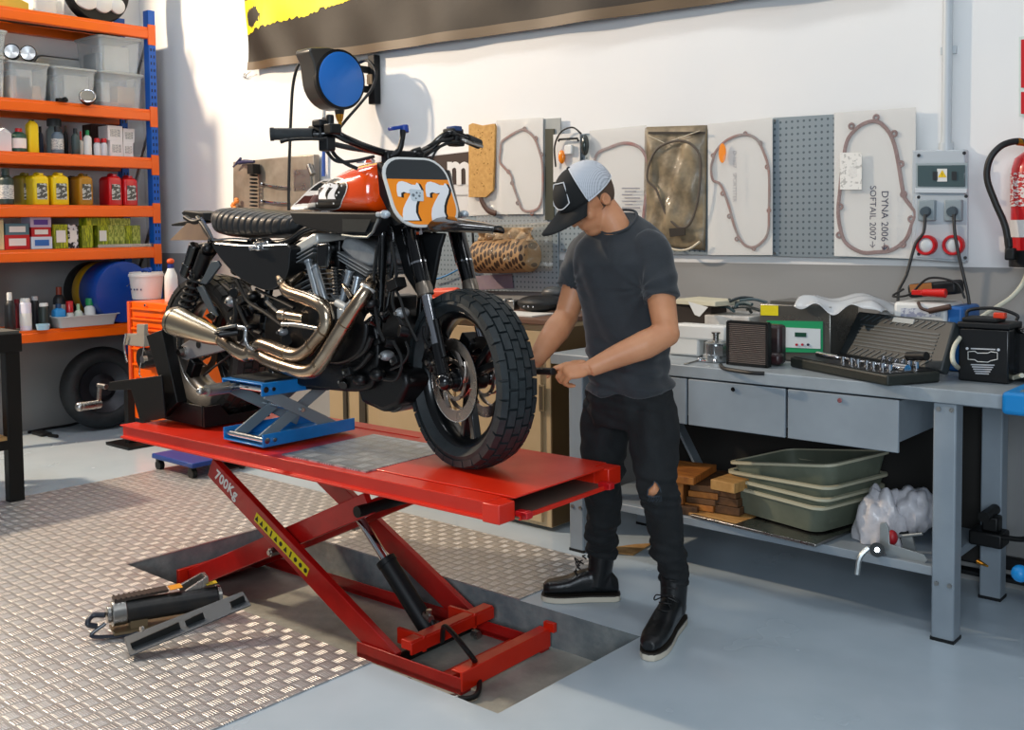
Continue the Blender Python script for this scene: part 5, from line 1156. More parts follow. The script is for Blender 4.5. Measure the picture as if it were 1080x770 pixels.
# white boxes left
def bbox(name, label, cat_, x0p, x1p, topp, y, dpt, mt, z0=None, bevel=.004, dy=0):
    a = P(x0p, topp, y); b = P(x1p, topp, y); z0 = BT+.002 if z0 is None else z0
    m = MB(); m.box(((a.x+b.x)/2, y+dpt/2, (z0+a.z)/2), (b.x-a.x, dpt, a.z-z0)); return one(m, name, mt, label, cat_, bevel=bevel), a.z
_, z1 = bbox('white_carton', 'white carton with a torn side beside the workman on the bench', 'box', 700, 742, 341, 3.97, .26, mat('carton_white', '#cfcbc4', .6, col2='#b3aca4', cs=8))
bbox('white_carton', 'white carton carrying the grey clamps, left of the stainless machine', 'box', 743, 790, 332, 4.0, .26, mat('carton_white', '#cfcbc4', .6, col2='#b3aca4', cs=8))
t = thing('white_appliance', 'white plastic appliance with a horizontal arm beside the workman', 'appliance', Bz(740, 380))
m = MB(); q = P(716, 338, 3.93); q1 = P(768, 342, 3.93); m.box(((q.x+q1.x)/2, 3.94, q.z-.045), (q1.x-q.x, .06, .07)); m.build('arm', M_white, t, bevel=.012, seg=3)
m = MB(); q = P(722, 372, 3.93); m.box((q.x, 3.94, (BT+.002+P(720, 350, 3.93).z)/2), (.16, .05, P(720, 350, 3.93).z-BT-.002)); m.build('body', M_white, t, bevel=.01)
t = thing('carburettor', 'small chrome carburettor body standing on the bench near the cooler', 'carburettor', Bz(756, 377)); c = V(P(755, 370, 3.84).x, 3.84, BT)
m = MB(); m.lathe([(0, .002), (.052, .002), (.055, .01), (.055, .03), (.045, .035), (.042, .075), (.046, .08), (.03, .088), (0, .09)], c, n=20); m.box(c+V(.03, -.02, .05), (.05, .04, .04)); m.build('bowl', mat('carb_metal', '#aeb2b4', .22, .9), t)
m = MB(); m.cyl(c+V(0, 0, .085), c+V(0, 0, .12), .012); m.cyl(c+V(0, 0, .118), c+V(0, 0, .124), .018); m.build('stem', M_steel, t)
m = MB(); c = Bz(746, 381, .006); m.tube([c+V(-.03, 0, 0), c, c+V(.03, .005, 0)], .005, n=8); m.ell(c+V(-.035, 0, .003), .011); m.ell(c+V(.035, .005, .003), .011); one(m, 'wrench', M_chrome, 'tiny chrome spanner in front of the carburettor', 'spanner')
m = MB(); m.cyl(Bz(722, 384, .004), Bz(741, 379, .004), .003); one(m, 'thin_rod', M_steel, 'thin metal rod lying by the bench edge next to the workman', 'rod')
# book, papers and clamps on the cartons
a = [P(712, 312, 4.05), P(745, 322, 4.0), P(790, 315, 4.15), P(748, 307.5, 4.25)]
zc = P(745, 330, 4.0).z
m = MB()
for k in range(5): 
    z_ = z1+.012+.006*k
zb_ = P(745, 323, 3.98).z
m.solid([(P(707, 322, 4.0).x+.0, 4.02, zb_), (P(757, 322, 4.0).x, 3.98, zb_), (P(790, 322, 4.15).x-.03, 4.15, zb_), (P(735, 322, 4.2).x, 4.22, zb_)], V(0, 0, .022))
one(m, 'book', mat('cream_paper', '#cfc9b0', .7), 'thick cream manual lying on top of the things beside the workman', 'book', bevel=.003)
m = MB(); m.box((P(735, 330, 4.08).x, 4.10, (z1+zb_)/2), (.2, .14, zb_-z1-.004)); one(m, 'dark_box', cm('#2c231e', .6), 'dark brown box under the cream manual', 'box')
m = MB(); m.solid([P(726, 318, 3.95), P(747, 324, 3.95), P(738, 334, 3.94), P(733, 332, 3.94)], V(0, -.003, 0)); one(m, 'paper_sheet', M_paper, 'folded white paper sheet sticking out below the cream manual', 'paper')
zt2 = P(765, 332, 4.0).z
t = thing('clamps', 'heap of grey plastic clamps on the white carton', 'clamps', (P(778, 332, 4.08).x, 4.08, zt2)); rr_ = random.Random(5)
c = V(P(777, 326, 4.06).x, 4.07, zt2+.012)
for k in range(9):
    m = MB(); a = rr_.uniform(0, pi); d = V(math.cos(a), math.sin(a)*.5, rr_.uniform(-.1, .1))*.07; o_ = c+V(rr_.uniform(-.06, .06), rr_.uniform(-.02, .04), .006*k); m.tube([o_-d, o_+V(0, 0, .01), o_+d], .007, n=6, sub=3); m.build('clamp', cm('#44565a' if k % 2 else '#202a2c', .4), t)
# battery charger
y_ = 4.12
t = thing('battery_charger', 'white and blue battery charger behind the socket case lid', 'battery charger', V(P(985, 340, y_).x, y_, BT))
xa, xb = P(942, 330, y_).x, P(1016, 330, y_).x; zt = P(970, 319, y_).z
m = MB(); m.box(((xa+xb)/2-.03, y_+.1, (BT+.002+zt)/2), (xb-xa-.06, .2, zt-BT-.002)); m.build('housing', M_white, t, bevel=.015, seg=3)
m = MB(); m.box((xb-.03, y_+.1, (BT+.002+zt-.01)/2), (.06, .21, zt-BT-.012)); m.build('end_cap', cm('#1f62a8'), t, bevel=.012)
m = MB(); m.solid([P(950, 325, y_-.002), P(992, 325, y_-.002), P(992, 334, y_-.002), P(950, 334, y_-.002)], V(0, -.002, 0)); m.build('print_band', mat('print', '#c9ccd2', .5, col2='#8f93a8', cs=50, cmin=.5, cmax=.55), t)
zc_ = zt
t = thing('multimeter', 'black and amber tester lying on the battery charger', 'tester', V(P(984, 310, y_+.1).x, y_+.1, zc_)); c = V(P(986, 310, y_+.08).x, y_+.09, zc_+.05)
m = MB(); m.box(c, (.19, .10, .055), rot=Matrix.Rotation(-.12, 3, 'Y')); m.build('case', M_blackp, t, bevel=.012)
m = MB(); m.box(c+V(-.04, -.0515, .004), (.085, .004, .035), rot=Matrix.Rotation(-.12, 3, 'Y')); m.build('display', cm('#a0693a', .3), t)
m = MB(); m.tube([c+V(-.1, -.07, -.0), c+V(-.14, -.08, -.03), c+V(-.07, -.09, -.02), c+V(0, -.08, .045), c+V(.1, -.07, .03), c+V(.13, -.06, -.03)], .0045, n=8); m.build('lead', M_cable, t)
m = MB(); q = P(984, 309, y_-.0); m.cyl(q+V(-.04, 0, 0), q+V(.05, 0, 0), .014, .018); m.box(q+V(-.06, 0, .0), (.04, .02, .02)); one(m, 'red_clip', cm('#d01c14', .35), 'red crocodile clip lying over the battery charger', 'clip', bevel=.003)
m = MB(); q = P(994, 326, y_-.02); m.cyl(q+V(-.05, 0, -.01), q+V(.03, 0, .01), .011); m.tube([q+V(-.05, 0, -.01), q+V(-.08, 0, -.0), q+V(-.1, .02, .02)], .006, n=6); one(m, 'black_clip', cm('#4a332a', .5), 'dark crocodile clip hanging on the front of the battery charger', 'clip')
m = MB(); q = P(926, 334, 4.17); m.ell((q.x+.03, 4.17, q.z+.004), (.03, .03, .022)); m.ell((q.x-.03, 4.17, q.z-.006), (.025, .025, .015)); m.box((q.x, 4.17, (BT+q.z)/2-.006), (.12, .05, q.z-BT-.014)); one(m, 'white_connector', M_white, 'white lumpy connector block left of the battery charger', 'connector', bevel=.006)
# battery
y_ = 3.9
xa, xb = P(1011, 360, y_).x, P(1064, 360, y_).x; z0, zt = BT+.002, P(1035, 347, y_).z
t = thing('car_battery', 'black motorcycle battery with a white shield mark on the bench', 'battery', ((xa+xb)/2, y_+.07, BT))
m = MB(); m.box(((xa+xb)/2, y_+.07, (z0+zt)/2), (xb-xa, .14, zt-z0)); m.build('case', mat('battery_black', '#0d0e10', .3, coat=.2), t, bevel=.005)
m = MB(); m.box(((xa+xb)/2, y_+.07, zt+.012), (xb-xa+.01, .15, .02)); m.box(((xa+xb)/2-.02, y_+.07, zt+.03), (xb-xa-.05, .11, .015)); m.build('cover', M_blackp, t, bevel=.004)
q = [P(a, b, y_-.003) for a, b in ((1021, 371), (1028, 370.5), (1031, 372.5), (1042, 372.5), (1045, 371), (1052, 372), (1052, 379), (1045, 380.5), (1042, 382), (1031, 381.5), (1028, 379.5), (1021, 379))]
m = MB(); m.tube(q, .0016, n=6, sub=1, closed=True); m.build('shield_outline', M_white, t)
m = MB()
for k in range(5): m.solid([P(1024+k*1.2, 384+k*2.3, y_-.002), P(1049-k*1.5, 384.6+k*2.3, y_-.002), P(1049-k*1.5, 385.8+k*2.3, y_-.002), P(1024+k*1.2, 385.2+k*2.3, y_-.002)], V(0, -.001, 0))
m.solid([P(1024, 367, y_-.002), P(1050, 368, y_-.002), P(1050, 369.3, y_-.002), P(1024, 368.3, y_-.002)], V(0, -.001, 0)); m.cyl(P(1020, 367.6, y_-.001), P(1020, 367.6, y_-.003), .005); m.cyl(P(1053, 369, y_-.001), P(1053, 369, y_-.003), .005); m.build('print_lines', cm('#b9bcc0', .5), t)
m = MB(); m.tube([((xa+xb)/2-.08, y_+.07, zt+.03), ((xa+xb)/2-.07, y_+.07, zt+.06), ((xa+xb)/2+.02, y_+.07, zt+.07), ((xa+xb)/2+.09, y_+.07, zt+.05), ((xa+xb)/2+.09, y_+.07, zt+.03)], .006, n=8); m.build('carry_strap', M_blackp, t)
m = MB(); m.box(((xa+xb)/2+.035, y_+.07, zt+.045), (.04, .03, .022)); m.build('red_terminal_cap', cm('#d83c1c', .4), t, bevel=.004)
m = MB(); a = P(1066, 370, 3.98); m.box((a.x+.06, 4.03, BT+.1), (.13, .12, .19)); one(m, 'black_jar', M_blackg, 'black glossy container right of the battery at the picture edge', 'container', bevel=.02)
# white power strip and white cable
q = Bz(1078, 398); m = MB(); m.box((q.x+.02, q.y+.02, BT+.045), (.12, .16, .042)); m.box((q.x+.02, q.y+.02, BT+.013), (.11, .15, .022)); t_ = one(m, 'power_strip', M_white, 'white power strip at the right end of the bench', 'power strip', bevel=.006)
m = MB(); m.tube([P(1085, 283, 4.3), P(1078, 300, 4.25), P(1066, 314, 4.2), P(1048, 326, 4.12), P(1030, 338, 4.02), P(1016, 352, 3.93), P(1006, 367, 3.85), P(1006, 383, 3.82), Bz(1020, 393, .012), Bz(1040, 399, .010), Bz(1060, 400, .012), Bz(1070, 398, .02), Bz(1078, 396, .035)], .0085, n=10); one(m, 'white_cable', cm('#cfccb8', .4), 'thick cream cable looping down from the wall past the battery', 'cable')
# ---------------------------------------------------------------- beige cabinet behind the motorcycle
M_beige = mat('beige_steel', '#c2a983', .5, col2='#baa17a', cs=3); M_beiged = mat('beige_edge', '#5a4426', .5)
cb = thing('beige_cabinet', 'beige steel cabinet with a recessed handle behind the lift table', 'cabinet', (-3.8, 4.05, 0))
CX0, CX1, CY = -4.75, -3.10, 3.84; CH = 1.0
m = MB(); m.box(((CX0+CX1)/2, CY+.25, (CH+.02)/2), (CX1-CX0, .5, CH-.02)); m.build('cabinet_body', M_beige, cb, bevel=.004)
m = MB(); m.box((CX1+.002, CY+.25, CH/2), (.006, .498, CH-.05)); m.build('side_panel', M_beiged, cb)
m = MB(); m.box((-3.43, CY-.008, .44), (.56, .016, .80)); d_ = m.build('door', M_beige, cb, bevel=.003)
hp = P(571, 420, CY-.02); m = MB(); m.box((hp.x, CY-.017, hp.z+.0), (.035, .006, .13)); m.build('recessed_handle', cm('#7c6c4e', .4), d_, bevel=.002)
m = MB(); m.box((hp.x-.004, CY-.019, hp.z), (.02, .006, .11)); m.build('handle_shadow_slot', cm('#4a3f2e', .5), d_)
m = MB(); m.box((-4.02, CY-.008, .44), (.58, .016, .80)); m.build('door', M_beige, cb, bevel=.003)
m = MB(); m.box((-3.725, CY-.008, .91), (1.2, .016, .11)); m.build('drawer_front', M_beige, cb, bevel=.003)
m = MB(); m.box(((CX0+CX1)/2, CY+.23, CH+.012), (CX1-CX0+.03, .54, .024)); m.build('cabinet_top', cm('#6a4c3c', .5), cb, bevel=.003)
m = MB(); m.box((-4.45, CY-.006, .5), (.05, .012, .9)); m.box((-4.6, CY-.006, .5), (.03, .012, .9)); m.build('dark_gap', cm('#3c3426', .6), cb)
m = MB(); q = P(525, 325, CY+.1); m.box((q.x+.05, CY+.12, CH+.028), (.45, .2, .006), rot=.06); one(m, 'paper_stack', M_paper, 'white papers lying at the front of the beige cabinet top', 'papers')
t = thing('saddle_bag', 'black glossy leather pouch with a strap on the beige cabinet', 'bag', (P(565, 325, CY+.25).x, CY+.25, CH+.024)); c = V(P(566, 321, CY+.25).x, CY+.26, CH+.07)
m = MB(); m.ell(c, (.125, .075, .043), n=32, k=16); m.ell(c+V(.05, .02, .005), (.1, .07, .04), n=24); m.build('pouch', M_blackp, t)
m = MB(); m.box(c+V(-.15, -.02, -.01), (.05, .05, .05)); m.box(c+V(-.19, -.02, -.01), (.02, .06, .06)); m.build('buckle', M_steel, t, bevel=.004)
m = MB(); 
for k in (-.03, .0, .03): m.ell(c+V(k, -.075, -.01), .005)
m.build('rivets', M_chrome, t)
m = MB(); q = P(581, 307, CY+.4); m.ell((q.x, CY+.42, q.z-.01), (.07, .05, .035)); m.box((q.x, CY+.42, (CH+.026+q.z)/2-.01), (.06, .06, q.z-CH-.03)); one(m, 'grey_saddle', cm('#4a4c4c', .4), 'grey rounded pad behind the black pouch on the cabinet', 'pad', bevel=.01)
# red bar seen through the forks
m = MB(); m.tube([P(455, 310, 3.95), P(484, 309, 3.95)], .03, n=12, sub=1); m.box(P(470, 318, 3.95), (.2, .06, .05)); one(m, 'orange_tool', cm('#d8492a'), 'orange red tool lying on the cabinet behind the front forks', 'tool', bevel=.01)
# cardboard piece on floor under bench
m = MB(); A = [Pz(648, 578, .002), Pz(670, 575, .002), Pz(688, 574, .002), Pz(668, 586, .002), Pz(650, 584, .002)]; m.solid(A, V(0, 0, .005)); one(m, 'cardboard_scrap', M_card, 'flat piece of cardboard on the floor behind the workman', 'cardboard')
# ---------------------------------------------------------------- hydraulic foot pump on the tread plate
pm = thing('foot_pump', 'black foot operated hydraulic pump lying on the tread plate', 'hydraulic pump', Pz(170, 680, .005))
fz = .006
a0, a1 = Pz(118, 672, .0), Pz(228, 650, 0)
dr_ = (a1-a0).normalized(); sd = V(-dr_.y, dr_.x, 0)
p0 = a0+V(0, 0, .085); p1 = a1+V(0, 0, .075)
m = MB(); m.cyl(p0+dr_*.03, p1, .042, n=28); m.cyl(p1-dr_*.004, p1+dr_*.012, .036, n=28); m.build('reservoir', mat('pump_black', '#14171a', .35, col2='#2a2622', cs=12), pm, bevel=.002)
m = MB(); m.cyl(p0, p0+dr_*.05, .045, n=28); m.cyl(p0-dr_*.015, p0, .03, n=24); m.build('end_cap', M_steel, pm, bevel=.003)
m = MB(); m.cyl(p1+dr_*.004, p1+dr_*.016, .044, n=28); m.build('collar', M_steel, pm)
m = MB(); q = p0-dr_*.02; m.tube([q+V(0, 0, .0), q-dr_*.04+sd*.02, q-dr_*.06+V(0, 0, -.02), q-dr_*.03-sd*.0+V(0, 0, -.035)], .010, n=10); m.tube([q+V(0, 0, -.03), q-dr_*.05+V(0, 0, -.065), q+dr_*.02-sd*.03+V(0, 0, -.072), q+dr_*.1-sd*.05+V(0, 0, -.07)], .007, n=8); m.build('hose_end', cm('#2a2e38', .3), pm)
m = MB(); q = (p0+p1)/2; m.bar(p0+V(0, 0, .047)+dr_*.01+sd*.01, p0+V(0, 0, .052)+dr_*.20+sd*.01, .05, .01)
for k in range(10): m.bar(p0+V(0, 0, .053)+dr_*(.015+k*.018)+sd*-.015, p0+V(0, 0, .053)+dr_*(.015+k*.018)+sd*.035, .006, .008)
m.build('ribbed_pedal', mat('pedal', '#3a2e26', .5), pm)
m = MB(); m.bar(p0+V(0, 0, .056)+dr_*.205, p0+V(0, 0, .058)+dr_*.25, .05, .002, up=EZ); m.build('warning_sticker', cm('#e0941c', .5), pm)
m = MB(); m.bar(p0+V(0, 0, .045)+dr_*.34, p0+V(0, 0, .048)+dr_*.38, .03, .002, up=EZ); m.build('round_sticker', cm('#c9a81c', .5), pm)
hA = p0+dr_*.20+V(0, 0, .03)-sd*.05; hB = Pz(202, 617, .15)
m = MB(); hA = P(165, 648, (p0.y+p1.y)/2-.03); hB = hA+dr_*.17+V(0, .02, .09); m.bar(hA, hB, .012, .03); m.bar(hB, hB+sd*.06, .012, .03); m.bar(hB+sd*.06-dr_*.0, hB+sd*.06-dr_*.09-V(0, 0, .035), .012, .03); m.build('handle', M_steel, pm, bevel=.001)
m = MB(); m.bar(p0+dr_*.0-V(0, 0, .06), p1-V(0, 0, .06)-dr_*.1, .10, .008, up=EZ); m.bar(p0+dr_*.06-V(0, 0, .045), p0+dr_*.12-V(0, 0, .045), .06, .03, up=EZ); m.build('base_channel', mat('pump_base', '#6b5a40', .5), pm)
m = MB(); B0_ = Pz(137, 693, .02); B1_ = P(268, 638, B0_.y+.22)
B1_ = Pz(265, 639, .12)
wv_ = sd*.10
m.solid([B0_, B1_, B1_+wv_+V(0, 0, .02), B0_+wv_+V(0, 0, .03)], V(0, 0, .004)); fp_ = m.build('foot_plate', mat('plate_dark', '#4a4d50', .4, .7), pm, bevel=.001)
for f0, f1 in ((.03, .42), (.47, .62), (.85, .97)):
    m = MB(); m.bar(B0_+(B1_-B0_)*f0+V(0, 0, .016)+wv_*.35, B0_+(B1_-B0_)*f1+V(0, 0, .020)+wv_*.35, .005, .03, up=EZ); m.build('plate_bracket', M_blackm, fp_)
m = MB(); q = P(151, 663, p0.y-.05); m.cyl(q, q+V(0, -.01, 0), .009, n=12); m.build('side_bolt', M_steel, pm)
# ---------------------------------------------------------------- motorcycle
bike = thing('motorcycle', 'orange and black motorcycle with number 77 plate raised on the red lift', 'motorcycle', (-3.3, 2.665, LZ))
M_tyre = mat('tyre_rubber', '#1a2124', .55, col2='#242c2f', cs=40, bump=.1, bs=200)
M_tyreb = mat('tyre_rear', '#262421', .5, col2='#3a3530', cs=20, bump=.1, bs=200)
M_eng = mat('engine_black', '#0b0c0e', .36, .3, bump=.1, bs=150)
M_engg = mat('engine_grey', '#9b9ea0', .36, .35, col2='#85888b', cs=18, bump=.05, bs=90)
M_engl = mat('engine_silver', '#cfcfcb', .35, .3, rvar=.1)
M_exh = mat('exhaust_titanium', '#b8a792', .24, 1., col2='#96826e', cs=5, rvar=.06)
M_muf = mat('muffler_brushed', '#bfb098', .3, 1., bump=.03, bs=300)
M_tank = mat('tank_orange', '#fa5208', .18, col2='#f24a06', cs=4, coat=1.)
M_rim = mat('rim_black', '#101315', .28, .4, coat=.3)
M_disc = mat('brake_disc', '#b3a89e', .28, 1., rvar=.08)
M_forkb = mat('fork_black', '#0c0d0f', .2, .3, coat=.5)
TH = math.radians(13)
hd = V(math.cos(TH), -math.sin(TH), 0); ax = V(math.sin(TH), math.cos(TH), 0)
Cf = V(-2.522, 2.665, .932); Cr = V(-4.10, 2.665, .947)
def wheel_parts(C, h, a, R, wd, rimR, M_ty, par, pre, N=30, knob=True):
    def pt(t, r, s): return C+(h*math.cos(t)+EZ*math.sin(t))*r+a*s
    m = MB(); w2 = wd/2
    prof = [(rimR-.002, -w2*.62), (rimR+.015, -w2*.82), (R-.052, -w2*.97), (R-.030, -w2*.90), (R-.014, -w2*.58), (R-.010, 0), (R-.014, w2*.58), (R-.030, w2*.90), (R-.052, w2*.97), (rimR+.015, w2*.82), (rimR-.002, w2*.62), (rimR-.006, 0)]
    m.lathe(prof, C, a, n=72, closed=True, up=h if False else None)
    if knob:
        rows = [(-.84, .33, .0), (-.42, .39, .0), (0, .39, .0), (.42, .39, .0), (.84, .33, .0)]
        for ri, (s, k, dr) in enumerate(rows):
            for i in range(N):
                t0 = 2*pi*(i+(.5 if ri % 2 else 0))/N; dt = 2*pi/N*.468
                R0 = R-dr
                vs = []
                for rr_, sc in ((R0-.022, 1.), (R0, .92)):
                    for (e, g) in ((-1, -1), (1, -1), (1, 1), (-1, 1)):
                        ss = w2*(s+g*k*.5*sc); tt = t0+e*dt*sc
                        rloc = rr_ - max(0, abs(ss)/w2-.3)**1.4*.024
                        vs.append(pt(tt, rloc, ss))
                m.add(vs, [(3, 2, 1, 0), (4, 5, 6, 7), (0, 1, 5, 4), (1, 2, 6, 5), (2, 3, 7, 6), (3, 0, 4, 7)])
    ty = m.build(pre+'_tyre', M_ty, par, ang=30)
    m = MB(); m.lathe([(rimR, -w2*.66), (rimR+.006, -w2*.62), (rimR-.004, -w2*.56), (rimR-.016, -w2*.45), (rimR-.02, 0), (rimR-.016, w2*.45), (rimR-.004, w2*.56), (rimR+.006, w2*.62), (rimR, w2*.66), (rimR-.010, w2*.62), (rimR-.026, w2*.4), (rimR-.03, 0), (rimR-.026, -w2*.4), (rimR-.010, -w2*.62)], C, a, n=72, closed=True)
    return ty, m
# front wheel
ty, m = wheel_parts(Cf, hd, ax, .318, .145, .240, M_tyre, bike, 'front')
rimo = m.build('front_rim', M_rim, bike)
for k in range(3):
    t0 = math.radians(-88+120*k)
    for e in (-1, 1):
        m = MB(); t1 = t0+e*.05; t2 = t0+e*.17
        p0 = Cf+(hd*math.cos(t1)+EZ*math.sin(t1))*.04; p1 = Cf+(hd*math.cos(t2)+EZ*math.sin(t2))*.218
        m.bar(p0, p1, .028, .05 if False else .03, up=ax); m.build('spoke', M_rim, rimo, bevel=.005)
m = MB(); m.cyl(Cf-ax*.06, Cf+ax*.06, .042, n=28); m.cyl(Cf-ax*.085, Cf-ax*.05, .03, n=24); m.build('front_hub', M_rim, bike, bevel=.003)
def disc(C, h, a, off, R, par, nm, mt=M_disc):
    o = C+a*off; m = MB(); N = 90
    # outer ring
    def ring(r0, r1, th=.0025):
        m.lathe([(r0, -th), (r1, -th), (r1, th), (r0, th)], o, a, n=N, closed=True)
    ring(R*.73, R)
    ring(R*.40, R*.50)
    for k in range(7):   # curved fingers between inner carrier and ring
        t0 = 2*pi*k/7; pts = []
        for j in range(6): r = R*(.48+.27*j/5); t = t0+.75*j/5; pts.append(o+(h*math.cos(t)+EZ*math.sin(t))*r)
        m.tube(pts, .0105, n=8, flat=.3, up=None, sub=3)
    for k in range(24):
        t = 2*pi*k/24; 
    return m.build(nm, mt, par)
disc(Cf, hd, ax, -.062, .145, bike, 'front_brake_disc'); disc(Cf, hd, ax, .062, .145, bike, 'front_brake_disc')
m = MB(); m.lathe([(.144, -.003), (.1465, -.003), (.1465, .003), (.144, .003)], Cf-ax*.062, ax, n=90, closed=True); m.build('disc_edge', M_chrome, bike)
# fork
rake = math.radians(22.5); fu = (-hd*math.sin(rake)+EZ*math.cos(rake)).normalized(); ff_ = fu.cross(ax).normalized()
if ff_.dot(hd) < 0: ff_ = -ff_
fork = None
for s, nm in ((-1, 'right'), (1, 'left')):
    b0 = Cf+ax*s*.098
    m = MB(); m.cyl(b0+fu*.005-V(0, 0, .0), b0+fu*.135, .025, .022, n=24); m.ell(b0, (.034, .034, .034)); m.cyl(b0-ax*s*.02, b0+ax*s*.02, .026); m.bar(b0-hd*.03+fu*.0, b0-hd*.045+fu*.10, .02, .03)
    fk = m.build('fork_leg', M_forkb, bike)
    m = MB(); m.cyl(b0+ax*s*.018, b0+ax*s*.032, .012, n=20); m.build('axle_nut', M_chrome, fk)
    m = MB(); m.cyl(b0+fu*.12, b0+fu*.335, .0205, n=28); m.build('fork_slider', mat('slider', '#c9ccd2', .12, 1.), fk)
    m = MB(); m.lathe([(.022, .315), (.030, .318), (.0305, .345), (.028, .36), (.026, .37)], b0, fu, n=28, closed=False); m.build('dust_seal', mat('seal_ring', '#8f8478', .3, .8), fk)
    m = MB(); m.lathe([(.026, .345), (.029, .40), (.0305, .43), (.0305, .58), (.028, .60), (.028, .80)], b0, fu, n=32); m.build('fork_tube', M_forkb, fk)
    # pin stripe clamp lines on the outer tube
    m = MB()
    for q in (.435, .575): m.lathe([(.0305, q), (.0325, q), (.0325, q+.007), (.0305, q+.007)], b0, fu, n=32, closed=True)
    m.bar(b0+fu*.43-hd*.02-ax*.025, b0+fu*.58-hd*.02-ax*.025, .0035, .004)
    m.build('clamp_band', M_chrome, fk)
# caliper
for s in (-1, 1):
    cc = Cf+ax*s*.068-hd*.105+EZ*.085
    m = MB(); m.box(cc, (.07, .06, .12), rot=Matrix.Rotation(-TH, 3, 'Z') @ Matrix.Rotation(.55, 3, 'Y')); m.cyl(cc-ax*s*-.03+EZ*.03, cc+ax*s*.04+EZ*.03, .022); m.cyl(cc-ax*s*-.03-EZ*.03, cc+ax*s*.04-EZ*.03, .022)
    cl = m.build('brake_caliper', M_eng, bike, bevel=.006)
    m = MB(); m.cyl(cc+ax*s*.04+EZ*.03, cc+ax*s*.045+EZ*.03, .010, n=12); m.cyl(cc+ax*s*.04-EZ*.03, cc+ax*s*.045-EZ*.03, .010, n=12); m.build('caliper_bolts', M_steel, cl)
m = MB(); b0 = Cf-ax*.098
m.tube([b0+fu*.2-hd*.03-ax*.02, b0+fu*.16-hd*.035-ax*.025, b0+fu*.12-hd*.02-ax*.02], .006, n=8); m.cyl(b0+fu*.09+hd*.028, b0+fu*.23+hd*.03, .010); m.build('speed_sensor_bracket', M_eng, bike)
# triple clamps and steering head
for q, nm in ((.62, 'lower_triple_clamp'), (.775, 'upper_triple_clamp')):
    c = Cf+fu*q
    m = MB(); m.box(c-hd*.02, (.075, .25, .035), rot=Matrix.Rotation(-TH, 3, 'Z') @ Matrix.Rotation(-rake, 3, 'Y')); m.build(nm, M_eng, bike, bevel=.01)
c = Cf+fu*.79
m = MB(); m.cyl(c-hd*.06-fu*.2, c-hd*.05+fu*.03, .032, n=24); m.build('steering_head', M_eng, bike)
# mudguard beak
m = MB(); secs = []
c0 = Cf+fu*.555; L0 = -.14
for i in range(15):
    t = i/14; x = lerp(-.13, .43, t); w_ = lerp(.085, .105, min(1, t*3))*(1-max(0, t-.35)/.65*.75); z = .535+.012*math.sin(t*pi)-.0*t+.0
    hh = .085*(1-t*.7); top = []
    dz = -.010-.055*t*t*.4
    base = V(Cf.x, Cf.y, Cf.z)+hd*(x-.24)+EZ*(.562+dz-.012*t)
    ring = []
    K = 9
    for j in range(K+1): a_ = pi*j/K; ring.append(base+ax*(w_*math.cos(a_))+EZ*(hh*math.sin(a_)*.8-.03*(1-t)))
    for j in range(K, -1, -1): a_ = pi*j/K; ring.append(base+ax*((w_-.004)*math.cos(a_))+EZ*((hh*math.sin(a_)*.8)-.007-.03*(1-t)))
    secs.append(ring)
m.rings(secs); fe = m.build('front_mudguard', M_blackg, bike)
m = MB(); q = lambda px_, py_, y_: P(px_, py_, y_)
bb = Cf-hd*.20+EZ*.512
m.add([], [])
for k, (x0, x1, mm) in enumerate(((-.05, -.02, 0), (-.018, .015, 1), (.018, .035, 0))):
    o_ = Cf+hd*(x0-.18)+EZ*.525-ax*.098; e_ = Cf+hd*(x1-.18)+EZ*.528-ax*.098; m.bar(o_, e_, .003, .035, up=EZ, m=mm)
m.build('mudguard_decal', [mat('decal_grey', '#8f8a8c', .3), mat('decal_rust', '#a8401c', .3)], fe)
m = MB(); m.solid([P(414, 244, 2.66), P(468, 246, 2.66), P(463, 262, 2.66), P(455, 306, 2.66), P(440, 312, 2.66), P(426, 290, 2.66)], V(0, .02, 0)); m.build('fork_shroud', M_blackp, bike, bevel=.006)
# number plate
Mz = lambda zx, zy: (zx, zy)
pc = V(-2.70, 0, 0); pcen = P(444.5, 202.5, 2.615)
pn = (hd*math.cos(.30)+EZ*math.sin(.30)).normalized(); pa = ax; pu = pn.cross(pa).normalized()
if pu.z < 0: pu = -pu
pr = ax   # plate's right in the image = +ax
PW, PHH = .272, .262
def ptrap(s, t): return pcen+pr*(s*PW/2*(1.0+.02*t))+pu*(t*PHH/2)+pr*(-.0*t)
def plate_poly(sc, off, r=.05):
    out = []
    for (x, y) in rrect(2*sc, 2*sc, r*2*4, 6): 
        out.append(pcen+pr*(x*PW/2)+pu*(y*PHH/2)+pr*(-.018*y)+pn*off)
    return out
m = MB(); m.solid(plate_poly(1.0, 0, .075), -pn*.010); np_ = m.build('number_plate', M_white, bike, bevel=.002)
def clip_poly(poly, f):   # keep f>0
    out = []
    for i in range(len(poly)):
        a, b = poly[i], poly[(i+1) % len(poly)]; fa, fb = f(a), f(b)
        if fa >= 0: out.append(a)
        if (fa >= 0) != (fb >= 0): out.append(a.lerp(b, fa/(fa-fb)))
    return out
inner = plate_poly(.93, .0005, .07); fz_ = lambda p: (p-pcen).dot(pu)-PHH*.5*.36
top_ = clip_poly(inner, fz_); bot_ = clip_poly(inner, lambda p: -fz_(p))
m = MB(); m.solid(top_, pn*.001); m.build('plate_dark_field', mat('plate_charcoal', '#262b2e', .35, coat=.2), np_)
m = MB(); m.solid(bot_, pn*.001); m.build('plate_orange_field', mat('plate_orange', '#ff920a', .35, coat=.2), np_)
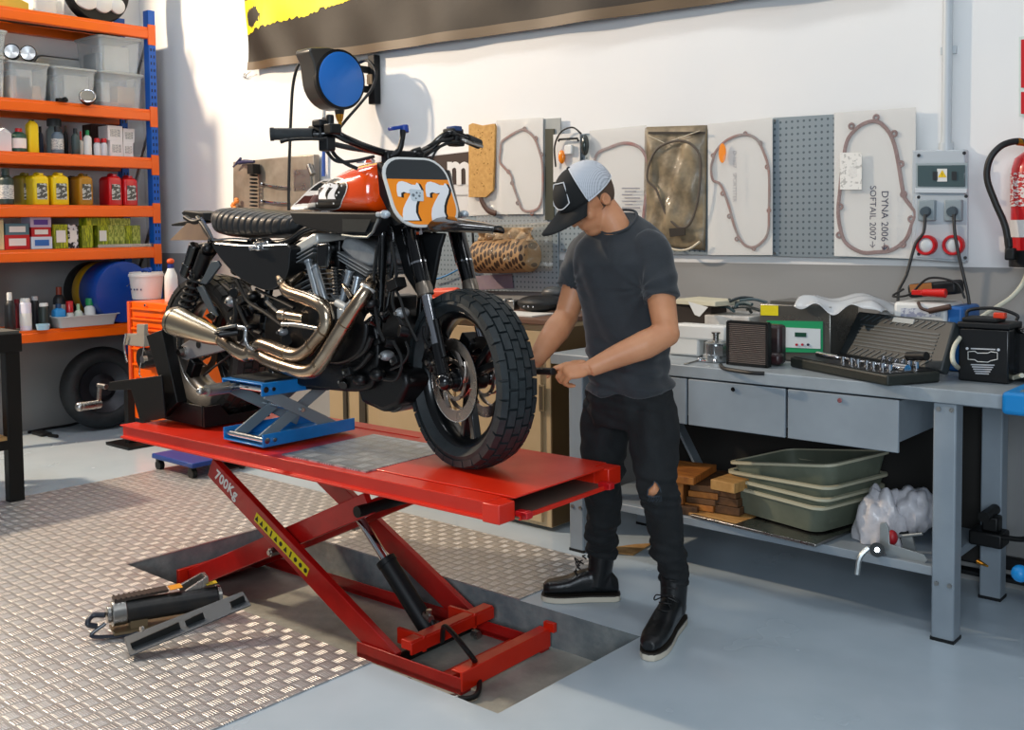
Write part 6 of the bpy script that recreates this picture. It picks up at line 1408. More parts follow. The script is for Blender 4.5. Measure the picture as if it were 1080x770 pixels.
seven = [(705, 432), (703, 395), (708, 360), (722, 342), (745, 337), (775, 345), (805, 358), (832, 360), (842, 345), (852, 352), (866, 385), (858, 412), (835, 450), (818, 490), (812, 530), (822, 560), (830, 580), (722, 580), (722, 545), (732, 505), (756, 465), (785, 425), (800, 408), (775, 412), (748, 404), (730, 412), (728, 436)]
def zmap(zx, zy, off):   # zoomed photo coordinates -> plate plane, measured against the plate's own outline
    cx_, cy_ = 677, 403
    s = (zx-cx_-(zy-cy_)*.155)/(222); t = -(zy-cy_-(zx-cx_)*.03)/(205)
    return pcen+pr*(s*PW/2)+pu*(t*PHH/2)+pr*(-.018*t)+pn*off
# shear back: plate sides lean, so undo the slope of the verticals
def zmap(zx, zy, off):
    t = -(zy-402)/218; s = (zx-(677+(-t)*40))/(221); return pcen+pr*(s*PW/2)+pu*(t*PHH/2)+pr*(-.018*t)+pn*off
for dx in (-192, 0):
    m = MB(); m.solid([zmap(x+dx+17, y+4, .0012) for x, y in seven], pn*.0008); m.solid([zmap(x+dx+8, y+2, .0012) for x, y in seven], pn*.0007); m.build('digit_shadow', mat('digit_black', '#0d0d0e', .4), np_)
    m = MB(); m.solid([zmap(x+dx, y, .0022) for x, y in seven], pn*.0008); m.build('digit', mat('digit_white', '#f0f0f2', .35), np_)
m = MB(); m.solid([zmap(x, y, .0034) for x, y in ((592, 392), (602, 386), (680, 392), (686, 400), (682, 455), (676, 462), (610, 460), (600, 450))], pn*.001); bd = m.build('plate_badge', mat('badge_grey', '#c9d2d8', .3), np_)
m = MB(); 
for (x, y, r_) in ((615, 425, 9), (640, 410, 6), (655, 430, 7), (630, 445, 5), (662, 412, 4)): m.cyl(zmap(x, y, .0044), zmap(x, y, .005), r_*.0007, n=8)
m.build('badge_marks', mat('badge_mark', '#6a747c', .4), bd)
# side shroud behind the plate and mounts
m = MB(); m.solid([P(397, 171, 2.56), P(404, 173, 2.56), P(424, 236, 2.54), P(416, 238, 2.54), P(400, 205, 2.56)], V(0, .18, 0)); m.build('plate_bracket', M_blackp, bike, bevel=.003)
for (px_, py_, y_) in ((406, 226, 2.47), (489, 226, 2.86)):
    m = MB(); q = P(px_, py_, y_); m.ell(q, (.022, .018, .015)); m.cyl(q, q-hd*.05, .010); m.build('turn_signal', mat('signal_lens', '#b9c4cc', .15, .3, coat=.6), bike)
# handlebar
hb = [P(288, 141.5, 2.27), P(330, 141.5, 2.36), P(352, 141, 2.41), P(366, 147, 2.45), P(385, 155, 2.52), P(408, 162, 2.60), P(425, 163.5, 2.66), P(440, 162, 2.71), P(455, 155, 2.80), P(466, 145, 2.86), P(477, 141, 2.90), P(492, 146, 2.98), P(505, 151, 3.06)]
m = MB(); m.tube(hb, .0145, n=14, sub=5); bar_ = m.build('handlebar', M_forkb, bike, ang=180)
m = MB(); m.tube([P(287, 141.5, 2.268), P(305, 141.5, 2.31), P(331, 141.5, 2.36)], .0215, n=18, sub=3); m.cyl(P(285, 141.6, 2.262), P(289, 141.5, 2.272), .024); m.build('grip', M_rubber, bar_)
m = MB(); m.tube([P(492, 146.5, 2.98), P(498, 149, 3.02), P(505, 152, 3.06)], .020, n=18, sub=3); m.build('grip', M_rubber, bar_)
m = MB(); m.tube([P(341, 147, 2.33), P(325, 146.5, 2.29), P(305, 147.5, 2.24), P(296, 149.5, 2.22)], [.008, .009, .009, .012], n=10, flat=.6); m.build('brake_lever', M_blackm, bar_)
m = MB(); m.tube([P(484, 144, 2.95), P(490, 148, 2.92), P(500, 151.5, 2.96), P(508, 154, 3.0)], [.009, .010, .010, .012], n=10, flat=.6); m.build('clutch_lever', M_steel, bar_)
m = MB(); q = P(337, 140, 2.39); m.box(q, (.07, .05, .05)); m.box(q+V(.03, -.01, .03), (.05, .06, .025)); m.cyl(q+V(.06, 0, .0), q+V(.06, 0, .06), .014); m.box(P(345, 152, 2.38), (.05, .04, .05)); m.build('switch_housing', M_blackp, bar_, bevel=.006)
m = MB(); q = P(351, 136, 2.38); m.box(q+V(.0, 0, .0), (.04, .05, .035)); m.cyl(P(344, 137, 2.38), P(344, 128, 2.38), .008); m.build('master_cylinder', M_blackm, bar_, bevel=.005)
m = MB(); q = P(478, 142, 2.93); m.box(q, (.06, .06, .045)); m.box(P(481, 149, 2.93), (.05, .05, .04)); m.build('switch_housing', M_blackp, bar_, bevel=.006)
m = MB(); m.box(P(479, 136, 2.93), (.05, .04, .02)); m.build('choke_knob', mat('knob_blue', '#1c3f74', .4), bar_, bevel=.004)
# riser and blue tie
m = MB(); q = P(425, 168, 2.66); m.box(q, (.05, .16, .06), rot=-TH); m.cyl(P(414, 170, 2.62), P(417, 160, 2.62), .02); m.cyl(P(437, 168, 2.72), P(437, 160, 2.72), .02); m.build('bar_riser', M_eng, bike, bevel=.008)
m = MB(); m.tube([P(412, 165, 2.6), P(420, 160, 2.62), P(424, 148, 2.63), P(425, 138, 2.64)], [.016, .013, .010, .012], n=10); m.tube([P(429, 165, 2.68), P(437, 160, 2.7), P(444, 158, 2.72)], .012, n=8); st = m.build('lift_strap_arm', M_eng, bike)
m = MB(); m.bar(P(411, 136, 2.60), P(427, 133.5, 2.66), .035, .014, up=EZ); m.cyl(P(426, 132, 2.65), P(427, 140, 2.65), .016); m.build('blue_handle', mat('handle_blue', '#143c94', .35), st, bevel=.004)
# cables at the bars
for pts, r in (([(341, 150), (345, 160), (355, 170), (372, 170), (395, 165)], .006), ([(352, 152), (370, 156), (395, 160), (415, 165)], .010), ([(349, 148), (352, 162), (364, 172), (377, 178)], .007), ([(484, 150), (470, 152), (455, 160), (445, 168)], .006), ([(476, 147), (460, 150), (447, 158), (436, 166)], .007), ([(478, 145), (462, 157), (455, 168)], .0045)):
    m = MB(); m.tube([P(a, b, 2.42+.24*(a-340)/85 if a < 425 else 2.66+.26*(a-425)/60) for a, b in pts], r, n=8); m.build('control_cable', M_cable, bike)
# ---- tank
tx = [308, 318, 330, 342, 355, 370, 384, 394, 400]
tt = [218.5, 207, 195, 186, 178.5, 173, 170.5, 171, 178]
tbm = [222, 222.5, 222.5, 223, 223, 223, 223, 223, 216]
tw = [.05, .09, .118, .135, .147, .155, .157, .148, .11]
TX = [P(a, 220, 2.54).x for a in tx]; TZ = [P(a, b, 2.60).z for a, b in zip(tx, tt)]; TB = [P(a, b, 2.54).z for a, b in zip(tx, tbm)]
def tsec(x):
    return (float(np.interp(x, TX, TZ)), float(np.interp(x, TX, TB)), float(np.interp(x, TX, tw)))
def smooth_sec(x, d=.02):
    a = [tsec(x+k*d) for k in (-1, 0, 1)]; return tuple(sum(q[i] for q in a)/3 for i in range(3))
def tank_y(x, z, e=0.):
    zt, zb2, W = smooth_sec(x); zc = lerp(zb2, zt, .38); hz_ = (zt-zc) if z > zc else (zc-zb2)*1.25
    k = min(1, abs((z-zc)/max(hz_, 1e-4))); return 2.665-(W+e)*max(0, 1-k**2.4)**(1/2.4)
m = MB(); secs = []
for i in range(41):
    x = lerp(TX[0]-.01, TX[-1]+.012, i/40); zt, zb2, W = smooth_sec(x); end = min(1, (i/3)**.5 if i < 3 else 1, ((40-i)/4)**.5 if i > 36 else 1); end = max(end, .15)
    zc = lerp(zb2, zt, .38); ring = []
    for j in range(40):
        a_ = 2*pi*j/40; c_, s_ = math.cos(a_), math.sin(a_); e1 = 2/2.4
        yy = W*end*abs(c_)**e1*(1 if c_ >= 0 else -1); hh = (zt-zc) if s_ > 0 else (zc-zb2)*1.25; zz = max(zc+hh*end*abs(s_)**e1*(1 if s_ >= 0 else -1), zb2)
        ring.append(V(x, 2.665+yy, zz))
    secs.append(ring)
m.rings(secs); tk = m.build('fuel_tank', M_tank, bike, ang=60)
m = MB(); q = P(376, 169, 2.62); q = V(q.x, 2.665, TZ[6]+.003); m.lathe([(0, -.004), (.035, -.004), (.037, .008), (.03, .014), (0, .015)], q, n=28); m.build('filler_cap', M_chrome, tk)
m = MB(); m.box((TX[5], 2.665, TB[5]-.012), (.42, .16, .03)); m.build('tank_base', M_blackp, tk, bevel=.006)
# emblem painted on the near side
def inpoly(x, y, poly):
    c = False; n_ = len(poly)
    for i in range(n_):
        x1, y1 = poly[i]; x2, y2 = poly[(i+1) % n_]
        if (y1 > y) != (y2 > y) and x < (x2-x1)*(y-y1)/(y2-y1)+x1: c = not c
    return c
def smooth_poly(p): return [(v.x, v.y) for v in catmull([V(a, b, 0) for a, b in p], 5, True)]
outer = smooth_poly([(307.5, 220.5), (316, 210), (327, 199), (338, 191), (350, 187.5), (360, 187.5), (366, 192), (366.5, 200), (362, 211), (356, 221), (330, 221)])
cxp, cyp = 342, 208
inner_ = [(cxp+(a-cxp)*.945+(.3), cyp+(b-cyp)*.93) for a, b in outer]
NX, NY = 124, 74; m = MB(); idx = {}
def epx(i, j): return (306+62*i/NX, 186+36*j/NY)
def evert(i, j):
    if (i, j) not in idx:
        a, b = epx(i, j); p = P(a, b, 2.53)
        for _ in range(3): p = P(a, b, tank_y(p.x, p.z))
        idx[(i, j)] = len(m.v); m.v.append(V(p.x, tank_y(p.x, p.z, .0012), p.z)-V(0, .0012, 0))
    return idx[(i, j)]
for i in range(NX):
    for j in range(NY):
        a, b = epx(i+.5, j+.5)
        if not inpoly(a, b, outer): continue
        if not inpoly(a, b, inner_): mi = 0
        else:
            mi = 1
            if a < 336:
                yy = b+ (a-308)*.10
                if 213.5+2.5 < yy < 219.5+1.5 and a < 333: mi = 0
                elif 208 < yy < 216: mi = 2
                elif 203.2 < yy-.0 < 208: mi = 0
        m.f.append((evert(i, j), evert(i+1, j), evert(i+1, j+1), evert(i, j+1))); m.mi.append(mi)
em = m.build('tank_emblem', [mat('emblem_white', '#e9e6e0', .3, coat=.5), mat('emblem_black', '#151515', .3, coat=.5), mat('emblem_brown', '#4a1a10', .3, coat=.5)], tk, ang=180)
def place7(cx_, off, sc, shade):
    m = MB(); pts = []
    for (x, y) in seven: pts.append((cx_+(x-785)*sc, 201.5+(y-460)*sc*.92))
    vs = []
    for a, b in pts:
        p = P(a, b, 2.53)
        for _ in range(2): p = P(a, b, tank_y(p.x, p.z))
        vs.append(V(p.x, tank_y(p.x, p.z)-off, p.z))
    m.solid(vs, V(0, -.0008, 0)); return m
for cx_ in (342, 351.5):
    place7(cx_+.8, .0035, .088, 1).build('emblem_digit_outline', mat('digit_black', '#0d0d0e', .4), em)
    place7(cx_, .0045, .077, 0).build('emblem_digit', mat('digit_white', '#f0f0f2', .35), em)
m = MB()
for a, b in ((358, 191), (361, 196), (355.5, 206), (352.5, 214.5), (358, 203), (335, 214.5)):
    p = P(a, b, 2.53)
    for _ in range(2): p = P(a, b, tank_y(p.x, p.z))
    m.cyl(V(p.x, tank_y(p.x, p.z)-.002, p.z), V(p.x, tank_y(p.x, p.z)-.004, p.z), .004, n=8)
m.build('emblem_stars', mat('emblem_white', '#e9e6e0', .3, coat=.5), em)
# ---- seat
m = MB(); secs = []; st_ = [(213, 221, 229, .07), (217, 219.5, 240, .10), (224, 219, 248, .125), (234, 219.5, 250.5, .138), (248, 221, 252, .142), (262, 222.5, 252, .142), (276, 224, 252, .140), (290, 225, 251, .136), (302, 225.5, 250, .12), (308, 227, 247, .10), (311, 230, 243, .07)]
sx = [P(s[0], 235, 2.54).x for s in st_]; sT = [P(s[0], s[1], 2.58).z for s in st_]; sB = [P(s[0], s[2], 2.53).z for s in st_]; sW = [s[3] for s in st_]
N_ = 150; x_a, x_b = sx[0], sx[-1]
ribx = [sx[2]+(sx[8]-sx[2])*k/12 for k in range(13)]
for i in range(N_+1):
    x = lerp(x_a, x_b, i/N_); zt = float(np.interp(x, sx, sT)); zb2 = float(np.interp(x, sx, sB)); W = float(np.interp(x, sx, sW))
    g = 0.
    if sx[2]-.01 < x < sx[8]+.01: g = max(math.exp(-((x-r)/.0045)**2) for r in ribx)
    ring = []; zc = (zt+zb2)/2; hh = (zt-zb2)/2
    for j in range(32):
        a_ = 2*pi*j/32; c_, s_ = math.cos(a_), math.sin(a_); e1 = 2/2.8; gg = g*.006*(1 if s_ > -.4 else .0)
        ring.append(V(x+.02*(s_-0)*.0+(.018*s_ if True else 0), 2.665+(W-gg)*abs(c_)**e1*(1 if c_ > 0 else -1), zc+(hh-gg)*abs(s_)**e1*(1 if s_ > 0 else -1)))
    secs.append(ring)
m.rings(secs); m.build('seat', mat('seat_leather', '#17181a', .5, bump=.08, bs=250, coat=.1), bike, ang=60)
# tail
m = MB(); m.solid([P(191, 224.5, 2.60), P(194, 222, 2.60), P(214, 224.5, 2.60), P(216, 232, 2.60), P(207, 231, 2.60), P(194, 229, 2.6)], V(0, .13, 0)); m.solid([P(180, 236.5, 2.62), P(190, 234, 2.62), P(205, 232, 2.62), P(206, 235, 2.62), P(190, 238.5, 2.62), P(181, 238.5, 2.62)], V(0, .09, 0)); m.tube([P(208, 229, 2.57), P(216, 240, 2.55), P(224, 254, 2.54)], .011, n=10); m.tube([P(195, 229, 2.56), P(204, 234, 2.56), P(213, 232, 2.56)], .012, n=10); m.build('tail_bracket', M_blackm, bike, bevel=.004)
m = MB(); m.solid([P(178.5, 253.5, 2.60), P(197, 235.5, 2.60), P(214, 236, 2.60), P(221, 253.5, 2.60)], V(0, .006, 0)); m.build('tail_splash_plate', mat('tan_plexi', '#9a7f66', .4, col2='#8a7260', cs=8), bike, bevel=.001)
m = MB(); m.tube([P(212, 230, 2.555), P(220, 243, 2.545), P(225, 254, 2.54)], .006, n=8); m.tube([P(226, 254, 2.54), P(245, 252.5, 2.54), P(262, 253.5, 2.54)], .007, n=8); m.build('chrome_rail', M_chrome, bike)
# frame tubes
for pts, r in (([(222, 254), (245, 258), (300, 256), (330, 240), (400, 232)], .016), ([(404, 238), (402, 300), (398, 360), (392, 404)], .017), ([(392, 404), (370, 406), (330, 404), (290, 398)], .017), ([(290, 398), (280, 360), (285, 300), (300, 260)], .017), ([(410, 236), (415, 250), (412, 300), (405, 340)], .008)):
    for yy in (2.56, 2.77):
        m = MB(); m.tube([P(a, b, 2.56)+V(0, yy-2.56, 0) for a, b in pts], r, n=12); m.build('frame_tube', M_blackg, bike, ang=180)
# air box / cover under the tank
y1_ = 2.50
m = MB(); m.solid([P(304, 223, y1_), P(398, 224, y1_), P(402, 231, y1_), P(391, 249, y1_), P(361, 247.5, y1_), P(333, 243.5, y1_), P(310, 236, y1_)], V(0, .30, 0)); m.build('airbox_cover', M_blackp, bike, bevel=.008, seg=3)
m = MB(); m.solid([P(362, 231, y1_-.006), P(392, 231.5, y1_-.006), P(386, 245, y1_-.006), P(362, 244, y1_-.006)], V(0, -.004, 0)); m.build('airbox_mesh', mat('mesh_dark', '#1f2220', .7), bike)
m = MB(); m.tube([P(361, 248, y1_-.004), P(388, 250, y1_-.004), P(396, 238, y1_-.004), P(399, 231, y1_-.004)], .005, n=8, sub=2); m.build('airbox_trim', mat('trim_grey', '#7c8180', .35, .5), bike)
# side cover
y2_ = 2.495
sc_ = smooth_poly([(224, 256), (245, 257), (270, 259), (303, 259), (305, 270), (303, 288), (296, 300), (285, 306), (272, 304), (255, 295), (240, 282), (229, 268)])
m = MB(); m.solid([P(a, b, y2_) for a, b in sc_], V(0, .10, 0)); m.build('side_cover', mat('side_cover_black', '#0e1012', .32, coat=.15), bike, bevel=.018, seg=4)
m = MB(); m.tube([P(227, 257, y2_-.0), P(262, 259.5, y2_), P(303, 258, y2_)], .0035, n=6); m.build('cover_edge', M_steel, bike)
m = MB(); q = P(270, 261, y2_-.01); m.box(q+V(0, .02, -.006), (.08, .06, .014)); m.box(q+V(.02, -.008, -.002), (.04, .02, .02)); m.build('cap_base', M_chrome, bike, bevel=.005)
m = MB(); m.lathe([(0, 0), (.032, 0), (.036, .006), (.036, .02), (.03, .026), (0, .028)], P(274, 260, 2.50)+V(0, .02, 0), (.1, -.35, 1), n=28); m.build('oil_cap', M_chrome, bike)
# shocks
for yy in (2.535, 2.795):
    dy = yy-2.535
    def S(a, b): return P(a, b, 2.535)+V(0, dy, 0)
    top, bot = S(219, 262), S(187, 350)
    d = (bot-top).normalized()
    m = MB(); m.cyl(top, bot, .014); m.ell(top, .026); m.ell(bot, .026); m.cyl(top+d*.02, top+d*.12, .030, n=24); sh_ = m.build('shock_absorber', M_eng, bike)
    m = MB(); pts = []; L_ = (bot-top).length; a1_, b1_, _ = frame(d)
    for k in range(8*12+1):
        t = k/(8*12); an_ = t*2*pi*8; pts.append(top+d*(.13+(L_-.18)*t)+(a1_*math.cos(an_)+b1_*math.sin(an_))*.033)
    m.tube(pts, .0065, n=8, sub=1); m.build('shock_spring', M_blackp, sh_, ang=180)
    m = MB(); r0, r1 = S(206, 258), S(196, 291); m.cyl(r0, r1, .027, n=24); m.cyl(r0+(r1-r0)*.6, r0+(r1-r0)*.95, .031, n=24); m.build('shock_reservoir', M_blackg, sh_, bevel=.004)
    m = MB(); m.tube([S(200, 280), S(205, 296), S(214, 296)], .01, n=8); m.build('reservoir_clamp', M_steel, sh_)
y_ = 2.52
m = MB(); m.solid([P(207, 303, y_), P(213, 301, y_), P(229, 333, y_), P(224, 337, y_)], V(0, .01, 0)); m.solid([P(229, 275, y_), P(232, 280, y_), P(217, 300, y_), P(211, 299, y_), P(222, 276, y_)], V(0, .012, 0)); m.build('support_strut', mat('strut_grey', '#596268', .4, .5), bike, bevel=.002)
m = MB(); m.solid([P(216, 333, y_-.012), P(222, 329, y_-.012), P(228, 334, y_-.012), P(225, 340, y_-.012)], V(0, .005, 0)); m.build('muffler_bracket', M_chrome, bike, bevel=.001)
m = MB(); q = P(223, 334, y_-.018); m.box(q, (.016, .003, .014), rot=Matrix.Rotation(.4, 3, 'Y')); m.build('bracket_badge', mat('digit_black', '#0d0d0e', .4), bike)
m = MB(); m.solid([P(196, 268, 2.55), P(203, 258, 2.55), P(222, 254, 2.55), P(228, 258, 2.55), P(218, 266, 2.55), P(200, 290, 2.55), P(195, 288, 2.55)], V(0, .06, 0)); m.build('rear_subframe', M_eng, bike, bevel=.005)
# ---- rear wheel
ty, m = wheel_parts(Cr, EX, EY, .320, .17, .216, M_tyreb, bike, 'rear', N=26)
rr_o = m.build('rear_rim', mat('rear_rim_metal', '#5e5a56', .3, .8), bike)
for k in range(3):
    t0 = math.radians(-50+120*k)
    for e in (-1, 1):
        m = MB(); p0 = Cr+(EX*math.cos(t0+e*.06)+EZ*math.sin(t0+e*.06))*.04; p1 = Cr+(EX*math.cos(t0+e*.2)+EZ*math.sin(t0+e*.2))*.19; m.bar(p0, p1, .03, .03, up=EY); m.build('spoke', M_rim, rr_o, bevel=.004)
m = MB(); m.cyl(Cr-EY*.08, Cr+EY*.08, .045, n=24); m.build('rear_hub', M_rim, bike)
disc(Cr, EX, EY, -.072, .13, bike, 'rear_brake_disc', mat('disc_rusty', '#9a7f6a', .35, 1.))
m = MB(); m.lathe([(.214, 0), (.2165, -.004), (.2165, .004)], Cr-EY*.058, EY, n=72, closed=True); m.build('rim_line', M_steel, bike)
# swingarm
y3 = 2.53
for yy in (y3, 2.775):
    m = MB(); m.solid([q+V(0, yy-y3, 0) for q in (P(189, 372, y3), P(191, 364, y3), P(200, 358, y3), P(204, 353, y3), P(214, 353, y3), P(232, 360, y3), P(262, 362, y3), P(262, 372, y3), P(236, 370, y3), P(196, 380, y3), P(191, 378, y3))], V(0, .028, 0)); sa = m.build('swingarm', mat('swingarm_alu', '#a5a3a4', .4, .6), bike, bevel=.004)
    m = MB(); q = P(209.5, 363.5, y3)+V(0, yy-y3, 0); m.cyl(q+V(0, -.001, 0), q+V(0, -.003, 0), .016, n=18); m.build('swingarm_slot', M_blackp, sa)
m = MB(); q = P(194, 371, y3); m.cyl(q, q+V(0, -.012, 0), .026, n=24); m.cyl(q+V(0, -.012, 0), q+V(0, -.028, 0), .016, n=6); m.build('rear_axle_nut', M_steel, bike)
m = MB(); m.tube([P(262, 352, 2.53), P(245, 372, 2.53), P(222, 390, 2.53), P(215, 396, 2.53)], .005, n=8); m.build('brake_hose', M_cable, bike)
m = MB(); m.box(P(205, 388, 2.55), (.05, .05, .08), rot=Matrix.Rotation(.5, 3, 'Y')); m.build('rear_caliper', M_eng, bike, bevel=.008)
# rear belt and pulley on the far side
m = MB(); m.cyl(Cr+EY*.085, Cr+EY*.105, .11, n=40); m.build('rear_pulley', M_eng, bike)
# ---- engine
def eng(pts, y, d, nm, mt=None, bev=.01): m = MB(); m.solid([P(a, b, y) for a, b in pts], V(0, d, 0)); return m.build(nm, mt or M_eng, bike, bevel=bev, seg=3)
eng(smooth_poly([(285, 320), (300, 310), (330, 318), (365, 318), (388, 330), (398, 360), (396, 395), (385, 412), (350, 412), (310, 405), (285, 390), (278, 350)]), 2.54, .26, 'crankcase')
eng(smooth_poly([(318, 326), (345, 318), (372, 322), (386, 342), (380, 372), (358, 385), (332, 378), (316, 350)]), 2.505, .05, 'cam_cover', bev=.012)
eng(smooth_poly([(262, 318), (285, 315), (300, 330), (296, 352), (275, 360), (258, 345)]), 2.55, .2, 'gearbox_cover', bev=.012)
eng([(372, 398), (400, 385), (426, 392), (430, 405), (420, 428), (404, 436), (380, 425)], 2.57, .18, 'sump_front', bev=.02)
m = MB(); q0 = P(412, 414, 2.60); m.cyl(q0, q0+V(0, .2, 0), .075, n=32); m.cyl(q0+V(0, -.02, 0), q0+V(0, .0, 0), .05, n=28); m.build('oil_filter', mat('filter_black', '#1a1c1a', .3, coat=.3), bike, bevel=.006)
m = MB(); m.box(P(408, 345, 2.665), (.05, .26, .24), rot=Matrix.Rotation(.1, 3, 'Y')); oc = m.build('oil_radiator', M_eng, bike, bevel=.006)
m = MB(); m.solid([P(296, 385, 2.58), P(350, 395, 2.58), P(345, 412, 2.58), P(305, 410, 2.58)], V(0, .16, 0)); m.build('engine_mount_plate', M_eng, bike, bevel=.006)
def cylinder(base, head, mt, nm, r=.062, y=2.62):
    b, h_ = P(*base, y), P(*head, y); b = V(b.x, 2.665, b.z); h_ = V(h_.x, 2.665, h_.z); d = (h_-b); L_ = d.length; d.normalize()
    m = MB(); m.cyl(b, h_, r*.92, n=30)
    cyo = m.build(nm, M_eng, bike)
    n_ = 11; sd2 = d.cross(EY)
    for k in range(n_):
        c = b+d*(L_*(.18+.8*k/n_)); w = .125+.0025*k
        m = MB(); R3 = Matrix((sd2, EY, d)).transposed()
        m.box(c, (w*1.0, w*1.2, .0035), rot=R3); m.build('cooling_fin', mt, cyo, bevel=.0)
    return b, h_, d, sd2
bR, hR, dR, sR = cylinder((333, 345), (316, 272), M_engg, 'rear_cylinder')
bF, hF, dF, sF = cylinder((352, 345), (384, 282), M_engg, 'front_cylinder')
# heads
def head(poly, fins, nm, mt, y=2.545):
    m = MB(); m.solid([P(a, b, y) for a, b in poly], V(0, .24, 0)); o = m.build(nm, mt, bike, bevel=.014, seg=3)
    for k, (a0, b0_, a1, b1_) in enumerate(fins):
        m = MB(); p0, p1 = P(a0, b0_, y-.01), P(a1, b1_, y-.01); m.bar(p0+V(0, .13, 0), p1+V(0, .13, 0), .27, .004, up=None); m.build('head_fin', M_engg, o)
    return o
head([(307, 260), (329, 246), (334, 246), (335, 256), (310, 270), (307, 266)], [(306, 272.5, 331, 258.5), (306.5, 276.5, 331.5, 262), (307, 280.5, 331, 266.5)], 'rear_rocker_cover', M_engl)
head([(358, 262), (362, 250), (370, 249), (391, 262), (397, 270), (395, 279), (388, 281), (372, 275)], [(357, 266, 390, 285), (357, 269.5, 388, 288), (358, 273.5, 387, 291)], 'front_rocker_cover', M_engg)
for a0, b0_, a1, b1_, r in ((325, 275, 336, 318, .0135), (332.5, 281, 343, 318, .0135), (369, 285, 360, 320, .0135), (378, 292, 371, 322, .015)):
    m = MB(); p0, p1 = P(a0, b0_, 2.54), P(a1, b1_, 2.52); m.cyl(p0, p1, r, n=18); m.cyl(p1-(p1-p0)*.08, p1, r*1.35, n=18); m.cyl(p0, p0+(p1-p0)*.06, r*1.3, n=18); m.build('pushrod_tube', mat('pushrod', '#a3abb2', .25, .6), bike)
m = MB(); m.solid([P(332, 256, 2.50), P(346, 255, 2.50), P(347, 262, 2.50), P(345, 284, 2.50), P(335, 285, 2.50), P(332, 275, 2.50)], V(0, .10, 0)); m.build('horn_cover', M_blackg, bike, bevel=.014, seg=3)
m = MB(); m.solid([P(345, 255, 2.54), P(358, 253, 2.54), P(357, 285, 2.54), P(345, 280, 2.54)], V(0, .1, 0)); m.build('intake_body', M_eng, bike, bevel=.006)
m = MB(); m.cyl(P(350.5, 265, 2.538), P(350.5, 265, 2.525), .011, n=14); m.build('intake_bolt', M_chrome, bike)
m = MB(); a0, a1 = P(354, 283, 2.52), P(356, 310, 2.51)
for k in range(9): m.torus(a0.lerp(a1, k/8), (0, .1, 1), .014, .0045, n=18, k=6)
m.cyl(a0, a1, .010); m.build('corrugated_hose', M_cable, bike)
m = MB(); m.tube([P(362, 300, 2.5), P(366, 306, 2.49), P(371, 314, 2.49)], [.006, .011, .012], n=10); m.build('oil_line', M_exh, bike)
m = MB(); m.cyl(P(355, 319, 2.50), P(366, 325, 2.50), .015); m.box(P(362, 331, 2.5), (.04, .03, .04)); m.build('lifter_block', M_engl, bike, bevel=.004)
m = MB(); p0, p1 = P(297, 332, 2.49), P(322, 336, 2.49); m.cyl(p0, p1, .022, n=22); m.cyl(p0, p0+(p1-p0)*.25, .026, n=22); m.build('starter_motor', M_exh, bike, bevel=.002)
m = MB(); m.tube([P(298, 342, 2.47), P(315, 343, 2.47), P(338, 347, 2.47)], .010, n=10); m.tube([P(281, 318, 2.49), P(296, 332, 2.49)], .007, n=8); m.build('oil_pipe', M_steel, bike)
# tangle of small black and metal items in front of and behind the engine
rnd = random.Random(11)
spots = [(250, 308), (258, 316), (268, 312), (255, 325), (262, 332), (245, 318), (272, 322), (251, 335), (266, 345), (246, 345), (276, 335), (300, 350), (306, 360), (388, 300), (392, 320), (396, 340), (402, 360), (408, 375), (416, 362), (420, 380), (398, 395), (410, 330), (418, 300), (424, 330), (430, 350), (370, 392), (380, 400), (365, 402)]
for k, (a, b) in enumerate(spots):
    q = P(a, b, 2.53+rnd.uniform(-.01, .03)); m = MB(); r_ = rnd.uniform(.014, .026)
    if k % 3 == 0: m.cyl(q, q+V(rnd.uniform(-.02, .02), -.03, rnd.uniform(-.02, .02)), r_, n=14)
    elif k % 3 == 1: m.box(q, (r_*2.2, .05, r_*1.6), rot=Matrix.Rotation(rnd.uniform(-.6, .6), 3, 'Y'))
    else: m.ell(q, (r_*1.3, .03, r_))
    m.build('engine_fitting', [M_eng, M_blackp, M_eng, M_blackg, M_eng, M_engg][k % 6], bike, bevel=.002)
    if k % 2: m = MB(); m.cyl(q+V(0, -.03, 0), q+V(0, -.037, 0), .006, n=10); m.build('bolt', M_steel, bike)
for pts, r in (([(398, 258), (394, 300), (398, 340), (405, 360)], .006), ([(413, 255), (418, 290), (414, 320), (426, 345)], .006), ([(409, 290), (414, 300), (422, 315), (428, 335), (440, 360)], .005), ([(245, 300), (250, 320), (262, 345), (275, 352)], .008), ([(236, 300), (246, 310), (249, 330), (246, 350)], .010), ([(270, 305), (290, 315), (310, 325)], .007), ([(250, 295), (262, 318), (280, 330), (300, 345)], .009), ([(415, 360), (424, 380), (418, 400), (404, 400)], .006), ([(370, 380), (385, 370), (392, 355)], .012), ([(362, 390), (378, 388), (392, 372)], .010), ([(428, 360), (431, 372), (424, 384), (412, 390)], .005)):
    m = MB(); m.tube([P(a, b, 2.52) for a, b in pts], r, n=8); m.build('engine_hose', M_cable, bike)
m = MB(); m.tube([P(247, 384, 2.62), P(252, 392, 2.62), P(262, 395, 2.62), P(270, 390, 2.62)], .007, n=8); m.build('drain_hose', M_cable, bike)
# foot control
m = MB(); m.cyl(P(231, 353, 2.40), P(252, 350, 2.46), .015, n=14); m.build('footpeg', M_eng, bike, bevel=.003)
m = MB(); m.bar(P(231, 347, 2.42), P(251, 343, 2.44), .03, .012, up=EZ); m.build('heel_guard', M_alu, bike, bevel=.003)
m = MB(); m.tube([P(252, 345, 2.43), P(259, 347, 2.43), P(259, 356, 2.43), P(261, 364, 2.43), P(267, 370, 2.43)], .0095, n=10); m.build('brake_pedal', mat('pedal_alu', '#a8aaac', .25, .9), bike)
